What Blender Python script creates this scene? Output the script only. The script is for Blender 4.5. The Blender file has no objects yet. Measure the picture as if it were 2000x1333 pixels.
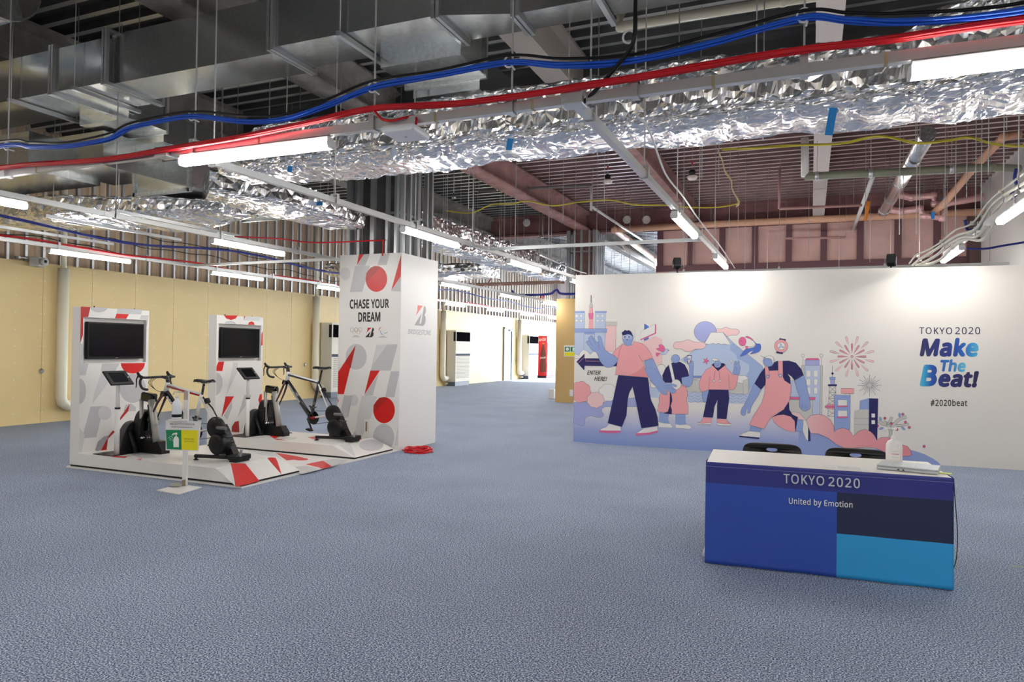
import bpy, bmesh, math, random
from mathutils import Vector, Matrix, noise
from mathutils.geometry import tessellate_polygon
R = math.radians
PI = math.pi
S = bpy.context.scene
COL = S.collection
random.seed(7)

# ------------------------------------------------------------------ camera, world, exposure
FPX = 1372.55                                   # focal length in pixels of the 2000 x 1333 frame
YAW, PITCH, ROLL = R(23.0076), R(.5728), R(.8503)
CAM = Vector((0, 0, 1.5))
FW = Vector((-math.sin(YAW) * math.cos(PITCH), math.cos(YAW) * math.cos(PITCH), math.sin(PITCH)))
R0 = Vector((math.cos(YAW), math.sin(YAW), 0))
U0 = R0.cross(FW)
RT = R0 * math.cos(ROLL) + U0 * math.sin(ROLL)
UP = RT.cross(FW)
cd = bpy.data.cameras.new('camera')
cd.sensor_width = 36.0
cd.lens = FPX * 36 / 2000
cd.clip_start, cd.clip_end = .05, 200
cam = bpy.data.objects.new('camera', cd)
COL.objects.link(cam)
m = Matrix((RT, UP, -FW)).transposed().to_4x4()
m.translation = CAM
cam.matrix_world = m
S.camera = cam

w = bpy.data.worlds.new('sky')
S.world = w
w.use_nodes = True
w.node_tree.nodes['Background'].inputs[0].default_value = (.86, .93, 1, 1)
w.node_tree.nodes['Background'].inputs[1].default_value = 10.0

sd = bpy.data.lights.new('sun', 'SUN')
sd.energy = 7
sd.angle = R(1)
sd.color = (1, .96, .9)
sun = bpy.data.objects.new('sun', sd)
COL.objects.link(sun)
sun.rotation_euler = Vector((-.42, -.80, -.42)).to_track_quat('-Z', 'Y').to_euler()

vs = S.view_settings
vs.view_transform = 'Standard'
vs.look = 'None'
vs.exposure = 1.3
vs.gamma = 1.0
vs.use_curve_mapping = False
LED = 26.0                                      # radiance of the lit tube diffusers
S.cycles.max_bounces = 8
S.cycles.diffuse_bounces = 4
S.cycles.glossy_bounces = 4
S.cycles.caustics_reflective = False
S.cycles.caustics_refractive = False
S.cycles.sample_clamp_indirect = 6


# ------------------------------------------------------------------ a survey of the room: sight lines met with real planes
def ray(px, py):
    return RT * ((px - 1000) / FPX) - UP * ((py - 666.5) / FPX) + FW


def atz(px, py, z):
    d = ray(px, py)
    return CAM + d * ((z - CAM.z) / d.z)


def aty(px, py, y):
    d = ray(px, py)
    return CAM + d * (y / d.y)


def atx(px, py, x):
    d = ray(px, py)
    return CAM + d * (x / d.x)


# ------------------------------------------------------------------ materials
def lin(c):
    return tuple((v / 12.92 if v <= .04045 else ((v + .055) / 1.055) ** 2.4) for v in c)


def rgb(*c):
    return lin([v / 255 for v in c])


MATS = {}


def mat(name, c=None, rough=.5, metal=0.0, emit=0, spec=.5, noise_scale=0, noise_amt=0, bump=0, bump_scale=30, coat=0, alpha=1, trans=0):
    if name in MATS:
        return MATS[name]
    M = bpy.data.materials.new(name)
    M.use_nodes = True
    nt = M.node_tree
    b = nt.nodes['Principled BSDF']
    b.inputs['Base Color'].default_value = (*c, 1)
    b.inputs['Roughness'].default_value = rough
    b.inputs['Metallic'].default_value = metal
    b.inputs['Specular IOR Level'].default_value = spec
    b.inputs['Coat Weight'].default_value = coat
    b.inputs['Alpha'].default_value = alpha
    b.inputs['Transmission Weight'].default_value = trans
    if emit:
        b.inputs['Emission Color'].default_value = (*c, 1)
        b.inputs['Emission Strength'].default_value = emit
    if noise_amt or bump:
        tc = nt.nodes.new('ShaderNodeTexCoord')
    if noise_amt:
        n = nt.nodes.new('ShaderNodeTexNoise')
        n.inputs['Scale'].default_value = noise_scale
        n.inputs['Detail'].default_value = 5
        nt.links.new(tc.outputs['Object'], n.inputs['Vector'])
        r = nt.nodes.new('ShaderNodeValToRGB')
        r.color_ramp.elements[0].position = .3
        r.color_ramp.elements[1].position = .7
        r.color_ramp.elements[0].color = (*[v * (1 - noise_amt) for v in c], 1)
        r.color_ramp.elements[1].color = (*[min(1, v * (1 + noise_amt)) for v in c], 1)
        nt.links.new(n.outputs['Fac'], r.inputs['Fac'])
        nt.links.new(r.outputs['Color'], b.inputs['Base Color'])
    if bump:
        n2 = nt.nodes.new('ShaderNodeTexNoise')
        n2.inputs['Scale'].default_value = bump_scale
        n2.inputs['Detail'].default_value = 4
        nt.links.new(tc.outputs['Object'], n2.inputs['Vector'])
        bp = nt.nodes.new('ShaderNodeBump')
        bp.inputs['Strength'].default_value = bump
        bp.inputs['Distance'].default_value = .02
        nt.links.new(n2.outputs['Fac'], bp.inputs['Height'])
        nt.links.new(bp.outputs['Normal'], b.inputs['Normal'])
    MATS[name] = M
    return M


def ramp_mat(name, axis, lo, hi, stops, rough=.55):
    """printed colour that runs over along one world axis (x or z)"""
    M = bpy.data.materials.new(name)
    M.use_nodes = True
    nt = M.node_tree
    b = nt.nodes['Principled BSDF']
    b.inputs['Roughness'].default_value = rough
    g = nt.nodes.new('ShaderNodeNewGeometry')
    s = nt.nodes.new('ShaderNodeSeparateXYZ')
    nt.links.new(g.outputs['Position'], s.inputs[0])
    mr = nt.nodes.new('ShaderNodeMapRange')
    mr.inputs['From Min'].default_value = lo
    mr.inputs['From Max'].default_value = hi
    nt.links.new(s.outputs['XYZ'.index(axis.upper())], mr.inputs['Value'])
    r = nt.nodes.new('ShaderNodeValToRGB')
    el = r.color_ramp.elements
    el[0].position, el[0].color = stops[0][0], (*stops[0][1], 1)
    el[1].position, el[1].color = stops[-1][0], (*stops[-1][1], 1)
    for p, c in stops[1:-1]:
        e = el.new(p)
        e.color = (*c, 1)
    nt.links.new(mr.outputs[0], r.inputs['Fac'])
    nt.links.new(r.outputs['Color'], b.inputs['Base Color'])
    MATS[name] = M
    return M


WHITE = mat('white_paint', (.80, .78, .75), .45)
PANELW = mat('white_laminate', (.82, .80, .77), .35)
BLACK = mat('black_plastic', (.005, .005, .0055), .36, spec=.35)
BLACKG = mat('black_gloss', (.003, .003, .0035), .1, coat=.3)
DARKGREY = mat('dark_grey_plastic', (.025, .025, .026), .45)
GALV = mat('galvanised_steel', (.56, .58, .58), .34, .9, noise_scale=26, noise_amt=.16)
STRUT = mat('zinc_channel', (.66, .68, .68), .36, .75)
SHADEST = mat('dull_steel_web', (.42, .41, .40), .5, .5)  # stud steel with the shade on webs and back flanges put into its colour
STEEL = mat('steel_stud', (.55, .57, .58), .36, .85)
RODM = mat('threaded_rod', (.42, .42, .42), .5, .6)
CHROME = mat('chrome', (.75, .75, .74), .15, 1)
ALU = mat('brushed_aluminium', (.42, .41, .37), .35, .45)
LIGHTM = mat('lit_diffuser', (1, .98, .95), .4, emit=LED)
REDP = mat('print_red', rgb(214, 26, 22), .4)
GREYP = mat('print_grey', rgb(196, 196, 197), .4)
GREYL = mat('print_pale_grey', rgb(214, 213, 212), .4)
REDD = mat('print_dark_red', rgb(180, 26, 24), .4)
INK = mat('print_black', rgb(34, 30, 28), .4)


# ------------------------------------------------------------------ mesh building
def wloc(o):
    v = Vector((0, 0, 0))
    while o is not None:
        v += o.location
        o = o.parent
    return v


def place(name, me, parent=None, loc=None):
    o = bpy.data.objects.new(name, me)
    COL.objects.link(o)
    if parent is not None:
        o.parent = parent
    if loc is not None:
        o.location = loc
    return o


def thing(name, label, cat, loc=(0, 0, 0), group=None, rz=0, kind=None):
    o = bpy.data.objects.new(name, None)
    o.empty_display_size = .1
    COL.objects.link(o)
    o.location = loc
    o.rotation_euler[2] = rz
    return tag(o, label, cat, group, kind)


def tag(o, label, cat, group=None, kind=None):
    o['label'] = label
    o['category'] = cat
    if group:
        o['group'] = group
    if kind:
        o['kind'] = kind
    return o


def copy_tree(o, parent=None):
    c = o.copy()
    COL.objects.link(c)
    c.parent = parent
    for ch in list(o.children):
        copy_tree(ch, c)
    return c


def catmull(pts, n=6, closed=False):
    P = [Vector(p) for p in pts]
    L = len(P)
    out = []
    for i in range(L if closed else L - 1):
        p0 = P[(i - 1) % L] if closed or i else P[0] * 2 - P[1]
        p1, p2 = P[i], P[(i + 1) % L]
        p3 = P[(i + 2) % L] if closed or i + 2 < L else P[-1] * 2 - P[-2]
        for k in range(n):
            t = k / n
            out.append(.5 * (2 * p1 + (p2 - p0) * t + (2 * p0 - 5 * p1 + 4 * p2 - p3) * t * t + (3 * p1 - p0 - 3 * p2 + p3) * t ** 3))
    if not closed:
        out.append(P[-1].copy())
    return out


class MB:
    def __init__(s):
        s.v, s.f, s.m, s.ms, s.sm = [], [], [], [], []

    def mi(s, M):
        if M not in s.ms:
            s.ms.append(M)
        return s.ms.index(M)

    def add(s, vs, fs, M, smooth=False):
        o = len(s.v)
        s.v += [Vector(p) for p in vs]
        i = s.mi(M)
        for f in fs:
            s.f.append([o + k for k in f])
            s.m.append(i)
            s.sm.append(smooth)
        return s

    def box(s, x0, x1, y0, y1, z0, z1, M, bev=0):
        return s.obox(Vector(((x0 + x1) / 2, (y0 + y1) / 2, (z0 + z1) / 2)), (abs(x1 - x0), abs(y1 - y0), abs(z1 - z0)), M, None, bev)

    def obox(s, c, size, M, rot=None, bev=0):
        hx, hy, hz = [k / 2 for k in size]
        if bev:
            b = min(bev, hx * .9, hy * .9, hz * .9)
            bm = bmesh.new()
            bmesh.ops.create_cube(bm, size=1)
            for v in bm.verts:
                v.co = Vector((v.co.x * size[0], v.co.y * size[1], v.co.z * size[2]))
            bmesh.ops.bevel(bm, geom=bm.edges[:] , offset=b, segments=2, affect='EDGES', profile=.5)
            bm.verts.index_update()
            vs = [v.co.copy() for v in bm.verts]
            fs = [[v.index for v in f.verts] for f in bm.faces]
            bm.free()
            sm = False
        else:
            vs = [Vector((x * hx, y * hy, z * hz)) for x in (-1, 1) for y in (-1, 1) for z in (-1, 1)]
            fs = [(0, 1, 3, 2), (4, 6, 7, 5), (0, 4, 5, 1), (2, 3, 7, 6), (0, 2, 6, 4), (1, 5, 7, 3)]
            sm = False
        c = Vector(c)
        if rot is not None:
            vs = [rot @ v for v in vs]
        return s.add([v + c for v in vs], fs, M, sm)

    def tube(s, pts, r, M, n=8, cap=True, closed=False, up=None, sx=1, sy=1, smooth=True):
        """round (or oval: sx, sy) bar along pts; r may be a list"""
        P = [Vector(p) for p in pts]
        L = len(P)
        rs = r if isinstance(r, (list, tuple)) else [r] * L
        vs, fs = [], []
        prev = None
        for i, p in enumerate(P):
            a = P[(i - 1) % L] if closed or i else P[0]
            b = P[(i + 1) % L] if closed or i < L - 1 else P[-1]
            t = (b - a).normalized() if (b - a).length > 1e-9 else Vector((0, 0, 1))
            if prev is None:
                ref = Vector(up) if up is not None else (Vector((0, 0, 1)) if abs(t.z) < .9 else Vector((0, 1, 0)))
                x = ref.cross(t).normalized()
            else:
                x = (prev - t * prev.dot(t))
                x = x.normalized() if x.length > 1e-6 else t.orthogonal().normalized()
            prev = x
            y = t.cross(x)
            for k in range(n):
                q = 2 * PI * (k + .5) / n
                vs.append(p + x * (math.cos(q) * rs[i] * sx) + y * (math.sin(q) * rs[i] * sy))
        for i in range(L if closed else L - 1):
            a, b = i * n, ((i + 1) % L) * n
            for k in range(n):
                fs.append((a + k, a + (k + 1) % n, b + (k + 1) % n, b + k))
        s.add(vs, fs, M, smooth)
        if cap and not closed:
            o = len(s.v) - len(vs)
            i = s.mi(M)
            s.f += [[o + k for k in range(n)][::-1], [o + (L - 1) * n + k for k in range(n)]]
            s.m += [i, i]
            s.sm += [False, False]
        return s

    def lathe(s, c, prof, M, n=20, axis='z', smooth=True):
        c = Vector(c)
        vs, fs = [], []
        for r, h in prof:
            for k in range(n):
                q = 2 * PI * k / n
                a, b = r * math.cos(q), r * math.sin(q)
                vs.append(c + (Vector((a, b, h)) if axis == 'z' else Vector((a, h, b)) if axis == 'y' else Vector((h, a, b))))
        L = len(prof)
        for i in range(L - 1):
            for k in range(n):
                f = (i * n + k, i * n + (k + 1) % n, (i + 1) * n + (k + 1) % n, (i + 1) * n + k)
                fs.append(f if axis != 'y' else f[::-1])
        s.add(vs, fs, M, smooth)
        o = len(s.v) - len(vs)
        i = s.mi(M)
        for ring, rev in ((0, axis != 'y'), (L - 1, axis == 'y')):
            if prof[ring][0] > 1e-5:
                f = [o + ring * n + k for k in range(n)]
                s.f.append(f[::-1] if rev else f)
                s.m.append(i)
                s.sm.append(False)
        return s

    def prism(s, poly, ext, M, smooth=False):
        """closed outline (3-D points in one plane) pushed along ext"""
        P = [Vector(p) for p in poly]
        e = Vector(ext)
        n = len(P)
        tri = tessellate_polygon([P])
        vs = P + [p + e for p in P]
        nrm = Vector((0, 0, 0))
        for i in range(n):
            nrm += P[i].cross(P[(i + 1) % n])
        flip = nrm.dot(e) > 0
        fs = []
        for t in tri:
            t = list(t)
            tn = (P[t[1]] - P[t[0]]).cross(P[t[2]] - P[t[0]])
            if tn.dot(e) > 0:
                t = t[::-1]
            fs.append(t)
            fs.append([k + n for k in t[::-1]])
        for i in range(n):
            j = (i + 1) % n
            q = (i, j, j + n, i + n)
            fs.append(q[::-1] if not flip else q)
        s.add(vs, fs, M, smooth)
        return s

    def build(s, name, parent=None, autosmooth=False, origin=None):
        me = bpy.data.meshes.new(name)
        off = wloc(parent) if origin is None else Vector(origin)
        me.from_pydata([tuple(p - off) for p in s.v], [], s.f)
        for M in s.ms:
            me.materials.append(M)
        me.polygons.foreach_set('material_index', s.m)
        me.polygons.foreach_set('use_smooth', s.sm)
        me.update()
        bm = bmesh.new()
        bm.from_mesh(me)
        bmesh.ops.recalc_face_normals(bm, faces=bm.faces)
        bm.to_mesh(me)
        bm.free()
        o = place(name, me, parent)
        if parent is None and origin is not None:
            o.location = origin
        return o


# ------------------------------------------------------------------ lettering: glyph outlines laid out on a quad
FONT_CACHE = {}
FACE = None                                     # Blender's own sans face when it is there, else its built-in one
try:
    import os
    FACE = bpy.data.fonts.load(os.path.join(bpy.utils.resource_path('LOCAL'), 'datafiles', 'fonts', 'NotoSansHebrew-Regular.woff2'))
except Exception:
    FACE = None


def glyphs(text, bold=0.0, shear=0.0, space=1.0):
    key = (text, bold, shear, space)
    if key in FONT_CACHE:
        return FONT_CACHE[key]
    cu = bpy.data.curves.new('lettering', 'FONT')
    if FACE is not None and text.isascii():
        cu.font = FACE
    cu.body = text
    cu.shear = shear
    cu.space_character = space
    cu.resolution_u = 4
    cu.fill_mode = 'FRONT'
    o = bpy.data.objects.new('lettering', cu)
    COL.objects.link(o)
    bpy.context.view_layer.update()
    dg = bpy.context.evaluated_depsgraph_get()
    me = bpy.data.meshes.new_from_object(o.evaluated_get(dg))
    vs = [(v.co.x, v.co.y) for v in me.vertices]
    fs = [list(p.vertices) for p in me.polygons]
    bpy.data.objects.remove(o)
    bpy.data.meshes.remove(me)
    if bold:                                    # heavier strokes: the same glyphs laid again round a small circle
        n = len(vs)
        nv, nf = list(vs), list(fs)
        for k in range(8):
            dx, dy = bold * math.cos(PI * k / 4), bold * math.sin(PI * k / 4)
            nf += [[i + len(nv) for i in f] for f in fs]
            nv += [(x + dx, y + dy) for x, y in vs]
        vs, fs = nv, nf
    per = len(vs) // (9 if bold else 1)
    x0, x1 = min(v[0] for v in vs), max(v[0] for v in vs)
    y0, y1 = min(v[1] for v in vs), max(v[1] for v in vs)
    FONT_CACHE[key] = ([((x - x0) / (x1 - x0), (y - y0) / (y1 - y0), i // per) for i, (x, y) in enumerate(vs)], fs)
    return FONT_CACHE[key]


def letters(mb, text, bl, br, tl, tr, M, bold=0, shear=0, space=1):
    """bl, br, tl, tr: the corners of the lettering's box in the room"""
    bl, br, tl, tr = [Vector(p) for p in (bl, br, tl, tr)]
    vs, fs = glyphs(text, bold, shear, space)
    nr = (br - bl).cross(tl - bl).normalized() * .00008
    mb.add([(bl * (1 - u) + br * u) * (1 - v) + (tl * (1 - u) + tr * u) * v + nr * k for u, v, k in vs], fs, M)
    return mb


class Sheet:
    """a flat printed face: to(px,py) gives the point on the face; shapes are laid on in thin layers of ink film"""
    def __init__(s, to, normal, step=.0005):
        s.to, s.n, s.step = to, Vector(normal).normalized(), step
        s.z = (0, 0, 1)
        s.count = 0

    def crop(s, ox, oy, k):
        s.z = (ox, oy, k)
        return s

    def p(s, x, y, layer=1):
        return s.to(s.z[0] + x / s.z[2], s.z[1] + y / s.z[2]) + s.n * (s.step * layer)

    def poly(s, mb, pts, M, layer=1, smooth=0, line=None, lw=2.0, holes=()):
        P = [Vector((x, y, 0)) for x, y in pts]
        if smooth:
            P = catmull(P, smooth, True)
        H = [[Vector((x, y, 0)) for x, y in h] for h in holes]
        tri = tessellate_polygon([P] + H)
        A = P[:]
        for h in H:
            A += h
        s.count += 1
        lift = s.n * (2e-5 * (s.count % 20))
        vs = [s.p(q.x, q.y, layer) + lift for q in A]
        fs = []
        for t in tri:
            a, b, c = [vs[k] for k in t]
            fs.append(t if (b - a).cross(c - a).dot(s.n) > 0 else t[::-1])
        mb.add(vs, fs, M)
        if line is not None:
            s.line(mb, [(q.x, q.y) for q in P], line, layer + .5, lw, True)
        return mb

    def line(s, mb, pts, M, layer=2, lw=2.0, closed=False, smooth=0):
        P = [Vector((x, y, 0)) for x, y in pts]
        if smooth:
            P = catmull(P, smooth, closed)
        h = lw / 2 * 1.45
        L = len(P)
        vs, fs = [], []
        for i, q in enumerate(P):
            a = P[(i - 1) % L] if closed or i else P[0]
            b = P[(i + 1) % L] if closed or i < L - 1 else P[-1]
            t = b - a
            t = t.normalized() if t.length > 1e-9 else Vector((1, 0, 0))
            nn = Vector((-t.y, t.x, 0)) * h
            vs += [s.p((q + nn).x, (q + nn).y, layer), s.p((q - nn).x, (q - nn).y, layer)]
        for i in range(L if closed else L - 1):
            j = (i + 1) % L
            f = (2 * i, 2 * i + 1, 2 * j + 1, 2 * j)
            a, b, c = vs[f[0]], vs[f[1]], vs[f[2]]
            fs.append(f if (b - a).cross(c - a).dot(s.n) > 0 else f[::-1])
        mb.add(vs, fs, M)
        return mb

    def disc(s, mb, x, y, rx, ry, M, layer=1, line=None, lw=2, n=32):
        return s.poly(mb, [(x + rx * math.cos(2 * PI * k / n), y + ry * math.sin(2 * PI * k / n)) for k in range(n)], M, layer, 0, line, lw)

    def text(s, mb, text, quad, M, layer=3, bold=0, shear=0, space=1):
        """quad: pixel corners bl, br, tl, tr"""
        return letters(mb, text, *[s.p(x, y, layer) for x, y in quad], M, bold, shear, space)


def split_build(mb, name, parent):
    """each separate printed shape becomes an object of its own"""
    par = list(range(len(mb.v)))

    def find(i):
        while par[i] != i:
            par[i] = par[par[i]]
            i = par[i]
        return i
    for f in mb.f:
        for k in f[1:]:
            par[find(k)] = find(f[0])
    sets = {}
    for i, f in enumerate(mb.f):
        sets.setdefault(find(f[0]), []).append(i)
    for ids in sets.values():
        s = MB()
        for i in ids:
            s.add([mb.v[k] for k in mb.f[i]], [list(range(len(mb.f[i])))], mb.ms[mb.m[i]])
        flat_build(s, name, parent)


def flat_build(mb, name, parent):
    """like build, but keeps the winding the sheet gave (no normal recalculation)"""
    me = bpy.data.meshes.new(name)
    off = wloc(parent)
    me.from_pydata([tuple(p - off) for p in mb.v], [], mb.f)
    for M in mb.ms:
        me.materials.append(M)
    me.polygons.foreach_set('material_index', mb.m)
    me.update()
    return place(name, me, parent)

# ================================================================== THE SETTING
# ---------------- floor
def carpet():
    M = bpy.data.materials.new('carpet')
    M.use_nodes = True
    nt = M.node_tree
    b = nt.nodes['Principled BSDF']
    b.inputs['Roughness'].default_value = .95
    b.inputs['Specular IOR Level'].default_value = .15
    tc = nt.nodes.new('ShaderNodeTexCoord')
    n1 = nt.nodes.new('ShaderNodeTexNoise')
    n1.inputs['Scale'].default_value = 115
    n1.inputs['Detail'].default_value = 3
    n1.inputs['Roughness'].default_value = .6
    n2 = nt.nodes.new('ShaderNodeTexNoise')
    n2.inputs['Scale'].default_value = 1.1
    n2.inputs['Detail'].default_value = 3
    nt.links.new(tc.outputs['Object'], n1.inputs['Vector'])
    nt.links.new(tc.outputs['Object'], n2.inputs['Vector'])
    r = nt.nodes.new('ShaderNodeValToRGB')
    e = r.color_ramp.elements
    e[0].position, e[0].color = .37, (*rgb(46, 62, 98), 1)
    e[1].position, e[1].color = .63, (*rgb(236, 241, 248), 1)
    x = e.new(.5)
    x.color = (*rgb(134, 150, 178), 1)
    nt.links.new(n1.outputs['Fac'], r.inputs['Fac'])
    mx = nt.nodes.new('ShaderNodeMixRGB')
    mx.blend_type = 'MULTIPLY'
    mx.inputs['Fac'].default_value = .35
    r2 = nt.nodes.new('ShaderNodeValToRGB')
    r2.color_ramp.elements[0].position, r2.color_ramp.elements[0].color = .3, (.62, .62, .64, 1)
    r2.color_ramp.elements[1].position, r2.color_ramp.elements[1].color = .7, (1, 1, 1, 1)
    nt.links.new(n2.outputs['Fac'], r2.inputs['Fac'])
    nt.links.new(r.outputs['Color'], mx.inputs['Color1'])
    nt.links.new(r2.outputs['Color'], mx.inputs['Color2'])
    nt.links.new(mx.outputs['Color'], b.inputs['Base Color'])
    bp = nt.nodes.new('ShaderNodeBump')
    bp.inputs['Strength'].default_value = .08
    bp.inputs['Distance'].default_value = .003
    nt.links.new(n1.outputs['Fac'], bp.inputs['Height'])
    nt.links.new(bp.outputs['Normal'], b.inputs['Normal'])
    return M


XL, XR, YB, YF, ZD = -12.95, 3.6, -9.0, 37.0, 5.4     # left wall, right wall, behind the camera, far glazing, deck
COLX, COLY = -5.94, (9.16, 19.3)

mb = MB().box(XL - .5, XR + .3, YB - .3, YF + 6, -.12, 0, carpet())
tag(mb.build('floor'), 'blue grey speckled loop carpet covering the whole hall', 'floor', kind='structure')

# ---------------- ceiling: ribbed steel deck, bay by bay
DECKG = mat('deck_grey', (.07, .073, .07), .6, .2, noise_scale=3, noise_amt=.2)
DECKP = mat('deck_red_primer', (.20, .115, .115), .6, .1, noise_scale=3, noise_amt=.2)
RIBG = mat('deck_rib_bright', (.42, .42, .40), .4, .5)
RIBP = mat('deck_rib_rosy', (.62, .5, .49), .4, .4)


def deck(x0, x1, y0, y1, M, pitch=.3, d=.075):
    mb = MB()
    y = y0
    prof = []
    while y < y1 - .01:
        prof += [(y, ZD), (y + pitch * .12, ZD), (y + pitch * .2, ZD + d), (y + pitch * .78, ZD + d), (y + pitch * .86, ZD)]
        y += pitch
    prof.append((min(y, y1), ZD))
    vs = [(x, a, b) for a, b in prof for x in (x0, x1)]
    fs = [(2 * i, 2 * i + 1, 2 * i + 3, 2 * i + 2) for i in range(len(prof) - 1)]
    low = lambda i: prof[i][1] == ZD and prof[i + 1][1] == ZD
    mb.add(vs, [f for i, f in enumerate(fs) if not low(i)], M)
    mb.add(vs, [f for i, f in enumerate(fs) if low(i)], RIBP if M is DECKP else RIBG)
    return mb


ceil = thing('ceiling', 'ribbed steel deck ceiling, dark grey near and red primer farther off', 'ceiling', (0, 0, ZD), kind='structure')
MB().box(XL - .4, XR + .3, YB - .3, YF + .2, ZD + .1, ZD + .25, mat('concrete', (.25, .25, .24), .9)).build('slab', ceil)
xs = [XL - .4, -8.95, COLX, -2.94, .15, XR + .3]
for i in range(5):
    for y0, y1, far in ((YB, 9.16, 0), (9.16, 19.3, 1), (19.3, YF, 2)):
        M = DECKP if far == 1 and i >= 2 else DECKG
        deck(xs[i], xs[i + 1], y0, y1, M).build('deck_panel', ceil)

# ---------------- beams
SPRAYP = mat('pink_fireproofing', rgb(160, 124, 120), .95, spec=.1, noise_scale=4, noise_amt=.2, bump=1, bump_scale=22)
SPRAYG = mat('grey_fireproofing', rgb(132, 128, 124), .95, spec=.1, noise_scale=4, noise_amt=.2, bump=1, bump_scale=22)
BEAMW = mat('pale_beam_paint', rgb(196, 186, 182), .6)
BEAMD = mat('dark_grey_primer', rgb(84, 84, 84), .6)


def ibeam(a, b, depth, wid, tf, tw, M, wob=.0):
    """I section from a to b (the middle of the bottom flange), rising to the deck"""
    a, b = Vector(a), Vector(b)
    t = (b - a).normalized()
    x = Vector((t.y, -t.x, 0))
    h, q, k = depth, wid / 2, tw / 2
    pr = [(-q, 0), (q, 0), (q, tf), (k, tf * 1.6), (k, h - tf * 1.6), (q, h - tf), (q, h), (-q, h), (-q, h - tf), (-k, h - tf * 1.6), (-k, tf * 1.6), (-q, tf)]
    n = max(2, int((b - a).length / .25)) if wob else 2
    vs = []
    for i in range(n):
        c = a.lerp(b, i / (n - 1))
        for u, v in pr:
            p = c + x * u + Vector((0, 0, v))
            if wob:
                p += noise.noise_vector(p * 3.1) * wob
            vs.append(p)
    m_ = len(pr)
    fs = [(i * m_ + j, i * m_ + (j + 1) % m_, (i + 1) * m_ + (j + 1) % m_, (i + 1) * m_ + j) for i in range(n - 1) for j in range(m_)]
    fs += [list(range(m_))[::-1], [(n - 1) * m_ + j for j in range(m_)]]
    return MB().add(vs, fs, M, bool(wob))


def beam(label, *a):
    o = ibeam(*a).build('beam')
    return tag(o, label, 'beam', kind='structure')


ZB = 4.84
beam('pink sprayed steel beam running back to the far stud-clad column', (COLX, 9.45, ZB), (COLX, 19.3, ZB), .56, .36, .07, .14, SPRAYP, .012)
beam('grey sprayed steel beam above the near sheet metal duct', (COLX, YB, ZB), (COLX, 9.45, ZB), .56, .34, .07, .14, SPRAYG, .012)
beam('grey sprayed steel beam behind the far column', (COLX, 19.3, ZB), (COLX, YF, ZB), .56, .34, .07, .14, SPRAYG)
beam('broad grey beam passing over the foil duct near the middle', (-2.94, YB, ZB), (-2.94, 9.16, ZB), .56, .32, .05, .12, mat('brown_grey_beam', rgb(150, 142, 136), .8))
beam('pink beam crossing the red deck behind the foil duct', (-2.94, 9.16, ZB + .12), (-2.94, 19.3, ZB + .12), .44, .3, .05, .1, SPRAYP)
beam('smooth pale steel beam crossing the red ribbed deck', (.15, YB, ZB), (.15, 19.3, ZB), .56, .26, .03, .05, BEAMW)
beam('grey sprayed beam over the yellow wall side', (-8.95, YB, ZB), (-8.95, YF, ZB), .56, .34, .07, .14, SPRAYG)
beam('dark grey cross girder over the near column', (XL, 9.16, ZB - .1), (XR, 9.16, ZB - .1), .66, .3, .04, .06, BEAMD)
xb = beam('pink sprayed cross girder with round vents over the far column', (COLX, 19.3, ZB - .05), (XR, 19.3, ZB - .05), .61, .36, .06, .22, mat('dusky_fireproofing', rgb(132, 96, 96), .95, spec=.1, noise_scale=3, noise_amt=.2))
beam('dusky cross girder left of the far column', (XL, 19.3, ZB - .05), (COLX, 19.3, ZB - .05), .61, .36, .06, .22, MATS['dusky_fireproofing'])
# round vents let into the girders
for k, (px, py, lab) in enumerate(((1028, 435, 'round louvred vent on the dark girder beside the pink beam'), (1224, 429, 'round louvred vent, nearer the column of a pair'), (1262, 429, 'round louvred vent, farther from the column of a pair'))):
    c = aty(px, py, 19.05)
    t = thing('round_vent', lab, 'vent', c, 'round vents on the far girder')
    MB().lathe(c, [(.085, .06), (.105, .06), (.115, .03), (.105, 0), (.085, 0)], WHITE, 20, 'y').build('rim', t)
    MB().lathe(c, [(.088, .1), (.088, .03)], BLACK, 16, 'y').build('throat', t)
    for j in range(4):
        z = -.055 + j * .037
        ww = math.sqrt(.085 ** 2 - z * z)
        MB().obox(c + Vector((0, .02, z)), (2 * ww, .03, .012), WHITE, Matrix.Rotation(.5, 3, 'X')).build('slat', t)
    MB().box(c.x - .03, c.x + .03, c.y + .04, 19.2, c.z - .03, c.z + .03, WHITE).build('neck', t)

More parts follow.
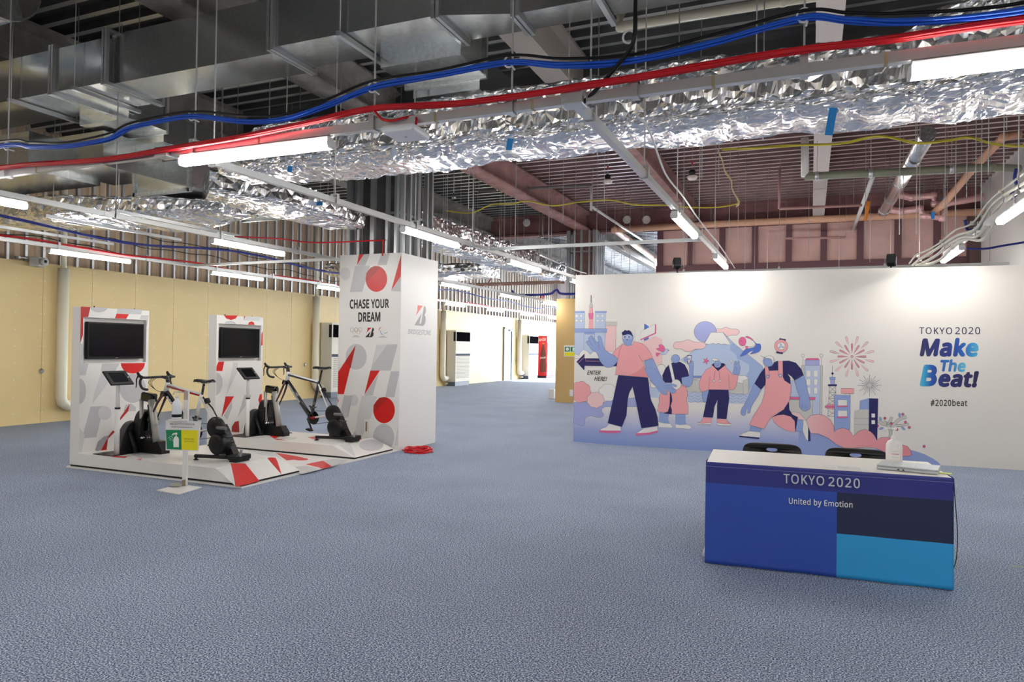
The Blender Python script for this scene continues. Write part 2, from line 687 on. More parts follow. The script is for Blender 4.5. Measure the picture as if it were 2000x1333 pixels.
# ---------------- stud-clad columns
def column(cy, hw, lab):
    t = thing('column', lab, 'column', (COLX, cy, 0), kind='structure')
    MB().box(COLX - .3, COLX + .3, cy - .3, cy + .3, 0, ZB, mat('board_grey', rgb(112, 110, 108), .9, noise_scale=5, noise_amt=.25) if cy < 12 else SPRAYP).build('core', t)
    st = MB()
    d = .045
    # one C stud, standing at the origin, its open side to +y
    s = MB().box(-.0325, .0325, 0, .0012, 0, ZB, STEEL).box(-.0325, -.0313, 0, d, 0, ZB, STEEL).box(.0313, .0325, 0, d, 0, ZB, STEEL)
    me = None
    for side in range(4):
        for k, u in enumerate((-hw + .04, -hw * .45, -.03, .04, hw * .5, hw - .04)):
            rot = side * PI / 2
            c = Vector((math.cos(rot) * hw - math.sin(rot) * u, math.sin(rot) * hw + math.cos(rot) * u, 0))
            if me is None:
                o = s.build('stud', t, origin=(0, 0, 0))
                me = o.data
            else:
                o = place('stud', me, t)
            o.location = c
            o.rotation_euler[2] = rot + (PI if k % 2 else 0)
    for z in (3.45, 4.25):
        for side in range(4):
            rot = side * PI / 2
            c = Vector((COLX + math.cos(rot) * (hw - .05), cy + math.sin(rot) * (hw - .05), z))
            MB().obox(c, (.012, 2 * hw - .06, .035), STEEL, Matrix.Rotation(rot, 3, 'Z')).build('bridging', t)


column(9.16, .47, 'near steel column clad in metal studs rising from the printed pillar box')
column(19.3, .42, 'far steel column clad in metal studs beyond the mural')

# ---------------- left wall: yellow boards below, open studs and ribbed siding above
YEL = mat('yellow_board', rgb(226, 202, 146), .55, noise_scale=.8, noise_amt=.05)
SIDING = mat('tan_siding', rgb(204, 180, 152), .7)
wl = thing('wall_left', 'yellow boarded wall with open steel studs and ribbed siding above', 'wall', (XL, YB, 0), kind='structure')
PW = .957
HB = 2.93
me = None
y = 8.48 - 15 * PW
scr = mat('screw', (.8, .78, .7), .4)
k = 0
while y < YF:
    if me is None:
        p = MB().box(-.014, 0, .0025, PW - .0025, 0, HB, YEL)
        o = p.build('board', wl, origin=(0, 0, 0))
        me = o.data
        q = MB()
        for sy in (.03, PW / 2, PW - .03):
            for sz in (.2, .5, .8, 1.1, 1.4, 1.7, 2.0, 2.3, 2.6, 2.85):
                q.box(.0, .0015, sy - .009, sy + .009, sz - .009, sz + .009, scr)
        sc = q.build('screws', o, origin=(0, 0, 0))
        sme = sc.data
    else:
        o = place('board', me, wl)
        sc = place('screws', sme, o)
    o.location = (0, y - YB, 0)
    sc['kind'] = 'stuff'
    y += PW
# studs: 45 mm C studs every third of a board
s = MB().box(-.085, -.021, 0, .0015, HB - .3, ZD - .05, SHADEST).box(-.021, -.018, 0, .045, HB - .3, ZD - .05, STEEL).box(-.085, -.083, 0, .045, HB - .3, ZD - .05, SHADEST)
me = None
y = 8.48 - 15 * PW
while y < YF:
    if me is None:
        o = s.build('stud', wl, origin=(0, 0, 0))
        me = o.data
    else:
        o = place('stud', me, wl)
    o.location = (0, y - YB, 0)
    y += PW / 3
mb = MB()
vs, fs = [], []
y = YB
i = 0
prof = []
while y < YF:
    prof += [(y, 0), (y + .1, 0), (y + .13, -.02), (y + .22, -.02), (y + .25, 0)]
    y += .25
for a, b in prof:
    vs += [(XL - .24 + b, a, 0), (XL - .24 + b, a, ZD + .1)]
fs = [(2 * i, 2 * i + 1, 2 * i + 3, 2 * i + 2) for i in range(len(prof) - 1)]
mb.add(vs, fs, SIDING).build('siding', wl)
MB().box(XL - .45, XL - .36, YB, YF, 0, ZD + .1, SIDING).build('outer_skin', wl)
# trailing black wires clipped along the siding
for k in range(3):
    pts = []
    y = 6
    z0 = 3.85 - k * .22
    while y < 24:
        pts.append((XL + .0 - .005, y, z0 - (y - 6) * .018 + .035 * math.sin(y * 2.1 + k) + .02 * math.sin(y * 5 + k * 2)))
        y += .3
    o = MB().tube(catmull(pts, 2), .008, BLACK, 6).build('black_wire')
    tag(o, 'thin black wire sagging along the open studs, %s of three' % ('highest', 'middle', 'lowest')[k], 'wire', 'black wires along the studs')

# ---------------- the other walls
WALLW = mat('wall_white', (.78, .76, .73), .6)
tag(MB().box(XR, XR + .15, YB, 19.3, 0, ZD + .1, WALLW).build('wall_right'), 'plain white side wall beyond the mural', 'wall', kind='structure')
wb = thing('wall_back', 'yellow boarded wall behind the viewer with dark studs above', 'wall', (XL, YB, 0), kind='structure')
MB().box(XL - .4, XR + .3, YB - .15, YB, 0, HB, YEL).build('board', wb)
MB().box(XL - .4, XR + .3, YB - .2, YB - .1, HB, ZD + .1, mat('darkened_wall', (.08, .08, .08), .9)).build('upper_wall', wb)  # unseen upper wall, coloured dark so the metal ducts reflect darkness
# infill of pink boards hung below the far girder
PINKB = mat('pink_board', rgb(222, 182, 174), .8, noise_scale=2, noise_amt=.1)
PINKD = mat('dark_pink_steel', rgb(112, 78, 84), .7)
wf = thing('wall_far', 'upper wall of pink boards between dark red steel posts', 'wall', (0, 19.5, 0), kind='structure')
x0 = aty(1290, 480, 19.5).x
z0 = aty(1500, 514, 19.5).z
n = 9
dx = (XR - x0) / n
for k in range(n):
    MB().box(x0 + k * dx + .06, x0 + (k + 1) * dx - .06, 19.5, 19.56, z0, 4.9, PINKB).build('board', wf)
for k in range(n + 1):
    MB().box(x0 + k * dx - .075, x0 + k * dx + .075, 19.42, 19.58, z0 - .02, 4.9, PINKD).build('post', wf)
MB().box(x0 - .1, XR, 19.4, 19.6, z0 - .16, z0, PINKD).build('rail', wf)
MB().box(x0 - .1, XR, 19.42, 19.58, z0 - .5, z0 - .16, PINKB).build('fascia', wf)
for k in range(14):
    xx = x0 + .3 + k * .57
    MB().box(xx, xx + .12, 19.38, 19.42, z0 - .27, z0 - .17, mat('brown_block', rgb(120, 80, 60), .8)).build('packer', wf)
MB().box(x0 - .1, XR, 19.45, 19.55, 0, z0 - .5, WALLW).build('lower_wall', wf)
MB().box(XR - .22, XR, 19.1, 19.5, 0, 4.9, mat('brown_post', rgb(96, 74, 70), .8)).build('corner_post', wf)

# tan partition left of the mural
TAN = mat('tan_board', rgb(206, 172, 112), .55)
c0 = atz(1084, 786, 0)
wm = thing('wall_middle', 'tan partition wall half hidden behind the mural', 'wall', (c0.x, c0.y, 0), kind='structure')
MB().box(c0.x, c0.x + .95, c0.y, c0.y + .12, 0, 2.9, TAN).build('board', wm)
MB().box(c0.x + .955, c0.x + 1.9, c0.y, c0.y + .12, 0, 2.9, TAN).build('board', wm)
p = aty(1116, 768, c0.y)
o = MB().box(p.x - .05, p.x + .06, c0.y - .02, c0.y, p.z - .09, p.z + .09, WHITE, .006).build('outlet_box')
tag(o, 'small white outlet box low on the tan partition', 'outlet')
# far glazing that lets the daylight in
wg = thing('window_1', 'tall bright glazing at the far end of the hall', 'window', (XL, YF, 0), kind='structure')
MB().box(XL - .4, XL + .5, YF, YF + .2, 0, ZD + .1, WALLW).build('pier', wg)
MB().box(XR - 2.6, XR + .3, YF, YF + .2, 0, ZD + .1, WALLW).build('pier', wg)
MB().box(XL + .5, XR - 2.6, YF, YF + .2, 4.2, ZD + .1, WALLW).build('lintel', wg)
n = 9
dx = (XR - 2.6 - XL - .5) / n
glass = mat('window_glass', (.95, .98, 1), .02)
nt = glass.node_tree
tr = nt.nodes.new('ShaderNodeBsdfTransparent')
gl = nt.nodes.new('ShaderNodeBsdfGlossy')
gl.inputs['Roughness'].default_value = .02
ms = nt.nodes.new('ShaderNodeMixShader')
ms.inputs[0].default_value = .08
nt.links.new(tr.outputs[0], ms.inputs[1])
nt.links.new(gl.outputs[0], ms.inputs[2])
nt.links.new(ms.outputs[0], nt.nodes['Material Output'].inputs['Surface'])
for k in range(n + 1):
    xx = XL + .5 + k * dx
    MB().box(xx - .03, xx + .03, YF + .05, YF + .13, 0, 4.2, ALU).build('mullion', wg)
for k in range(n):
    xx = XL + .5 + k * dx
    MB().add([(xx + .03, YF + .09, .05), (xx + dx - .03, YF + .09, .05), (xx + dx - .03, YF + .09, 4.2), (xx + .03, YF + .09, 4.2)], [(0, 1, 2, 3)], glass).build('pane', wg)
MB().box(XL + .5, XR - 2.6, YF + .05, YF + .13, 0, .05, ALU).build('sill', wg)
tag(MB().box(XR, XR + .15, 19.3, YF + .2, 0, ZD + .1, WALLW).build('wall_right_far'), 'white side wall of the farther bay', 'wall', kind='structure')

# door in the left wall
ya, yb = 29.5, 30.4
dr = thing('door_1', 'pale grey door in the far part of the yellow wall', 'door', (XL, ya, 0), kind='structure')
GREYD = mat('door_grey', rgb(172, 178, 186), .45)
MB().box(XL, XL + .03, ya + .05, yb - .05, .01, 2.38, GREYD).build('leaf', dr)
for a, b in ((ya - .05, ya + .05), (yb - .05, yb + .05)):
    MB().box(XL, XL + .07, a, b, 0, 2.44, mat('frame_grey', rgb(132, 136, 142), .45)).build('jamb', dr)
MB().box(XL, XL + .07, ya - .05, yb + .05, 2.38, 2.46, MATS['frame_grey']).build('head', dr)
MB().box(XL + .03, XL + .1, yb - .35, yb - .12, 2.28, 2.36, WHITE, .01).build('closer', dr)
MB().tube([(XL + .03, ya + .13, 1.05), (XL + .09, ya + .13, 1.05), (XL + .09, ya + .25, 1.05)], .012, CHROME).build('handle', dr)

# ================================================================== CEILING SERVICES
ZS = 2.80                                       # underside of the lighting rails
ROWS = {'B': -9.72, 'A': -6.72, 'C': -4.02, 'D': -1.17, 'R': 1.62}
MAINY = 3.55


def channel(mb, a, b, wid, hgt, M):
    """open-topped U rail from a to b (underside)"""
    a, b = Vector(a), Vector(b)
    t = (b - a).normalized()
    x = Vector((t.y, -t.x, 0)) * (wid / 2)
    k = Vector((t.y, -t.x, 0)) * .004
    z = Vector((0, 0, hgt))
    e = Vector((0, 0, .004))
    lip = Vector((t.y, -t.x, 0)) * (wid * .26)
    pr = [a - x, a + x, a + x + z, a + x + z - lip, a + x + z - lip - e, a + x - k + z - e, a + x - k + e, a - x + k + e, a - x + k + z - e, a - x + z + lip - e, a - x + z + lip, a - x + z]
    mb.prism(pr, b - a, M)
    return mb


ROD = MB().tube([(0, 0, 0), (0, 0, 1)], .0055, RODM, 6).build('rod_master', None, origin=(0, 0, 0))
rod_me = ROD.data
bpy.data.objects.remove(ROD)
s = MB()
s.box(-.018, .018, -.034, .034, -.008, -.004, STRUT).box(-.018, .018, -.036, -.033, -.008, .085, STRUT).box(-.018, .018, .033, .036, -.008, .085, STRUT).box(-.018, .018, -.036, .036, .083, .087, STRUT)
s.tube([(0, 0, .087), (0, 0, .1)], .011, RODM, 6)
BRK = s.build('bracket_master', None, origin=(0, 0, 0))
brk_me = BRK.data
bpy.data.objects.remove(BRK)


def hang(parent, x, y, z, top=ZD, along='x', lean=0):
    o = place('threaded_rod', rod_me, parent, Vector((x, y, z)) - wloc(parent))
    o.scale = (1, 1, top - z)
    b = place('hanger_bracket', brk_me, parent, Vector((x, y, z)) - wloc(parent))
    if along == 'y':
        b.rotation_euler[2] = PI / 2
    return o


def rail_y(key, x, y0, y1, lab, pitch=1.42, ph=.3):
    t = thing('lighting_rail', lab, 'rail', (x, y0, ZS), 'lighting rails')
    y = y0
    while y < y1 - .05:
        e = min(y + 3.0, y1)
        channel(MB(), (x, y + .002, ZS), (x, e - .002, ZS), .045, .05, STRUT).build('channel', t)
        y = e
    y = y0 + ph
    while y < y1:
        hang(t, x, y, ZS, ZD, 'y')
        y += pitch
    return t


rail_y('B', ROWS['B'], 2.0, 36, 'lighting rail nearest the yellow wall')
rail_y('A', ROWS['A'], 2.0, 36, 'lighting rail second from the yellow wall')
rail_y('C', ROWS['C'], MAINY, 36, 'lighting rail passing right of the printed pillar box')
rail_y('D', ROWS['D'], MAINY, 10.75, 'lighting rail ending above the mural at its middle')
rail_y('R', ROWS['R'], 1.2, 10.75, 'lighting rail ending above the mural lettering')

# the main rail across the view, with its boxes
mr = thing('lighting_rail', 'deeper main lighting rail crossing the view under the red cables', 'rail', (-6, MAINY, ZS), 'lighting rails')
for a, b in ((-8.2, -5.2), (-5.2, -4.22), (-4.08, -1.24), (-1.1, 1.7), (1.7, 3.4)):
    channel(MB(), (a + .002, MAINY, ZS), (b - .002, MAINY, ZS), .042, .05, STRUT).build('channel', mr)
for xx in (-5.88, -3.88, -2.43, -1.53, -.84, -.04, .9, 2.2, -7.2):
    hang(mr, xx, MAINY, ZS, ZD, 'x')
for xx in (-4.15, -1.17):
    MB().box(xx - .06, xx + .06, MAINY - .05, MAINY + .05, ZS - .012, ZS + .058, STRUT, .006).build('junction_box', mr)
for xx in (-5.5, -4.75, -3.3, -2.0, -1.4, -.45, .3):
    MB().box(xx - .008, xx + .008, MAINY - .0225, MAINY + .0225, ZS - .002, ZS + .052, mat('beige_clip', rgb(176, 160, 130), .5)).build('clip', mr)
# rear cross rails
for a, b, yy, lab in ((-4.0, -1.17, 8.55, 'thin cross rail joining two lighting rails in front of the red deck'), (-9.72, -6.72, 8.85, 'thin cross rail joining the two lighting rails by the yellow wall')):
    o = channel(MB(), (a + .03, yy, ZS + .005), (b - .03, yy, ZS + .005), .035, .04, STRUT).build('cross_rail', None, origin=(a, yy, ZS))
    tag(o, lab, 'rail')

# ---------------- LED battens
HOUS = mat('white_housing', (.8, .8, .79), .35)
bat = bpy.data.objects.new('led_batten', None)
COL.objects.link(bat)
L = 1.24
d = MB()
sec = [(-.034, .0), (-.034, -.032), (-.024, -.048), (.024, -.048), (.034, -.032), (.034, 0)]
d.prism([(-L / 2, a, b) for a, b in sec], (L, 0, 0), LIGHTM)
d.build('diffuser', bat, origin=(0, 0, 0))
h = MB().box(-L / 2, L / 2, -.03, .03, .001, .022, HOUS)
h.build('housing', bat, origin=(0, 0, 0))
for sgn in (-1, 1):
    e = MB()
    e.prism([(sgn * (L / 2 + .0005), a * 1.04, b * 1.04) for a, b in sec], (sgn * .012, 0, 0), mat('lamp_cap', (.85, .85, .84), .4))
    e.build('end_cap', bat, origin=(0, 0, 0))
first = True
RN = {'B': 'rail nearest the yellow wall', 'A': 'rail second from the yellow wall', 'C': 'rail passing right of the printed pillar', 'D': 'rail ending at the mural middle', 'R': 'rail ending above the mural lettering'}
ORD = ['first', 'second', 'third', 'fourth', 'fifth', 'sixth', 'seventh', 'eighth', 'ninth', 'tenth', 'eleventh', 'twelfth']


def batten(x, y, rz, lab):
    global first
    o = bat if first else copy_tree(bat)
    first = False
    o.location = (x, y, ZS - .031)
    o.rotation_euler[2] = rz
    tag(o, lab, 'light', 'LED battens')


for key, x in ROWS.items():
    n = 0
    y = 7.06 if key in 'ABC' else 7.17
    while y < (34 if key in 'ABC' else 10.9):
        batten(x, y, PI / 2, 'glowing LED batten, %s back on the %s' % (ORD[n], RN[key]))
        n += 1
        y += 2.86 if key in 'ABC' else 3.05
for x, lab in ((-3.37, 'big glowing LED batten on the main rail near the white access point'), (1.02, 'big glowing LED batten on the main rail cut by the frame edge')):
    batten(x, MAINY, 0, lab)
# the rails go on behind the viewer with their battens
for k, x in enumerate(ROWS.values()):
    rail_y('', x, -8.4, 1.0, 'lighting rail behind the viewer, %s from the yellow wall' % ORD[k])
    for j, y in enumerate((-.4, -3.26, -6.12)):
        batten(x, y, PI / 2, 'LED batten behind the viewer, %s back on the %s rail from the wall' % (ORD[j], ORD[k]))
# and behind the mural
r3 = thing('lighting_rail', 'lighting rail just showing over the top of the mural', 'rail', (-2, 15.2, 3.1), 'lighting rails')
channel(MB(), (-2.8, 15.2, 3.14), (3.3, 15.2, 3.14), .045, .05, STRUT).build('channel', r3)
for xx in (-2.5, -.6, 1.3, 3.0):
    hang(r3, xx, 15.2, 3.14)
for k, x in enumerate((-1.9, -.2, 1.5, 2.6)):
    batten(x, 15.2, 0, 'LED batten slit over the mural top, %s from the mountain side' % ORD[k])
    bpy.data.objects['led_batten' if first else sorted(o.name for o in bpy.data.objects if o.name.startswith('led_batten'))[-1]].location.z = 3.109
for k, x in enumerate((-9.72, -6.72)):
    batten(x, 3.6, PI / 2, 'LED batten outside the frame on the %s' % RN['BA'[k]])

# ---------------- cables
REDC = mat('red_cable', rgb(214, 12, 30), .42)
BLUEC = mat('blue_cable', rgb(28, 92, 214), .42)
BLUED = mat('dark_blue_cable', rgb(28, 40, 130), .45)
YELC = mat('yellow_cable', rgb(206, 190, 60), .5)
WCAB = mat('white_cable', (.75, .74, .72), .45)


def bundle(name, label, pts, r, rad, n, M, seed=0, group=None, twist=1.4):
    rnd = random.Random(seed)
    path = catmull([Vector(p) for p in pts], 8)
    t = thing(name, label, 'cable', path[0], group)
    for k in range(n):
        a0 = 2 * PI * k / max(1, n - 1)
        rr = 0 if k == n - 1 and n > 3 else rad
        P = []
        for i, p in enumerate(path):
            a = a0 + twist * i / 8 + .5 * noise.noise(Vector((i * .15, k * 3.1, seed)))
            q = rr * (1 + .35 * noise.noise(Vector((i * .2, k, seed + 5))))
            P.append(p + Vector((0, math.cos(a) * q, math.sin(a) * q * .75)))
        MB().tube(P, r, M, 6).build('strand', t)
    return t, path


Yc = MAINY - .062
reds = [(-7.6, Yc, 2.9)] + [aty(*p, Yc) for p in ((0, 328), (60, 321), (200, 312), (330, 291), (480, 266), (600, 240), (728, 212), (860, 205), (1000, 189), (1240, 152), (1500, 107), (1750, 75), (2000, 38))] + [(1.7, Yc, 2.87), (2.6, Yc, 2.88), (3.5, Yc, 2.87)]
bundle('cable_bundle', 'thick red cable bundle lying along the main rail', reds, .0075, .015, 9, REDC, 1, twist=.35)
Yb = MAINY - .085
blues = [(-7.5, Yb, 3.0)] + [aty(*p, Yb) for p in ((0, 286), (60, 287), (130, 286), (210, 272), (262, 248), (375, 228), (480, 238), (560, 232), (640, 206), (728, 171), (860, 146), (995, 122), (1100, 128), (1240, 118), (1400, 82), (1570, 35), (1660, 40), (1780, 43), (2000, 20))] + [(1.5, Yb, 2.97), (2.2, Yb, 3.02), (3.5, Yb, 2.95)]
bundle('cable_bundle', 'bright blue cable bundle sagging between white hooks', blues, .006, .015, 7, BLUEC, 2, twist=.3)
blues = [Vector(q) for q in blues]
blk = [p + Vector((0, -.004, .026 + .012 * abs(math.sin(i * 2)))) for i, p in enumerate(blues)]
o = MB().tube(catmull(blk, 6), .008, BLACK, 7).build('black_cable', None, origin=blk[0])
tag(o, 'black cable running along the top of the blue bundle', 'cable')
p0, p1, p2 = aty(1241, -30, Yb - .1), aty(1238, 60, Yb - .1), aty(1160, 180, Yb + .06)
o = MB().tube(catmull([p0, aty(1241, 20, Yb - .1), aty(1236, 85, Yb - .08), aty(1200, 135, Yb), p2, aty(1140, 200, MAINY)], 6), .011, BLACK, 8).build('black_cable', None, origin=p0)
tag(o, 'single black cable dropping from above through a white hook', 'cable')
for k, (px, py, dz) in enumerate(((13, 285, 0), (375, 226, 0), (728, 170, 0), (995, 120, 0), (1570, 30, 0), (1228, 72, 0))):
    c = aty(px, py, Yb)
    P = [c + Vector((math.cos(a) * .03, 0, math.sin(a) * .032)) for a in [R(40 + 29 * j) for j in range(10)]]
    o = MB().tube(P, .006, mat('white_nylon', (.8, .8, .8), .4), 6).tube([P[-1], c + Vector((.01, .05, -.028))], .005, MATS['white_nylon'], 6).build('cable_hook', None, origin=c)
    tag(o, ('white C-shaped cable hook at the far end of the blue bundle', 'white cable hook left of the lit main batten', 'white cable hook above the access point', 'white cable hook in the middle of the blue bundle', 'white cable hook near the upper edge over the foil duct', 'empty-looking white hook holding the lone black cable')[k], 'hook', 'white cable hooks')
# access point hung under the main rail
c = aty(793, 260, 3.36)
ap = thing('access_point', 'white square wireless access point under the main rail', 'access point', c)
rot = Matrix.Rotation(R(4), 3, 'Z')
MB().obox(c, (.205, .205, .042), mat('ap_white', (.92, .92, .93), .35), rot, .016).build('body', ap)
MB().obox(c + Vector((0, 0, -.0228)), (.01, .01, .002), mat('ap_led', (.3, .35, .4), .3), rot).build('indicator', ap)
for dx in (-.05, 0, .05):
    MB().tube([c + Vector((dx, 0, .02)), c + Vector((dx, .17, .075))], .005, BLACK, 6).build('cable_tie', ap)
pig = [aty(730, 215, Yc), aty(745, 232, Yc), aty(765, 236, Yc), aty(790, 230, Yc + .03), aty(812, 228, Yc + .06), c + Vector((.03, .05, .03))]
o = MB().tube(catmull(pig, 5), .008, REDC, 6).build('pigtail_cable', None, origin=pig[0])
tag(o, 'short red lead looping down to the access point', 'cable')
# blue and red bundles along the rail by the yellow wall
zz = ZS + .13
pts = [(-9.55 + .05 * math.sin(y * 1.3), y, zz + .09 * math.sin(y * 1.1) * math.cos(y * .37) + .16) for y in [2 + .7 * k for k in range(48)]]
bundle('cable_bundle', 'dark blue cable bundle sagging over the rail by the yellow wall', pts, .008, .017, 5, BLUED, 3)
pts = [(-9.72 + .06 * math.sin(y), y, ZS + .06 + .02 * math.sin(y * 2.3)) for y in [2 + .7 * k for k in range(48)]]
bundle('cable_bundle', 'red cable bundle lying on the rail by the yellow wall', pts, .007, .012, 4, REDC, 4)
# red lead to the column
p = [(-6.72, 6.8, 2.86), (-6.7, 7.6, 2.95), (-6.6, 8.2, 2.98), aty(740, 470, 8.62), aty(748, 472, 8.6), aty(747, 500, 8.6)]
o = MB().tube(catmull(p, 6), .01, REDC, 6).build('red_cable', None, origin=p[0])
tag(o, 'single red cable reaching across to the stud-clad column', 'cable')
# yellow leads hung below the red deck
p = [aty(x, y, 13.0) for x, y in ((870, 412), (920, 416), (960, 400), (1000, 398), (1030, 393), (1080, 402), (1130, 395), (1190, 391), (1240, 400), (1300, 401), (1345, 405), (1400, 405), (1442, 397), (1440, 388))]
tag(MB().tube(catmull(p, 6), .014, YELC, 6).build('yellow_cable', None, origin=p[0]), 'thin yellow cable strung below the pink beam', 'cable')
p = [aty(x, y, 9.0) for x, y in ((1410, 292), (1480, 289), (1550, 284), (1640, 281), (1715, 266), (1790, 279), (1850, 275), (1890, 268), (1940, 281), (2010, 287))]
bundle('cable_bundle', 'yellow cable bundle looping just below the foil duct', p, .008, .012, 4, YELC, 6)
p = [aty(x, y, 10.5) for x, y in ((1402, 294), (1410, 312), (1416, 335), (1428, 352), (1430, 370), (1440, 388), (1443, 397), (1438, 403))]
bundle('cable_bundle', 'frayed cream wires dangling below the foil duct', p, .007, .022, 4, mat('cream_cable', rgb(220, 200, 160), .5), 8, twist=.9)

# ---------------- sheet metal duct
ZG, HG = 4.1, .5
DY0, DY1 = 4.84, 5.29


def flange(mb, x, y0, y1, z0, z1, M, w=.035, t=.03):
    mb.box(x - t / 2, x + t / 2, y0 - w, y0, z0 - w, z1 + w, M)
    mb.box(x - t / 2, x + t / 2, y1, y1 + w, z0 - w, z1 + w, M)
    mb.box(x - t / 2, x + t / 2, y0, y1, z0 - w, z0, M)
    mb.box(x - t / 2, x + t / 2, y0, y1, z1, z1 + w, M)
    return mb


gd = thing('sheet_metal_duct', 'long rectangular galvanised duct across the upper edge', 'duct', (-6, 5, ZG))
secs = [(-11.5, -7.3, 4.84, 5.47, 4.1, 4.55), (-7.3, -6.5, 4.84, 5.47, 4.1, 4.55), (-6.5, -4.36, 4.90, 5.38, 4.1, 4.6), (-4.36, -2.72, 4.80, 5.29, 4.1, 4.62), (-2.13, -.2, 5.0, 5.3, 4.1, 4.62), (-.2, 2.6, 5.0, 5.3, 4.1, 4.62)]
GALVW = mat('galvanised_sheet', (.60, .62, .61), .2, .96, noise_scale=30, noise_amt=.1, bump=.12, bump_scale=1.6)
for x0, x1, y0, y1, z0, z1 in secs:
    MB().box(x0 + .002, x1 - .002, y0, y1, z0, z1, GALVW).build('section', gd)
# tapering piece
t_ = MB()
t_.add([(-2.72, 4.80, 4.1), (-2.72, 5.29, 4.1), (-2.72, 5.29, 4.62), (-2.72, 4.80, 4.62), (-2.13, 5.0, 4.1), (-2.13, 5.3, 4.1), (-2.13, 5.3, 4.62), (-2.13, 5.0, 4.62)], [(0, 1, 2, 3), (4, 7, 6, 5), (0, 4, 5, 1), (1, 5, 6, 2), (2, 6, 7, 3), (3, 7, 4, 0)], GALVW)
t_.build('taper', gd)
for x, y0, y1, z1 in ((-7.3, 4.84, 5.47, 4.55), (-6.5, 4.84, 5.47, 4.6), (-4.36, 4.80, 5.34, 4.62), (-2.72, 4.80, 5.29, 4.62), (-2.13, 5.0, 5.3, 4.62), (-.2, 5.0, 5.3, 4.62)):
    flange(MB(), x - .02, y0, y1, 4.1, z1, GALV).build('flange', gd)
    flange(MB(), x + .02, y0, y1, 4.1, z1, STEEL).build('flange', gd)
for x, y0, y1 in ((-7.9, 4.84, 5.47), (-6.9, 4.84, 5.47), (-3.6, 4.80, 5.29), (-1.45, 5.0, 5.3)):
    MB().box(x - .02, x + .02, y0 - .08, y1 + .08, 4.05, 4.09, STEEL).build('support_angle', gd)
    for yy in (y0 - .05, y1 + .05):
        o = place('threaded_rod', rod_me, gd, Vector((x, yy, 4.05)) - wloc(gd))
        o.scale = (1, 1, ZD - 4.05)
# branch take-offs below the far side
for x0, x1, y0, y1 in ((-7.75, -6.95, 5.47, 5.95), (-3.55, -2.75, 5.29, 5.75)):
    MB().box(x0, x1, y0 - .02, y1, 3.98, 4.35, GALVW).build('take_off', gd)
    f = MB()
    f.box(x0 - .03, x1 + .03, y1 - .03, y1, 3.94, 3.98, GALV).box(x0 - .03, x1 + .03, y1 - .03, y1, 4.35, 4.39, GALV).box(x0 - .03, x0, y1 - .03, y1, 3.98, 4.35, GALV).box(x1, x1 + .03, y1 - .03, y1, 3.98, 4.35, GALV)
    f.build('flange', gd)
    MB().box(x0 + .05, x1 - .05, y1, y1 + .9, 3.86, 4.2, GALVW).build('take_off', gd)

# second metal duct stepping down behind on the wall side
d2 = thing('sheet_metal_duct', 'dark galvanised branch duct stepping down toward the yellow wall', 'duct', (-8, 6, 3.5))
MB().box(-8.4, -7.55, 5.6, 6.4, 3.55, 3.95, GALVW).build('section', d2)
MB().box(-8.0, -7.1, 6.4, 8.3, 3.42, 3.78, GALVW).build('section', d2)
MB().box(-12.2, -8.4, 5.3, 6.2, 3.5, 3.95, GALVW).build('section', d2)
for yy in (6.4, 8.3):
    f = MB()
    f.box(-8.04, -7.06, yy - .02, yy + .02, 3.37, 3.42, GALV).box(-8.05, -8.0, yy - .02, yy + .02, 3.37, 3.82, GALV).box(-7.1, -7.05, yy - .02, yy + .02, 3.37, 3.82, GALV)
    f.build('flange', d2)
for x, y in ((-8.1, 6.1), (-7.6, 7.4), (-10, 5.8), (-11.4, 5.8)):
    o = place('threaded_rod', rod_me, d2, Vector((x, y, 3.8)) - wloc(d2))
    o.scale = (1, 1, ZD - 3.8)

# ---------------- foil-wrapped ducts
def foil_mat():
    M = bpy.data.materials.new('crumpled_foil')
    M.use_nodes = True
    nt = M.node_tree
    b = nt.nodes['Principled BSDF']
    b.inputs['Base Color'].default_value = (.86, .86, .87, 1)
    b.inputs['Metallic'].default_value = 1
    b.inputs['Roughness'].default_value = .23
    tc = nt.nodes.new('ShaderNodeTexCoord')
    n = nt.nodes.new('ShaderNodeTexNoise')
    n.noise_type = 'RIDGED_MULTIFRACTAL'
    n.inputs['Scale'].default_value = 3.2
    n.inputs['Detail'].default_value = 2
    nt.links.new(tc.outputs['Object'], n.inputs['Vector'])
    v = nt.nodes.new('ShaderNodeTexVoronoi')
    v.feature = 'DISTANCE_TO_EDGE'
    v.inputs['Scale'].default_value = 8
    nt.links.new(tc.outputs['Object'], v.inputs['Vector'])
    ad = nt.nodes.new('ShaderNodeMath')
    ad.operation = 'MULTIPLY_ADD'
    ad.inputs[1].default_value = 1.3
    nt.links.new(v.outputs['Distance'], ad.inputs[0])
    nt.links.new(n.outputs['Fac'], ad.inputs[2])
    bp = nt.nodes.new('ShaderNodeBump')
    bp.inputs['Strength'].default_value = .65
    bp.inputs['Distance'].default_value = .035
    nt.links.new(ad.outputs[0], bp.inputs['Height'])
    nt.links.new(bp.outputs['Normal'], b.inputs['Normal'])
    return M


FOIL = foil_mat()


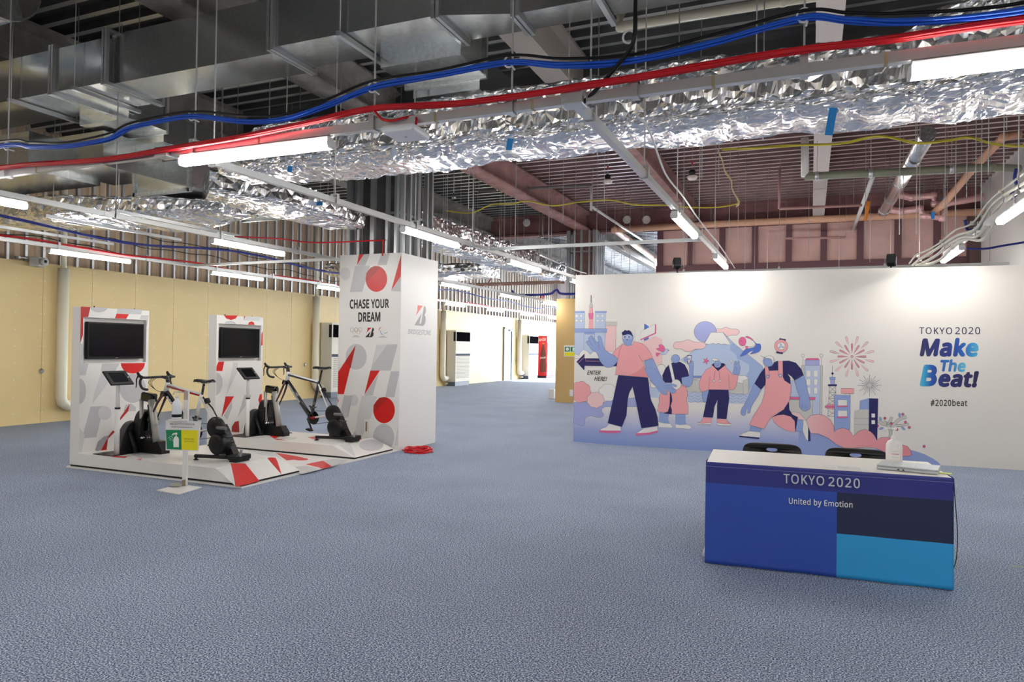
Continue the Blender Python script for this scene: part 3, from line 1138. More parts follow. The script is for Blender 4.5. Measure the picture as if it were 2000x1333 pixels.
def foil_duct(path, hw, hh, seed, du=.03, amp=1.0, rough=1.0):
    """quilted foil wrap round a rectangular duct; path of centre points, hw / hh half width and height (lists allowed)"""
    P = [Vector(p) for p in path]
    HW = hw if isinstance(hw, list) else [hw] * len(P)
    HH = hh if isinstance(hh, list) else [hh] * len(P)
    cen, ws, hs = [], [], []
    for i in range(len(P) - 1):
        n = max(1, int((P[i + 1] - P[i]).length / du))
        for k in range(n):
            t = k / n
            s_ = t * t * (3 - 2 * t)
            cen.append(P[i].lerp(P[i + 1], t))
            ws.append(HW[i] + (HW[i + 1] - HW[i]) * s_)
            hs.append(HH[i] + (HH[i + 1] - HH[i]) * s_)
    cen.append(P[-1])
    ws.append(HW[-1])
    hs.append(HH[-1])
    nper = int(4 * (max(ws) + max(hs)) / (du * 1.15))
    vs, fs = [], []
    off = Vector((seed * 13.7, seed * 5.1, seed * 2.3))
    for i, c in enumerate(cen):
        a, b = cen[max(0, i - 1)], cen[min(len(cen) - 1, i + 1)]
        t = (b - a).normalized()
        x = Vector((t.y, -t.x, 0)).normalized()
        u = x.cross(t)
        u = Vector((0, 0, 1)) if abs(t.z) < .5 else u
        s_ = i * du
        for k in range(nper):
            q = 2 * PI * k / nper
            cx, sy = math.cos(q), math.sin(q)
            e = .28
            rx = math.copysign(abs(cx) ** e, cx) * ws[i]
            ry = math.copysign(abs(sy) ** e, sy) * hs[i]
            p = c + x * rx + u * ry
            nrm = (x * (cx * .7) + u * (sy * .7) + (x * math.copysign(abs(cx) ** 3, cx) + u * math.copysign(abs(sy) ** 3, sy))).normalized()
            o3 = p + off
            d = .035 * noise.noise(o3 * 1.7) + .02 * noise.noise(o3 * 4.3)
            # creases gathered at the pins
            per = q * (ws[i] + hs[i]) * .64
            pu, pv = (s_ / .42) % 1 - .5, (per / .36) % 1 - .5
            rr = math.hypot(pu, pv)
            an = math.atan2(pv, pu)
            d -= .03 * math.exp(-rr * rr * 22)
            d += .03 * rough * math.exp(-rr * 3.4) * (1 - 2 * abs(math.sin(an * 4 + 2.2 * noise.noise(o3 * 1.1)))) * min(1, rr * 9)
            d += .018 * rough * (1 - 2.6 * abs(noise.noise(o3 * 4.6))) + .007 * rough * (1 - 2.4 * abs(noise.noise(o3 * 11)))
            # sag under the duct
            if sy < -.5:
                d += .015 * math.sin(s_ * 5.2 + seed)
            vs.append(p + nrm * (d * amp * .85))
    L_ = len(cen)
    for i in range(L_ - 1):
        for k in range(nper):
            fs.append((i * nper + k, i * nper + (k + 1) % nper, (i + 1) * nper + (k + 1) % nper, (i + 1) * nper + k))
    fs += [list(range(nper))[::-1], [(L_ - 1) * nper + k for k in range(nper)]]
    return MB().add(vs, fs, FOIL, False)


fd = thing('foil_duct', 'large crumpled silver foil duct across the middle of the ceiling', 'duct', (-2, 6.05, 3.3))
foil_duct([(-5.9, 6.0, 3.5), (-5.2, 6.0, 3.55), (-.2, 6.05, 3.58), (.65, 6.08, 3.58), (.95, 6.0, 3.62), (2.6, 5.75, 3.75)], [.30, .36, .36, .37, .45, .5], [.16, .24, .25, .25, .32, .36], 1, .026).build('wrap', fd)
TAPE = mat('blue_tape', rgb(30, 130, 200), .5)
for px, py, dz in ((998, 284, .1), (1623, 240, .2), (570, 332, .06)):
    c = aty(px, py, 5.66)
    MB().obox(c + Vector((0, -.03, 0)), (.055, .008, dz), TAPE, Matrix.Rotation(.15, 3, 'Y')).build('tape_strip', fd)
for x in (-4.9, -3.4, -1.9, -.4):
    for yy in (5.62, 6.5):
        o = place('threaded_rod', rod_me, fd, Vector((x, yy, 3.35)) - wloc(fd))
        o.scale = (1, 1, ZD - 3.35)
fd2 = thing('foil_duct', 'flat foil-wrapped duct between the lit batten and the yellow wall', 'duct', (-8, 7.5, 3.3))
foil_duct([(-11.8, 6.7, 3.35), (-9.2, 6.75, 3.3), (-8.0, 7.0, 3.26), (-6.9, 7.2, 3.3)], [.5, .62, .62, .3], [.1, .14, .13, .07], 2, .04).build('wrap', fd2)
for x in (-10.5, -9.0, -7.8):
    MB().box(x - .02, x + .02, 5.9, 8.0, 3.08, 3.12, STEEL).build('support_angle', fd2)
    for yy in (6.0, 7.9):
        o = place('threaded_rod', rod_me, fd2, Vector((x, yy, 3.08)) - wloc(fd2))
        o.scale = (1, 1, ZD - 3.08)
fd3 = thing('foil_duct', 'foil duct end curling down beside the lit main batten', 'duct', (-6, 7, 3.3))
foil_duct([(-6.75, 6.35, 3.42), (-6.35, 6.9, 3.38), (-6.15, 7.6, 3.32), (-6.2, 8.4, 3.3)], [.28, .36, .36, .3], [.15, .17, .15, .1], 3, .035).build('wrap', fd3)
MB().obox(aty(620, 398, 7.3), (.16, .01, .05), TAPE).build('tape_strip', fd3)
for yy in (6.8, 8.1):
    o = place('threaded_rod', rod_me, fd3, Vector((-6.2, yy, 3.4)) - wloc(fd3))
    o.scale = (1, 1, ZD - 3.4)
fd4 = thing('foil_duct', 'bright foil duct running away behind the stud-clad column', 'duct', (-6, 12, 3.4))
foil_duct([(-6.9, 11.0, 3.75), (-6.9, 14.5, 3.75), (-6.9, 19.6, 3.75)], [.32, .32, .32], [.28, .28, .26], 4, .05).build('wrap', fd4)
for yy in (12, 14.5, 17):
    for dx in (-.4, .4):
        o = place('threaded_rod', rod_me, fd4, Vector((-6.9 + dx, yy, 3.5)) - wloc(fd4))
        o.scale = (1, 1, ZD - 3.5)
fd5 = thing('foil_duct', 'flattened torn foil duct far off over the yellow wall', 'duct', (-9, 14, 3.4))
foil_duct([(-11.5, 15.5, 3.45), (-9.5, 15.6, 3.4), (-7.3, 15.8, 3.4)], [.8, .9, .7], [.16, .18, .12], 5, .07).build('wrap', fd5)
for x in (-11, -9, -7.6):
    o = place('threaded_rod', rod_me, fd5, Vector((x, 15.6, 3.4)) - wloc(fd5))
    o.scale = (1, 1, ZD - 3.4)

# ---------------- pipes
def pipe(name, label, pts, r, M, n=12, cat='pipe', group=None, elbow=0):
    t = thing(name, label, cat, pts[0], group)
    MB().tube(pts, r, M, n).build('run', t)
    for p in pts[1:-1]:
        q = Vector(p)
        MB().lathe(q, [(0, -r * 1.15), (r * .8, -r * .9), (r * 1.12, -r * .4), (r * 1.12, r * .4), (r * .8, r * .9), (0, r * 1.15)], M, 12).build('elbow', t)
    return t


def pipe_rods(t, pts, top=ZD):
    for p in pts:
        p = Vector(p)
        o = place('threaded_rod', rod_me, t, p - wloc(t))
        o.scale = (.9, .9, top - p.z)


GREEN = mat('grey_green_pipe', rgb(128, 130, 112), .45)
BEIGE = mat('beige_pipe', rgb(206, 200, 180), .4)
PINKPI = mat('pinkish_pipe', rgb(222, 172, 142), .45)
WPIPE = mat('white_steel_pipe', (.76, .74, .73), .35)
BRIGHT = mat('foil_lagging', (.85, .84, .85), .2, 1, bump=.4, bump_scale=20)
a = [aty(1572, 270, 12.0), aty(1572, 345, 12.0), aty(1935, 327, 12.3), atx(1985, 268, 3.3) if False else aty(1990, 330, 12.6)]
t = pipe('drain_pipe', 'grey green drain pipe with a white drop under the red deck', a[1:], .06, GREEN)
MB().tube([a[0], a[1]], .06, WPIPE, 12).build('drop', t)
pipe_rods(t, [a[1].lerp(a[2], f) for f in (.07, .37, .8)])
for f in (.07, .37, .8):
    c = a[1].lerp(a[2], f)
    MB().lathe(c, [(.068, -.03), (.074, 0), (.068, .03)], STEEL, 12, 'x').build('clamp', t)
p = [atz(1812, 262, 4.5), atz(1725, 414, 4.5)]
t = pipe('lagged_pipe', 'shiny foil-lagged pipe slanting down beneath the foil duct', p, .11, BRIGHT, 16)
for f in (.25, .5, .75, .95):
    c = p[0].lerp(p[1], f)
    MB().tube([c, c + (p[1] - p[0]).normalized() * .03], .116, BRIGHT, 16).build('lagging_band', t)
pipe_rods(t, [p[0].lerp(p[1], f) + Vector((0, 0, .08)) for f in (.2, .8)])
p = [atz(1705, 345, 4.6), atz(1660, 467, 4.6)]
t = pipe('steel_pipe', 'white pipe with an orange tag slanting below the drain pipe', p, .04, WPIPE)
pipe_rods(t, [p[0].lerp(p[1], f) for f in (.15, .85)])
c = p[0].lerp(p[1], .3)
MB().obox(c + Vector((.06, 0, -.2)), (.07, .008, .4), mat('orange_tag', rgb(226, 130, 30), .5), Matrix.Rotation(.15, 3, 'Y')).build('tag_ribbon', t)
p = [atz(1157, 405, 4.5), atz(1262, 474, 4.5)]
t = pipe('steel_pipe', 'slim white pipe slanting away beside the far column', p, .03, WPIPE)
pipe_rods(t, [p[0], p[1]])
p = [aty(935, 373, 14.5), aty(1155, 362, 14.8)]
t = pipe('steel_pipe', 'thin grey pipe crossing in front of the pink beam', p, .03, mat('grey_pipe', rgb(120, 110, 110), .5))
pipe_rods(t, [p[0], p[1]])
MB().tube([p[1], p[1] - Vector((0, 0, .55))], .028, WPIPE).build('drop', t)
p = [aty(1522, 408, 15.5), aty(1684, 401, 15.5)]
t = pipe('steel_pipe', 'thin pink pipe across the pale beam', p, .028, mat('rose_pipe', rgb(186, 140, 136), .5))
pipe_rods(t, [p[0], p[0].lerp(p[1], .9)])
MB().tube([p[0], p[0] + Vector((0, 0, .85))], .028, MATS['rose_pipe']).build('drop', t)
p = [aty(1535, 466, 18.5), aty(1652, 464, 18.5)]
t = pipe('steel_pipe', 'short rose pipe in front of the pink boards', p, .028, MATS['rose_pipe'])
pipe_rods(t, [p[0], p[1]])
# long pipe under the far girder, turning away at the column
p = [aty(1920, 414, 18.7), aty(1700, 424, 18.7), aty(1400, 438, 18.7), aty(1200, 449, 18.7), aty(1300, 523, 24.5)]
t = pipe('main_pipe', 'long peach pipe under the far girder turning away by the column', p, .085, PINKPI, 14)
pipe_rods(t, [p[0].lerp(p[3], f) for f in (.1, .4, .7, .95)])
p = [aty(1170, 458, 21), aty(1300, 530, 28)]
t = pipe('main_pipe', 'pale grey pipe running away beyond the far column', p, .1, mat('pale_pipe', rgb(190, 184, 176), .5), 14)
pipe_rods(t, [p[0], p[1]])
# pipe on the wall side at upper edge
p = [aty(1212, 28, 7.2), aty(1212, 52, 7.2), aty(1530, 2, 7.2), aty(1640, -14, 7.2)]
t = pipe('drain_pipe', 'beige drain pipe with an elbow near the upper edge', p, .05, BEIGE)
pipe_rods(t, [p[1].lerp(p[2], f) for f in (.3, .8)])
# pair of pink lagged pipes with loops on the mural side
p = [aty(1995, 262, 14.5), aty(1960, 268, 14.5), aty(1900, 330, 15.5), aty(1842, 400, 17.2), aty(1812, 425, 17.8)]
t = pipe('lagged_pipe', 'cream pipe bending down toward the lagged loops', p, .07, PINKPI)
pipe_rods(t, [p[2], p[3]])
for k, (pts, lab) in enumerate(((((1750, 380), (1780, 386), (1822, 382), (1826, 398), (1850, 397), (1920, 385)), 'upper pink lagged pipe loop beside the shiny pipe'), (((1735, 409), (1760, 413), (1796, 408), (1804, 422), (1840, 426), (1844, 400)), 'lower pink lagged pipe loop beside the shiny pipe'))):
    p = [aty(x, y, 17.5) for x, y in pts]
    t = pipe('lagged_pipe', lab, p, .075, mat('pink_lagging', rgb(216, 170, 168), .35, .3, bump=.5, bump_scale=18))
    pipe_rods(t, [p[0], p[3]])
    c = aty(*((1842, 394) if k == 0 else (1822, 421)), 17.4)
    MB().obox(c, (.06, .03, .15), TAPE).build('tape_strip', t)
# round duct in the upper corner
c = aty(-40, -25, 4.2)
t = thing('round_duct', 'big round grey duct in the upper corner', 'duct', c)
MB().tube([c + Vector((-2.5, .3, .1)), c + Vector((.35, 0, 0))], .34, GALVW, 28).build('tube', t)
MB().tube([c + Vector((.3, 0, 0)), c + Vector((.36, 0, 0))], .36, GALV, 28).build('collar', t)
pipe_rods(t, [c + Vector((-.5, 0, .2)), c + Vector((-1.8, 0, .2))])
p = [aty(20, 40, 5.9), aty(135, 82, 6.9)]
t = pipe('steel_pipe', 'grey pipe running above the near duct end', p, .04, mat('dull_steel', (.4, .4, .4), .4, .6))
pipe_rods(t, [p[0], p[1]])

# free-hanging threaded rods scattered below the deck
rnd = random.Random(11)
HANGR = [(160, 8.2), (227, 9), (383, 8), (425, 9.6), (567, 9), (640, 9.5), (780, 9), (915, 8.5), (925, 12), (900, 14), (985, 14), (1012, 16), (1060, 17), (1078, 15.5), (1220, 16), (1335, 9.2), (1370, 9.6), (1403, 9.9), (1425, 13), (1442, 13.3), (1456, 14), (1500, 16), (1580, 15), (1640, 16.5), (1757, 10.5), (1764, 13), (1790, 9.5), (1888, 9.5), (1930, 8.3), (1965, 8.0), (1740, 16), (1700, 17), (1475, 18), (1340, 17), (1355, 15), (866, 15), (870, 12.5), (1100, 12), (1180, 10), (1185, 16), (1690, 12.5), (1850, 13)]
for k, (px, y) in enumerate(HANGR):
    q = aty(px, 400, y)
    z0 = 2.9 + .9 * rnd.random() if px > 845 else 3.2 + .8 * rnd.random()
    o = place('hanger_rod', rod_me, None, (q.x, y, z0))
    o.scale = (.85, .85, ZD + .07 - z0)
    tag(o, 'bare threaded hanger rod dangling from the deck', 'rod', 'bare hanger rods below the deck')

# smoke detectors
for px, py, yy, lab in ((1187, 352, 13, 'white smoke detector hanging near the pink beam'), (1352, 344, 12.5, 'white smoke detector hanging beside the slanting lighting rail')):
    c = aty(px, py, yy)
    t = thing('smoke_detector', lab, 'detector', c, 'hanging smoke detectors')
    MB().lathe(c, [(0, -.07), (.05, -.068), (.085, -.045), (.09, -.01), (.07, .005), (0, .006)], mat('detector_white', rgb(228, 216, 208), .4), 20).build('head', t)
    MB().lathe(c, [(.055, .006), (.06, .09), (.03, .11)], BLACK, 14).build('base', t)
    o = place('threaded_rod', rod_me, t, (0, 0, .1))
    o.scale = (.8, .8, ZD - c.z - .1)
    MB().box(c.x - .012, c.x + .012, c.y - .012, c.y + .012, c.z + .2, c.z + .27, mat('red_tag', rgb(190, 30, 40), .5)).build('wire_cap', t)
for px, py, yy, lab in ((974, 370, 14, 'sprinkler head hanging close to the pink beam'), (886, 385, 13, 'sprinkler head hanging close to the stud-clad near column'), (1059, 463, 18.5, 'sprinkler head hanging low beside the far column')):
    c = aty(px, py, yy)
    t = thing('sprinkler_head', lab, 'sprinkler', c, 'sprinkler heads')
    MB().lathe(c, [(0, -.03), (.04, -.025), (.045, 0), (.015, .02), (.015, .08)], CHROME, 12).build('bulb', t)
    o = place('drop_pipe', rod_me, t, (0, 0, .07))
    o.scale = (1.5, 1.5, ZD - c.z - .07)

# white conduits sweeping down at the mural side
CON = mat('white_conduit', rgb(216, 212, 200), .42)
base = [(2010, 352), (1960, 385), (1935, 412), (1905, 452), (1872, 458), (1845, 478), (1822, 497), (1795, 508), (1782, 516)]
for k in range(4):
    pts = []
    for i, (x, y) in enumerate(base):
        yy = 7.3 + i * .42
        pts.append(aty(x + k * 7 - 6, y + (k - 1.5) * 11 * (1 - i * .09) + 4 * math.sin(i * 1.7 + k), yy))
    t = thing('conduit', 'cream electrical conduit in wavy sweeps, %s of four' % ('topmost', 'second from the top', 'third from the top', 'lowest')[k], 'conduit', pts[0], 'wavy conduits by the mural')
    MB().tube(catmull(pts, 6), .017 if k else .01, CON, 8).build('run', t)
    for q in pts[1:-1:2]:
        MB().lathe(q, [(.02, -.02), (.023, 0), (.02, .02)], CON, 8).build('coupling', t)
for i in (1, 3, 5, 7):
    q = aty(base[i][0], base[i][1], 7.3 + i * .42)
    o = place('hanger_rod', rod_me, None, (q.x, q.y, q.z - .05))
    o.scale = (.85, .85, ZD - q.z + .05)
    tag(o, 'threaded rod carrying the wavy cream conduits', 'rod', 'rods carrying the conduits')
for k, (pts, lab) in enumerate(((((1985, 330), (1982, 350), (1990, 372), (1975, 385), (1984, 365), (2010, 352)), 'loose dark blue cable loop near the frame edge'), (((1885, 430), (1892, 450), (1915, 440), (1940, 425), (1975, 395), (2000, 372)), 'dark blue cable rising along the conduits'), (((1888, 486), (1925, 486), (1960, 480), (2010, 472)), 'dark blue cable crossing the white side wall'))):
    p = [aty(x, y, 9.0) for x, y in pts]
    tag(MB().tube(catmull(p, 6), .018 if k < 2 else .012, BLUED, 7).build('blue_cable', None, origin=p[0]), lab, 'cable', 'loose blue cables by the side wall')
# white lead running beside the lighting rail to the mural
p = [atz(x, y, 2.95) for x, y in ((1242, 225), (1268, 255), (1300, 340), (1335, 385), (1362, 425), (1385, 455), (1402, 475), (1418, 498), (1435, 524))]
tag(MB().tube(catmull(p, 6), .008, WCAB, 7).build('white_cable', None, origin=p[0]), 'white cable clipped beside the rail that ends at the mural', 'cable')
p = [atz(x, y, 2.95) for x, y in ((1055, 498), (1085, 512), (1110, 522), (1130, 530), (1145, 534))]
tag(MB().tube(catmull(p, 6), .012, WCAB, 7).build('white_cable', None, origin=p[0]), 'white cable running loose over the mural corner', 'cable')
# far cable tray and wiring seen through the gap
t = thing('cable_tray', 'brown ladder cable tray far off over the yellow wall', 'cable tray', (-8, 17, 3.0))
a, b = aty(880, 557, 17.0), aty(1095, 550, 17.0)
for dy in (0, .3):
    MB().tube([a + Vector((0, dy, 0)), b + Vector((0, dy, 0))], .03, mat('brown_tray', rgb(150, 118, 104), .6), 4, sy=1.4).build('side_rail', t)
for k in range(8):
    c = a.lerp(b, (k + .5) / 8)
    MB().box(c.x - .02, c.x + .02, c.y, c.y + .3, c.z - .04, c.z - .02, MATS['brown_tray']).build('rung', t)
for f in (.1, .5, .9):
    c = a.lerp(b, f)
    o = place('threaded_rod', rod_me, t, c - wloc(t))
    o.scale = (1, 1, ZD - c.z)
p = [aty(x, y, 16.9) for x, y in ((1000, 568), (1010, 576), (1070, 575), (1082, 569), (1088, 567), (1096, 574), (1130, 574))]
tag(MB().tube(catmull(p, 5), .03, BLUED, 7).build('blue_cable', None, origin=p[0]), 'dark blue cable hanging below the far cable tray', 'cable')
p = [a.lerp(b, f) + Vector((0, .12, h)) for f, h in ((.02, -.005), (.15, -.005), (.32, -.005), (.40, .28), (.48, -.005), (.62, -.005))]
tag(MB().tube(catmull(p, 5), .016, mat('brown_red_cable', rgb(150, 60, 50), .5), 6).build('red_cable', None, origin=p[0]), 'thin red cable looping over the far cable tray', 'cable')
# ================================================================== THE CYCLING BOOTH
def atp(px, py, p0, n):
    d = ray(px, py)
    return CAM + d * ((Vector(p0) - CAM).dot(n) / d.dot(n))


ZDK = .175
by0, by1 = 5.64, 8.63
bs = thing('booth_floor', 'thin white floor sheet with red and grey shapes under both stands', 'floor sheet', (-8.12, by0, 0))
MB().box(-8.13, -5.42, by0, by1, 0, .018, PANELW).build('sheet', bs)
sh = Sheet(lambda x, y: atz(x, y, .018), (0, 0, 1)).crop(400, 820, 5)
g = MB()
sh.poly(g, [(690, 325), (860, 352), (965, 372), (880, 392), (800, 400)], REDP)
sh.disc(g, 940, 388, 72, 12, REDP, 2)
sh.poly(g, [(985, 437), (1152, 402), (1242, 458), (1150, 480)], REDP)
sh.poly(g, [(1152, 402), (1260, 385), (1400, 400), (1330, 430), (1242, 458)], GREYP)
sh.poly(g, [(840, 470), (985, 450), (1150, 482), (960, 530), (880, 520)], GREYP)
sh.poly(g, [(420, 300), (690, 330), (760, 400), (560, 350)], GREYL)
split_build(g, 'print', bs)

RAMPN = Vector((.135, 0, .36)).normalized()


def stand(dx, y0, lab):
    """TV tower and raised deck of one riding place"""
    t = thing('riding_stand', lab, 'display stand', (-8.10 + dx, y0, .018), 'riding stands')
    x0, x1, y1 = -8.10 + dx, -7.95 + dx, y0 + .93
    ra, rb, rc, rd = y0 + .037, y0 + .893, 1.245, 1.792
    m_ = MB()
    m_.box(x0, x1 - .055, y0, y1, .04, 1.915, PANELW)
    m_.box(x1 - .055, x1, y0, ra, .04, 1.915, PANELW).box(x1 - .055, x1, rb, y1, .04, 1.915, PANELW)
    m_.box(x1 - .055, x1, ra, rb, rd, 1.915, PANELW).box(x1 - .055, x1, ra, rb, .04, rc, PANELW)
    tw = m_.build('tower', t)
    MB().box(x0 + .008, -5.462, y0 + .008, y1 - .008, .018, .04, BLACK).build('plinth', t)
    xr, xe = -5.81, -5.45
    d = MB()
    d.add([(x1, y0, .04), (xe, y0, .04), (xr, y0, ZDK), (x1, y0, ZDK), (x1, y1, .04), (xe, y1, .04), (xr, y1, ZDK), (x1, y1, ZDK)],
          [(0, 1, 2, 3), (7, 6, 5, 4), (0, 4, 5, 1), (1, 5, 6, 2), (2, 6, 7, 3), (3, 7, 4, 0)], PANELW)
    dk = d.build('deck', t)
    for yy in (y0 + .2, y0 + .75):
        MB().tube([(x1 - .05, yy, 1.915), (x1 - .05, yy, 1.935)], .008, BLACK, 6).build('lifting_eye', tw)
    return t, tw, dk, x1


s1, tw1, dk1, xf1 = stand(0, 5.66, 'nearer white riding stand with TV tower and red-striped ramp')
s2, tw2, dk2, xf2 = stand(.08, 7.65, 'farther white riding stand beside the printed pillar box')

# print on the near tower
sh = Sheet(lambda x, y: atx(x, y, xf1), (1, 0, 0)).crop(130, 590, 8.889)
g = MB()
sh.poly(g, [(248, 80), (415, 90), (375, 262), (290, 268), (285, 575), (236, 722)], REDD)
sh.poly(g, [(415, 92), (718, 103), (690, 140), (640, 170), (560, 186), (480, 172), (430, 140)], GREYP)
sh.poly(g, [(885, 112), (1310, 132), (1295, 218), (868, 205)], GREYP)
sh.poly(g, [(866, 205), (1082, 214), (1035, 296), (840, 285)], REDP, 2)
sh.poly(g, [(1293, 232), (1428, 236), (1400, 420), (1388, 420), (1388, 312), (1275, 300)], GREYP)
sh.poly(g, [(236, 724), (283, 728), (283, 1060), (380, 1078), (330, 1275), (226, 1275)], GREYP)
sh.poly(g, [(620, 1075), (920, 1070), (840, 1210), (590, 1200)], GREYP)
sh.poly(g, [(938, 1066), (1360, 1062)] + [(1150 + 208 * math.cos(a), 1066 + 180 * math.sin(a)) for a in [R(5 + 10 * k) for k in range(18)]], REDP, 2)
sh.crop(140, 700, 6.665)
sh.disc(g, 795, 395, 172, 188, GREYP)
sh.poly(g, [(104, 260)] + [(104 + 82 * math.sin(a), 430 - 165 * math.cos(a)) for a in [R(12 * k) for k in range(1, 15)]] + [(100, 600)], GREYP)
sh.poly(g, [(395, 160), (570, 165), (440, 370), (265, 600), (300, 430)], GREYL, 2)
sh.poly(g, [(245, 632), (420, 622), (320, 1028), (135, 1045)], GREYP)
sh.disc(g, 430, 715, 85, 90, GREYL, 2)
sh.poly(g, [(754, 596), (735, 690), (612, 830), (612, 800)], REDD, 3)
sh.poly(g, [(675, 690), (700, 610), (770, 590), (835, 640), (830, 690)], GREYP, 2)
sh.poly(g, [(535, 940), (480, 1010), (365, 1225), (450, 1222), (470, 1050), (560, 960)], REDD, 4)
sh.poly(g, [(305, 1200), (340, 1090), (420, 1020), (480, 1005), (365, 1222)], mat('print_mid_grey', rgb(160, 160, 162), .4), 3)
sh.poly(g, [(100, 900), (170, 1000), (130, 1215), (92, 1225)], GREYL, 1)
split_build(g, 'print', tw1)
# print on the far tower
sh = Sheet(lambda x, y: atx(x, y, xf2), (1, 0, 0)).crop(400, 600, 5.123)
g = MB()
sh.poly(g, [(190, 83), (328, 86), (310, 115), (262, 130), (215, 115)], REDP)
sh.poly(g, [(195, 165), (215, 145), (255, 137), (300, 150), (316, 172)], GREYP)
sh.poly(g, [(392, 92), (405, 92), (388, 132)], REDP)
sh.poly(g, [(405, 92), (560, 98), (545, 140), (388, 135)], GREYL)
sh.poly(g, [(432, 178), (440, 155), (465, 143), (490, 155), (498, 180)], REDP, 2)
sh.poly(g, [(580, 240), (578, 385), (563, 385), (568, 270)], REDP, 2)
sh.poly(g, [(115, 640), (118, 590), (135, 550), (193, 548), (175, 640)], REDP, 2)
sh.poly(g, [(115, 655), (150, 670), (176, 720), (176, 790), (150, 860), (115, 890)], GREYP)
sh.poly(g, [(285, 555), (330, 560), (330, 640), (215, 885), (250, 720)], GREYL)
sh.poly(g, [(208, 895), (292, 895), (165, 1105)], REDP, 2)
sh.poly(g, [(270, 930), (275, 1000), (225, 1130), (190, 1090)], GREYP)
sh.poly(g, [(395, 880), (465, 880), (400, 1000), (330, 1100)], GREYP)
sh.poly(g, [(550, 875), (571, 870), (570, 1050), (535, 930)], REDP, 2)
sh.poly(g, [(268, 1250), (270, 1200), (300, 1150), (340, 1140), (345, 1255)], REDD, 2)
split_build(g, 'print', tw2)
# prints on decks and ramps
sh = Sheet(lambda x, y: atz(x, y, ZDK), (0, 0, 1))
g = MB()
sh.crop(120, 860, 5.556)
sh.poly(g, [(540, 170), (720, 180), (690, 195), (560, 186)], REDP)
sh.poly(g, [(810, 208), (868, 203), (868, 218)], REDP)
sh.poly(g, [(735, 150), (900, 130), (1050, 190), (860, 200)], GREYP)
sh.poly(g, [(1300, 160), (1480, 170), (1560, 215), (1380, 225)], GREYL)
split_build(g, 'print', dk1)
g = MB()
sh.crop(400, 820, 5)
sh.poly(g, [(610, 145), (740, 165), (680, 185), (800, 205), (700, 200)], REDP)
sh.poly(g, [(1000, 175), (1070, 166), (1130, 198), (1080, 196)], REDP)
sh.disc(g, 1505, 188, 30, 10, REDP)
sh.poly(g, [(740, 180), (900, 170), (890, 195), (800, 200)], GREYL)
split_build(g, 'print', dk2)
e_ = Vector((-5.81, 0, ZDK))
sh = Sheet(lambda x, y: atp(x, y, e_, RAMPN), RAMPN).crop(400, 820, 5)
for pts, M, dk in (([(250, 428), (395, 430), (535, 602), (303, 658), (262, 470)], REDP, dk1), ([(610, 378), (640, 370), (690, 374), (710, 410), (752, 540)], REDP, dk1), ([(125, 488), (245, 432), (262, 470), (298, 650)], GREYL, dk1), ([(1310, 250), (1420, 232), (1475, 375)], GREYL, dk2), ([(1625 + 118 * math.cos(PI * k / 16), 252 + 56 * math.sin(PI * k / 16)) for k in range(32)], GREYP, dk2)):
    flat_build(sh.poly(MB(), pts, M), 'ramp_print', dk)

# ---------------- TVs
def tv(dx, y0, lab, group):
    xa = -8.005 + dx
    t = thing('television', lab, 'television', (xa, y0 + .46, 1.29), group)
    a, b, c, d = y0 + .075, y0 + .845, 1.293, 1.742
    MB().box(xa + .02, xa + .075, a, b, c, d, BLACK, .006).build('casing', t)
    MB().box(xa + .0755, xa + .0775, a + .018, b - .018, c + .03, d - .018, mat('tv_screen', (.002, .002, .0025), .15, spec=.25)).build('screen', t)
    MB().box(xa + .001, xa + .03, a + .2, b - .2, c + .1, d - .1, BLACK).build('wall_mount', t)
    MB().box(xa + .0755, xa + .077, (a + b) / 2 - .02, (a + b) / 2 + .02, c + .01, c + .016, CHROME).build('emblem', t)


tv(0, 5.66, 'switched-off black television in the nearer tower', 'booth televisions')
tv(.08, 7.65, 'switched-off black television in the farther tower', 'booth televisions')

# ---------------- tablet stands
def tablet_stand(dx, dy, lab):
    px_, py_ = -7.47 + dx, 5.79 + dy
    t = thing('tablet_stand', lab, 'tablet stand', (px_, py_, ZDK), 'tablet stands')
    MB().box(px_ - .28, px_ + .05, py_ - .09, py_ + .3, ZDK + .001, ZDK + .009, BLACK).build('base_plate', t)
    MB().tube([(px_, py_, ZDK + .009), (px_, py_, .72)], .029, WHITE, 14).build('lower_pole', t)
    MB().tube([(px_, py_, .70), (px_, py_, 1.06)], .022, WHITE, 14).build('upper_pole', t)
    MB().tube([(px_, py_, .715), (px_, py_, .735)], .031, BLACK, 14).build('collar', t)
    rot = Matrix.Rotation(R(-38), 3, 'Y')
    c = Vector((px_, py_ + .0, 1.08))
    e = MB().obox(c, (.22, .30, .022), BLACK, Matrix.Rotation(R(52) , 3, 'Y').inverted() if False else Matrix.Rotation(R(45), 3, 'Y'), .008).build('enclosure', t)
    n = Matrix.Rotation(R(45), 3, 'Y') @ Vector((0, 0, 1))
    MB().obox(c + n * .0115, (.145, .2, .002), mat('tablet_screen', (.004, .004, .005), .12, spec=.3), Matrix.Rotation(R(45), 3, 'Y')).build('screen', e)
    MB().obox(c + n * .0118 + Vector((0, .125, 0)), (.014, .014, .002), WHITE, Matrix.Rotation(R(45), 3, 'Y')).build('home_button', e)


tablet_stand(0, 0, 'black tablet on a white pole before the nearer tower')
tablet_stand(.08, 1.99, 'black tablet on a white pole before the farther tower')

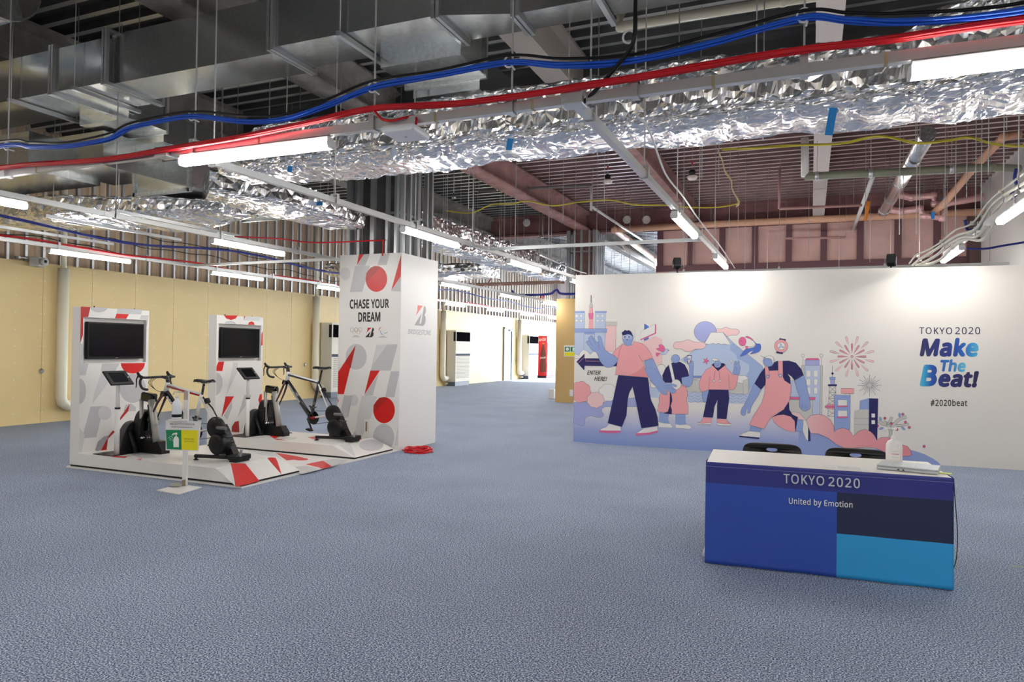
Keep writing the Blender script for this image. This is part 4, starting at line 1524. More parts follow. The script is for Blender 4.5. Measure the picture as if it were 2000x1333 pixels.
# ---------------- fans
def fan(dx, dy, lab):
    c = Vector((-7.62 + dx, 6.08 + dy, ZDK))
    t = thing('floor_fan', lab, 'fan', c, 'training fans')
    # drum shell: rounded triangle outline in the y-z plane
    prof = catmull([Vector((0, a, b)) for a, b in ((-.21, .02), (-.17, .2), (-.09, .34), (.02, .37), (.09, .31), (.14, .15), (.15, .02))], 5)
    MB().prism([c + p for p in prof], (.1, 0, 0), DARKGREY).build('shell', t)
    prof = catmull([Vector((0, a, b)) for a, b in ((-.13, .06), (-.11, .32), (-.06, .50), (.03, .55), (.09, .50), (.13, .32), (.16, .1))], 5)
    MB().prism([c + Vector((.1, .06, -.04)) + p for p in prof], (.13, 0, 0), BLACK).build('housing', t)
    MB().obox(c + Vector((.236, .06, .36)), (.012, .11, .2), BLACKG).build('grille', t)
    pn = MB().obox(c + Vector((.236, .09, .16)), (.012, .14, .09), DARKGREY).build('control_panel', t)
    for k in range(4):
        MB().obox(c + Vector((.2425, .045 + k * .028, .175)), (.003, .012, .012), GREYP).build('button', pn)
    MB().obox(c + Vector((.2425, .09, .14)), (.003, .05, .01), WHITE).build('plate', pn)
    for yy in (-.09, .19):
        MB().tube([c + Vector((.12, yy, .26)), c + Vector((.24, yy - .01, .012))], .02, BLACK, 8, sx=1.6).build('leg', t)
    MB().box(c.x + .02, c.x + .22, c.y - .08, c.y + .18, ZDK, ZDK + .02, BLACK).build('foot', t)
    pts = [c + Vector((.22, .2, .02)), c + Vector((.3, .22, .04)), c + Vector((.36, .26, .012)), c + Vector((.45, .3, .012))]
    MB().tube(catmull(pts, 5), .006, BLACK, 6).build('power_cord', t)


fan(0, 0, 'black training fan behind the nearer tablet pole')
fan(.08, 1.99, 'black training fan behind the farther tablet pole')

# ---------------- bikes, trainers, climbing posts
FB = mat('frame_black', (.010, .010, .011), .22, coat=.6)
FW_ = mat('frame_white', (.80, .79, .78), .25, coat=.6)
FR = mat('frame_red', rgb(176, 22, 34), .25, coat=.6)
FDR = mat('frame_dark_red', (.05, .006, .009), .25, coat=.6)
TAPEB = mat('bar_tape', (.018, .018, .019), .6)


def bike(ox, oy, hi, mt, word, lab):
    """road frame without wheels; forward is -x; hi lifts the saddle and bars"""
    B = lambda x, z, y=0: Vector((ox + x, oy + y, ZDK + z))
    t = thing('road_bike', lab, 'bicycle', B(0, 0), 'road bikes on the stands')
    ax, bb = (0, .36), (-.385, .285)
    sj, ht, hb = (-.255, .73 + hi * .07), (-.795, .82 + hi * .08), (-.825, .745 + hi * .06)
    fr = MB()
    tt, dt, stm, ssm, csm = mt
    fr.tube([B(*ht), B((ht[0] + sj[0]) / 2, (ht[1] + sj[1]) / 2 - .005), B(*sj)], [.024, .021, .018], tt, 12, sx=.9).build('top_tube', t)
    if tt is not FB:
        MB().tube([B(ht[0] + .005, ht[1] - .012, -.012), B(sj[0] - .02, sj[1] - .01, -.009)], [.017, .012], stm, 8).build('top_tube_stripe', t)
    d_ = MB().tube([B(*hb), B(bb[0], bb[1] + .01)], [.032, .036], dt, 12, sx=.85).build('down_tube', t)
    MB().tube([B(ht[0] - .004, ht[1] + .035), B(hb[0], hb[1])], [.024, .029], tt if tt is not FB else FB, 12).build('head_tube', t)
    m_ = MB().tube([B(sj[0] - .005, sj[1] + .012), B((sj[0] * .45 + bb[0] * .55), (sj[1] * .45 + bb[1] * .55))], [.02, .021], ssm, 12)
    m_.tube([B((sj[0] * .45 + bb[0] * .55), (sj[1] * .45 + bb[1] * .55)), B(*bb)], [.021, .026], FB, 12)
    m_.build('seat_tube', t)
    for s_ in (-1, 1):
        MB().tube([B(sj[0], sj[1] - .03, s_ * .014), B(-.13, .57, s_ * .045), B(ax[0], ax[1], s_ * .066)], [.011, .009, .008], FW_ if s_ < 0 else FB, 8).build('seat_stay', t)
        m_ = MB().tube([B(bb[0], bb[1], s_ * .03), B(-.27, .305, s_ * .045)], [.016, .014], FR, 8)
        m_.tube([B(-.27, .305, s_ * .045), B(ax[0], ax[1], s_ * .066)], [.014, .010], csm, 8)
        m_.build('chain_stay', t)
        MB().tube([B(hb[0] - .005, hb[1] - .01, s_ * .03), B(-.92, .6, s_ * .045), B(-1.03, .40, s_ * .05)], [.02, .016, .009], FDR, 10, sx=.75).build('fork_blade', t)
    MB().lathe(B(bb[0], bb[1]), [(.028, -.045), (.03, 0), (.028, .045)], BLACK, 14, 'y').build('bottom_bracket', t)
    # crankset
    cr = MB()
    n = 40
    pr = []
    for k in range(n):
        a = 2 * PI * k / n
        r_ = .092 if k % 2 else .098
        pr.append(B(bb[0] + r_ * math.cos(a), bb[1] + r_ * math.sin(a), .05))
    ring = cr.prism(pr, (0, .005, 0), BLACK).build('chainring', t)
    for s_, a in ((-1, R(-62)), (1, R(118))):
        e = (bb[0] + .17 * math.cos(a), bb[1] + .17 * math.sin(a))
        arm = MB().tube([B(*bb, s_ * .075), B(*e, s_ * .082)], [.019, .013], BLACK, 8, sx=.6).build('crank_arm', t)
        MB().obox(B(*e, s_ * .13), (.085, .075, .02), BLACK, Matrix.Rotation(R(15), 3, 'Y'), .005).build('pedal', arm)
    MB().tube([B(bb[0], bb[1] + .095, .052), B(0, ax[1] + .045, .05)], .004, DARKGREY, 5).tube([B(bb[0], bb[1] - .095, .052), B(.01, ax[1] - .10, .05)], .004, DARKGREY, 5).build('chain', t)
    MB().tube([B(-.0, .30, .06), B(.012, .24, .06)], .012, BLACK, 6).build('derailleur', t)
    # saddle and post
    px_, pz = sj[0] + .045 if hi else sj[0] + .03, .905 + hi * .115
    MB().tube([B(sj[0] + .003, sj[1]), B(px_, pz - .045)], .0145, FB, 12).build('seat_post', t)
    sd = MB()
    prof = [(-.15, .016, .0), (-.10, .019, .006), (-.04, .027, .003), (.03, .05, -.002), (.09, .068, .0), (.125, .06, .006), (.135, .03, .008)]
    vs, fs = [], []
    for x, w_, z in prof:
        for k in range(9):
            u = -1 + k / 4
            vs.append(B(px_ + x, pz + z - .02 * u * u - (.0 if abs(u) < .99 else .012), u * w_))
        for k in range(9):
            u = 1 - k / 4
            vs.append(B(px_ + x, pz + z - .022 - .012 * u * u, u * w_ * .96))
    for i in range(len(prof) - 1):
        for k in range(18):
            fs.append((i * 18 + k, i * 18 + (k + 1) % 18, (i + 1) * 18 + (k + 1) % 18, (i + 1) * 18 + k))
    fs += [list(range(18)), [(len(prof) - 1) * 18 + k for k in range(18)]]
    sd.add(vs, fs, BLACK, True)
    so = sd.build('saddle', t)
    for s_ in (-1, 1):
        MB().tube([B(px_ - .12, pz - .02, s_ * .012), B(px_ - .05, pz - .045, s_ * .022), B(px_ + .04, pz - .045, s_ * .022), B(px_ + .11, pz - .02, s_ * .03)], .0035, CHROME, 6).build('saddle_rail', so)
    # cockpit
    cz = .905 + hi * .085
    MB().tube([B(ht[0] - .006, ht[1] + .03), B(ht[0] - .014, cz + .015)], .019, FB, 10).build('steerer_spacer', t)
    MB().tube([B(ht[0] - .014, cz), B(-.90, cz + .012)], [.02, .018], FB, 10).build('stem', t)
    hbm = MB()
    hp = [(-.90, cz + .012, 0), (-.90, cz + .012, .08), (-.905, cz + .01, .17), (-.93, cz + .008, .2), (-.975, cz + .006, .207), (-1.005, cz - .025, .208), (-1.0, cz - .075, .211), (-.965, cz - .115, .214), (-.92, cz - .128, .216), (-.875, cz - .13, .217)]
    for s_ in (-1, 1):
        hbm.tube(catmull([B(a, b, s_ * c) for a, b, c in hp], 4), .0145, TAPEB, 9)
    ho = hbm.build('handlebar', t)
    for s_ in (-1, 1):
        MB().tube([B(-.965, cz + .008, s_ * .207), B(-1.02, cz + .022, s_ * .207), B(-1.05, cz + .055, s_ * .206), B(-1.055, cz + .07, s_ * .206)], [.016, .019, .017, .010], BLACK, 9).build('brake_hood', ho)
        MB().tube([B(-1.045, cz + .03, s_ * .206), B(-1.07, cz - .02, s_ * .208), B(-1.066, cz - .09, s_ * .21), B(-1.075, cz - .115, s_ * .21)], [.009, .008, .006, .005], BLACK, 7).build('brake_lever', ho)
    for k in range(3):
        MB().tube(catmull([B(-.91, cz + .01, -.05 - .03 * k), B(-1.0, cz - .06, -.06 - .02 * k), B(-.95, cz - .15, -.03), B(hb[0] - .02, hb[1] - .0, -.02)], 6), .0028, BLACK, 5).build('brake_cable', t)
    MB().obox(B(hb[0] - .05, hb[1] - .03), (.05, .05, .06), BLACK, Matrix.Rotation(.3, 3, 'Y'), .008).build('front_brake', t)
    MB().obox(B(-.17, .66 + hi * .03), (.05, .05, .06), BLACK, Matrix.Rotation(-.5, 3, 'Y'), .008).build('rear_brake', t)
    # lettering on the near side of the down tube
    a, b = B(*hb, -.0315), B(bb[0], bb[1] + .01, -.0335)
    dv = (b - a).normalized()
    up = Vector((-dv.z, 0, dv.x))
    up = up if up.z > 0 else -up
    p0, p1 = a + dv * .07, a + dv * (.07 + (.33 if len(word) > 6 else .19))
    hh = .024 if len(word) > 6 else .034
    g_ = MB()
    letters(g_, word, p0 - up * hh / 2 * 1.15, p1 - up * hh / 2 * 1.15, p0 + up * hh / 2 * 1.15, p1 + up * hh / 2 * 1.15, FW_, .03, 0)
    flat_build(g_, 'lettering', d_)
    return t


bike(-6.25, 6.12, 0, (FW_, FB, FR, FW_, FW_), 'aerio', 'white, red and black road bike on the nearer stand')
bike(-6.15, 8.11, 1, (FW_, FB, FB, FB, FW_), 'BRIDGESTONE', 'black road bike with white lettering on the farther stand')


def trainer(ox, oy, lab):
    B = lambda x, z, y=0: Vector((ox + x, oy + y, ZDK + z))
    t = thing('bike_trainer', lab, 'trainer', B(0, 0), 'indoor bike trainers')
    MB().lathe(B(.03, .375, -.10), [(.03, -.012), (.115, -.01), (.122, .0), (.122, .03), (.115, .04), (.03, .042)], BLACK, 36, 'y').build('pulley_cover', t)
    MB().lathe(B(.08, .19, -.13), [(.05, -.01), (.105, -.008), (.118, .005), (.118, .11), (.105, .122), (.05, .124)], mat('flywheel_black', (.006, .006, .0065), .3, spec=.3), 36, 'y').build('flywheel', t)
    m_ = MB()
    m_.prism([B(x, z, -.03) for x, z in ((-.035, .36), (.0, .40), (.05, .40), (.10, .33), (.19, .16), (.26, .05), (.16, .04), (.08, .10), (.0, .28))], (0, .09, 0), BLACK)
    m_.build('body', t)
    for k in range(5):
        MB().obox(B(.165 + .004 * k, .27 - k * .032, -.02), (.02, .1, .014), DARKGREY, Matrix.Rotation(.5, 3, 'Y')).build('cooling_fin', t)
    MB().tube([B(.07, .375, -.11), B(.2, .375, -.11)], .021, mat('grip_grey', (.16, .16, .16), .5), 12).build('carry_handle', t)
    MB().tube([B(0, .36, -.075), B(0, .36, .075)], .012, CHROME, 10).build('axle', t)
    for s_ in (-1, 1):
        lg = MB().tube([B(.32, .05, s_ * .05), B(-.20, .045, s_ * .16)], .024, BLACK, 6, sx=1, sy=.9).build('leg', t)
        MB().lathe(B(-.185, 0, s_ * .158), [(.028, .001), (.028, .012), (.014, .016), (.012, .035)], BLACK, 12).build('rubber_foot', lg)
    MB().obox(B(.30, .05), (.14, .22, .06), BLACK, None, .012).build('rear_block', t)
    MB().obox(B(.30, .013), (.1, .2, .024), BLACK).build('rear_foot', t)
    MB().tube([B(.36, .07, -.06), B(.385, .14, -.06)], .018, mat('lever_grey', (.3, .3, .31), .4), 8).build('lever', t)
    MB().tube([B(.03, .075, -.09), B(.13, .10, -.09)], .016, mat('trainer_blue', rgb(28, 34, 140), .4), 8).build('lock_pin', t)


trainer(-6.22, 6.12, 'black direct-drive trainer carrying the red-striped bike')
trainer(-6.12, 8.11, 'black direct-drive trainer carrying the white-lettered bike')


def climber(ox, oy, lab):
    B = lambda x, z, y=0: Vector((ox + x, oy + y, ZDK + z))
    t = thing('climb_post', lab, 'trainer post', B(-1.0, 0), 'gradient posts under the forks')
    m_ = MB()
    y_ = -.06
    m_.prism([B(x, z, y_) for x, z in ((-1.17, 0), (-.82, 0), (-.81, .05), (-.88, .145), (-1.15, .165), (-1.175, .15))], (0, .12, 0), BLACK).build('foot', t)
    MB().obox(B(-.99, .004), (.34, .13, .008), BLACKG).build('skid_plate', t)
    MB().tube([B(-1.165, .15, -.04), B(-1.185, .64, -.04)], .024, ALU, 12).build('column', t)
    MB().tube([B(-.935, .14, -.03), B(-1.03, .64, -.03)], .038, ALU, 14, sx=1.1).build('column', t)
    MB().tube([B(-1.04, .145, .03), B(-1.10, .63, .03)], .026, BLACK, 10, sx=1.3).build('slide_rail', t)
    MB().tube([B(-.98, .2, -.058), B(-1.05, .58, -.058)], .011, BLACK, 8).build('slot', t)
    m_ = MB().obox(B(-1.09, .665, -.015), (.20, .09, .11), BLACKG, Matrix.Rotation(R(6), 3, 'Y'), .022).build('head_cap', t)
    MB().tube([B(-1.03, .40, -.075), B(-1.03, .40, .075)], .014, DARKGREY, 10).build('fork_axle', t)
    MB().obox(B(-1.04, .40, .0), (.06, .1, .07), BLACK, None, .01).build('carriage', t)
    MB().lathe(B(-1.14, .17, -.06), [(.03, 0), (.03, .015), (.01, .03)], CHROME, 12).build('knob', t)


climber(-6.25, 6.12, 'silver and black gradient post under the red-striped bike fork')
climber(-6.15, 8.11, 'silver and black gradient post under the white-lettered bike fork')

# ---------------- printed pillar box
PX0, PX1, PY0, PY1, PZ = -6.475, -5.40, 8.63, 9.70, 2.845
pb = thing('pillar_box', 'tall white printed box with red circles and bold black words', 'display box', (PX0, PY0, 0))
m_ = MB()
th = .04
m_.box(PX0, PX1, PY0, PY0 + th, 0, PZ, PANELW).build('front_panel', pb)
MB().box(PX1 - th, PX1, PY0 + th, PY1, 0, PZ, PANELW).build('side_panel', pb)
MB().box(PX0, PX0 + th, PY0 + th, PY1, 0, PZ, PANELW).build('side_panel', pb)
MB().box(PX0 + th, PX1 - th, PY1 - th, PY1, 0, PZ, PANELW).build('back_panel', pb)
fp = [o for o in pb.children if o.name.startswith('front_panel')][0]
sp = [o for o in pb.children if o.name.startswith('side_panel')][0]
sh = Sheet(lambda x, y: aty(x, y, PY0), (0, -1, 0)).crop(640, 480, 3.175)
g = MB()
sh.poly(g, [(193, 57), (224, 54), (181, 124)], REDP, 2)
sh.poly(g, [(224, 54), (262, 53), (232, 124), (184, 125)], GREYP)
sh.poly(g, [(333, 51), (385, 49), (365, 120), (308, 122)], GREYP)
sh.poly(g, [(170, 127), (262, 125), (215, 287), (137, 290)], GREYP)
sh.disc(g, 108, 175, 32, 40, GREYL)
sh.disc(g, 302, 207, 67, 80, REDP, 2)
sh.poly(g, [(237, 230), (240, 170), (270, 135), (305, 128), (330, 135)], REDD, 3)
sh.poly(g, [(456, 52), (454, 190), (394, 280)], REDP, 2)
sh.poly(g, [(454, 192), (453, 285), (394, 282)], GREYP)
sh.disc(g, 177, 690, 65, 80, GREYP)
sh.poly(g, [(175, 617), (65, 785), (63, 922), (100, 922)], REDP, 2)
sh.poly(g, [(175, 617), (112, 713), (118, 735), (142, 762)], REDD, 3)
sh.poly(g, [(303, 615), (434, 612), (392, 775), (268, 775)], GREYP)
sh.poly(g, [(303, 615), (370, 614), (280, 740)], GREYL, 2)
sh.poly(g, [(265, 775), (324, 775), (228, 925)], REDP, 2)
sh.poly(g, [(316, 795), (280, 930), (228, 932), (250, 892)], GREYP)
sh.poly(g, [(392, 780), (443, 780), (443, 800), (413, 940), (357, 938)], GREYP)
sh.poly(g, [(102, 930), (156, 930), (128, 1060), (80, 1085), (72, 1060)], GREYP)
sh.poly(g, [(210, 930), (305, 935), (270, 1060), (215, 1180), (165, 1180)], GREYL)
sh.disc(g, 160, 960, 30, 36, GREYL)
sh.disc(g, 350, 1021, 67, 81, REDP, 2)
sh.poly(g, [(283, 1040), (285, 990), (320, 945), (355, 940), (375, 948)], REDD, 3)
sh.disc(g, 347, 1190, 66, 84, GREYP)
sh.poly(g, [(437, 1120), (437, 1240), (412, 1240)], GREYL)
sh.poly(g, [(63, 945), (68, 962), (63, 982)], REDP, 2)
split_build(g, 'print', fp)
g = MB()
sh.text(g, 'CHASE YOUR', ((137, 393), (380, 388), (137, 334), (380, 330)), INK, 3, .034, 0, 1.06)
sh.text(g, 'DREAM', ((190, 474), (327, 471), (190, 414), (327, 411)), INK, 3, .034, 0, 1.06)
flat_build(g, 'slogan', fp)
sh.crop(660, 620, 10)


def crescent(g, cx, cy, M, flip=1, rot=0, s=1, layer=3):
    P = []
    for k in range(11):
        a = R(-75 + 15 * k)
        P.append((math.cos(a) * 45 * s, math.sin(a) * 45 * s))
    for k in range(11):
        a = R(75 - 15 * k)
        P.append((math.cos(a) * 34 * s - 2 * s, math.sin(a) * 45 * s * .98))
    q = [(cx + x * math.cos(rot) - y * math.sin(rot), cy + x * math.sin(rot) + y * math.cos(rot)) for x, y in P]
    sh.poly(g, q, M, layer)


def emblem(s, q, layer=3, black=INK, red=REDP):
    """slanted letter mark: red corner, dark bowl; q maps the emblem's own 170 x 185 box to the sheet"""
    g = MB()
    f = lambda pts: [q(x, y) for x, y in pts]
    s.poly(g, f([(48, 0), (125, 0), (22, 98), (45, 48)]), red, layer)
    s.poly(g, f([(142, 5), (160, 0), (172, 28), (168, 58), (150, 83), (163, 93), (168, 123), (158, 160), (130, 185), (0, 185), (110, 68), (75, 164), (98, 166), (118, 95), (130, 50)]), black, layer)
    return g


g = MB()
ringm = [mat('ring_blue', rgb(150, 170, 200), .5), mat('ring_black', rgb(130, 130, 130), .5), mat('ring_red', rgb(222, 160, 165), .5), mat('ring_yellow', rgb(226, 196, 160), .5), mat('ring_green', rgb(170, 200, 170), .5)]
for (x, y), M in zip(((277, 246), (358, 246), (437, 244), (320, 288), (402, 287)), ringm):
    P = [(x + 32 * math.cos(2 * PI * k / 24), y + 42 * math.sin(2 * PI * k / 24)) for k in range(24)]
    sh.line(g, P, M, 3, 5, True)
flat_build(g, 'ring_emblem', fp)
flat_build(emblem(sh, lambda x, y: (532 + x, 206 + y)), 'letter_emblem', fp)
g = MB()
crescent(g, 845, 240, mat('agito_red', rgb(206, 80, 84), .5), rot=R(205), s=1.0)
crescent(g, 880, 290, mat('agito_blue', rgb(120, 150, 196), .5), rot=R(150), s=1.15)
crescent(g, 925, 275, mat('agito_green', rgb(140, 180, 150), .5), rot=R(75), s=1.0)
flat_build(g, 'crescent_emblem', fp)
g = MB()
for y in (362, 382):
    sh.line(g, [(310 if y < 370 else 285, y), (395 if y < 370 else 425, y + 1)], ringm[1], 3, 5)
    sh.line(g, [(835 if y < 370 else 795, y + 10), (915 if y < 370 else 960, y + 11)], ringm[1], 3, 5)
flat_build(g, 'small_print', fp)
sh.crop(640, 480, 3.175)
c = sh.p(243, 1122, 0)
MB().box(c.x - .045, c.x + .045, PY0 - .006, PY0, c.z - .10, c.z + .10, WHITE).build('socket_plate', pb)
MB().box(c.x - .02, c.x + .01, PY0 - .008, PY0 - .006, c.z - .07, c.z + .07, mat('socket_tan', rgb(150, 130, 110), .5)).build('socket', pb)
# side face
sh = Sheet(lambda x, y: atx(x, y, PX1), (1, 0, 0)).crop(640, 480, 3.175)
GM = mat('print_mark_grey', rgb(168, 168, 170), .4)
g = emblem(sh, lambda x, y: (537 + x * .42, 368 + y * .68 + x * .045), 2, GM, mat('print_soft_red', rgb(232, 130, 124), .4))
flat_build(g, 'letter_emblem', sp)
g = MB()
sh.text(g, 'BRIDGESTONE', ((497, 549), (638, 556), (502, 518), (640, 527)), GM, 2, .006, 0, 1.0)
flat_build(g, 'lettering', sp)

# ---------------- coil of red cable on the floor
c = Vector((-5.13, 8.72, 0))
co = thing('cable_coil', 'coil of red cable lying on the carpet beside the pillar box', 'cable coil', c)
rnd = random.Random(5)
for k in range(9):
    rr = .15 + .02 * (k % 3) + .012 * rnd.random()
    z = .008 + (k // 3) * .018 + .006 * rnd.random()
    ox, oy = .02 * rnd.uniform(-1, 1), .02 * rnd.uniform(-1, 1)
    P = [c + Vector((ox + rr * math.cos(2 * PI * j / 28), oy + rr * math.sin(2 * PI * j / 28), z + .008 * math.sin(j * .9 + k))) for j in range(28)]
    MB().tube(P, .0085, REDC, 6, closed=True).build('turn', co)
MB().tube(catmull([c + Vector((-.15, 0, .07)), c + Vector((-.18, .03, .03)), c + Vector((-.22, -.02, .01)), c + Vector((-.26, .0, .01))], 5), .0085, REDC, 6).build('tail', co)

# ---------------- sanitiser stand
b0 = atz(361, 950, 0)
ss = thing('sanitiser_stand', 'white pedal-operated sanitiser stand in front of the nearer riding stand', 'sanitiser stand', b0)
q = [atz(*p, .006) for p in ((306, 958), (350, 966), (394, 952), (352, 946))]
MB().prism([v - Vector((0, 0, .006)) for v in q], (0, 0, .007), WHITE).build('base_plate', ss)
rot = Matrix.Rotation(YAW, 3, 'Z')
MB().obox(b0 + Vector((0, 0, .50)), (.05, .03, .99), WHITE, rot, .004).build('column', ss)
MB().obox(b0 + Vector((0, 0, .95)), (.046, .032, .09), mat('pump_block', rgb(178, 160, 150), .45), rot).build('pump_block', ss)
MB().tube([b0 + rot @ Vector((-.02, -.01, .985)), b0 + rot @ Vector((-.12, -.02, .985)), b0 + rot @ Vector((-.13, -.02, .96))], .006, CHROME, 8).build('spout_arm', ss)
MB().obox(b0 + rot @ Vector((-.06, -.05, .70)), (.16, .12, .012), WHITE, rot).build('bottle_shelf', ss)
MB().obox(b0 + rot @ Vector((-.06, -.08, .03)), (.11, .07, .012), ALU, rot @ Matrix.Rotation(.25, 3, 'X'), .004).build('pedal', ss)
MB().obox(b0 + rot @ Vector((-.0, -.03, .04)), (.02, .03, .06), mat('hinge_brass', (.35, .3, .2), .4, .8), rot).build('pedal_hinge', ss)
bt = thing('sanitiser_bottle', 'white sanitiser bottle with a black band on the pedal stand', 'bottle', b0 + rot @ Vector((-.06, -.05, .707)), 'sanitiser bottles')
bc = b0 + rot @ Vector((-.075, -.05, .707))
BOT = mat('bottle_white', (.80, .81, .84), .3)
MB().lathe(bc, [(.042, 0), (.048, .005), (.048, .15), (.042, .175), (.02, .2), (.016, .22)], BOT, 20).build('body', bt)
MB().lathe(bc, [(.0487, .022), (.0492, .024), (.0492, .05), (.0487, .052)], BLACK, 20).build('band', bt)
MB().lathe(bc, [(.018, .22), (.018, .235), (.008, .24), (.008, .265)], WHITE, 14).build('pump', bt)
# sign
sg = thing('hygiene_sign', 'green and yellow hand-sanitising sign on the pedal stand', 'sign', b0 + rot @ Vector((0, -.04, .4)))
sp0 = b0 + rot @ Vector((0, -.045, 0))
nn = rot @ Vector((0, -1, 0))
tos = lambda x, y: atp(x, y, sp0, nn)
sh = Sheet(tos, nn, .0006).crop(300, 770, 6.35)
cor = [(152, 330), (590, 340), (555, 715), (150, 700)]
m_ = MB()
m_.prism([sh.p(x, y, 0) - nn * .004 for x, y in cor], nn * .004, WHITE).build('card', sg)
g = MB()
sh.poly(g, [(152, 445), (343, 447), (347, 692), (162, 684)], mat('sign_green', rgb(10, 132, 84), .5))
sh.poly(g, [(343, 447), (550, 452), (546, 700), (347, 692)], mat('sign_yellow', rgb(240, 226, 16), .5))
BW = mat('sign_white', rgb(240, 240, 236), .5)
sh.poly(g, [(248, 660), (246, 560), (258, 535), (272, 525), (272, 512), (286, 512), (286, 525), (302, 535), (314, 558), (314, 660)], BW, 2)
sh.poly(g, [(232, 515), (234, 494), (250, 486), (266, 488), (268, 480), (294, 480), (296, 504), (268, 506), (250, 502), (244, 515)], BW, 2)
for x, y in ((190, 545), (205, 530), (222, 527), (235, 540), (210, 550), (228, 560), (208, 570), (236, 578)):
    sh.disc(g, x, y, 5, 5, BW, 2, n=8)
flat_build(g, 'pictogram', sg)
g = MB()
sh.text(g, '新型コロナウイルス感染症対策', ((205, 384), (508, 388), (205, 362), (508, 366)), INK, 2, 0)
sh.text(g, 'COVID-19 countermeasures', ((218, 417), (482, 422), (218, 399), (482, 404)), INK, 2, 0)
sh.text(g, '手指消毒のお願い', ((380, 566), (508, 570), (380, 549), (508, 553)), INK, 2, 0)
sh.text(g, 'Sanitize hands', ((380, 595), (504, 598), (380, 577), (504, 580)), INK, 2, 0)
flat_build(g, 'lettering', sg)
# ================================================================== THE MURAL
MA, MBp = Vector((-3.49, 10.793, 0)), Vector((2.583, 11.081, 0))
mdir = (MBp - MA).normalized()
mn = Vector((mdir.y, -mdir.x, 0))
MZ = 2.69
mu = thing('mural_panel', 'wide white partition printed with blue-skinned figures and a mountain', 'partition', MA)
MURW = mat('mural_white', (.815, .78, .725), .5)
pe = MA + mdir * 6.95
pn = MB().prism([MA, pe, pe - mn * .09, MA - mn * .09], (0, 0, MZ), MURW).build('panel', mu)
for k in range(5):
    c = MA + mdir * (.4 + k * 1.5) - mn * .45
    MB().obox(c + Vector((0, 0, .02)), (.06, .8, .04), STEEL, Matrix.Rotation(math.atan2(mdir.y, mdir.x), 3, 'Z')).build('foot_bar', mu)
    MB().tube([c - mn * .3 + Vector((0, 0, .04)), c + mn * .355 + Vector((0, 0, 1.9))], .02, STEEL, 8).build('brace', mu)
sh = Sheet(lambda x, y: atp(x, y, MA, mn), mn, .0006)
PK = mat('ink_pink', rgb(240, 166, 168), .5)
PKL = mat('ink_pale_pink', rgb(240, 200, 198), .5)
PKD = mat('ink_deep_pink', rgb(228, 146, 150), .5)
HOT = mat('ink_hot_pink', rgb(230, 106, 156), .5)
SK = mat('ink_skin_blue', rgb(146, 166, 214), .5)
SKD = mat('ink_shade_blue', rgb(128, 146, 208), .5)
LB = mat('ink_light_blue', rgb(190, 202, 226), .5)
LV = mat('ink_lavender', rgb(166, 172, 218), .5)
NV = mat('ink_navy', rgb(30, 26, 92), .5)
BL = mat('ink_strong_blue', rgb(84, 116, 200), .5)
WH = mat('ink_white', (.83, .805, .76), .5)
GY = mat('ink_warm_grey', rgb(204, 202, 194), .5)
LN = mat('ink_line', rgb(104, 102, 124), .5)
wallc = (.815, .78, .725)
GRD = ramp_mat('ink_ground_fade', 'z', 0, .62, [(0, rgb(134, 156, 208)), (.35, rgb(160, 172, 216)), (.72, rgb(206, 206, 222)), (1, wallc)], .5)
MTN = ramp_mat('ink_mountain_fade', 'z', .75, 1.75, [(0, rgb(214, 216, 222)), (.5, rgb(190, 204, 228)), (1, rgb(176, 194, 226))], .5)
CLP = ramp_mat('ink_cloud_fade', 'x', -.35, 1.3, [(0, rgb(240, 206, 204)), (.45, rgb(236, 164, 168)), (1, rgb(228, 142, 148))], .5)


def done(g, name):
    return flat_build(g, 'print_' + name, pn)


# ground
g = MB()
sh.crop(0, 0, 1)
sh.poly(g, [(1119.7, 786), (1300, 787), (1450, 792), (1560, 800), (1562, 895), (1119.7, 863.8)], GRD, 1)
BLUEM = mat('ink_mound_blue', rgb(150, 166, 214), .5)
sh.poly(g, [(1560, 822), (1583, 846), (1600, 848), (1617, 856), (1633, 868), (1650, 875), (1780, 879.8), (1792, 883), (1807, 888.5), (1821.7, 896), (1831.5, 902.7), (1838, 909.2), (1560, 891.5)], BLUEM, 2)
done(g, 'ground')
# water and shore at the middle
g = MB()
sh.crop(1270, 610, 5.554)
for k in range(4):
    y0 = 875 + k * 32
    sh.line(g, [(405 + 38 * j, y0 + (10 if j % 2 else -8)) for j in range(18)], LN, 2, 1.6, False, 4)
sh.poly(g, [(405, 880), (450, 868), (1100, 878), (1100, 1000), (405, 975)], LB, 1.4)
done(g, 'water')
# mountain, sun, clouds
g = MB()
sh.disc(g, 597, 214, 122, 113, LV, 1, LN)
sh.poly(g, [(722, 182), (770, 183), (820, 162), (870, 182), (935, 184), (970, 212), (940, 248), (870, 252), (835, 262), (722, 230)], PKL, 1, 3, LN)
done(g, 'sun_and_cloud')
g = MB()
sh.poly(g, [(330, 520), (480, 415), (580, 345), (658, 220), (788, 220), (900, 335), (1222, 590), (1222, 760), (1120, 880), (466, 690), (466, 600)], MTN, 2, 0, LN, 2.5)
SHD = mat('ink_mountain_shade', rgb(160, 180, 218), .5)
sh.poly(g, [(868, 355), (900, 335), (1222, 590), (1222, 700), (1060, 860), (1040, 690), (1075, 630), (1070, 570), (1000, 530), (945, 510), (930, 460), (865, 410)], SHD, 3)
sh.poly(g, [(658, 220), (788, 220), (872, 345), (845, 356), (810, 345), (775, 352), (740, 338), (710, 352), (680, 338), (650, 352), (610, 345), (585, 345)], WH, 4, 0, LN, 2)
sh.poly(g, [(255, 350), (275, 325), (340, 320), (410, 300), (480, 325), (560, 328), (600, 345), (600, 375), (560, 400), (490, 402), (430, 430), (380, 425), (340, 400), (275, 398), (252, 375)], PKL, 5, 3, LN)
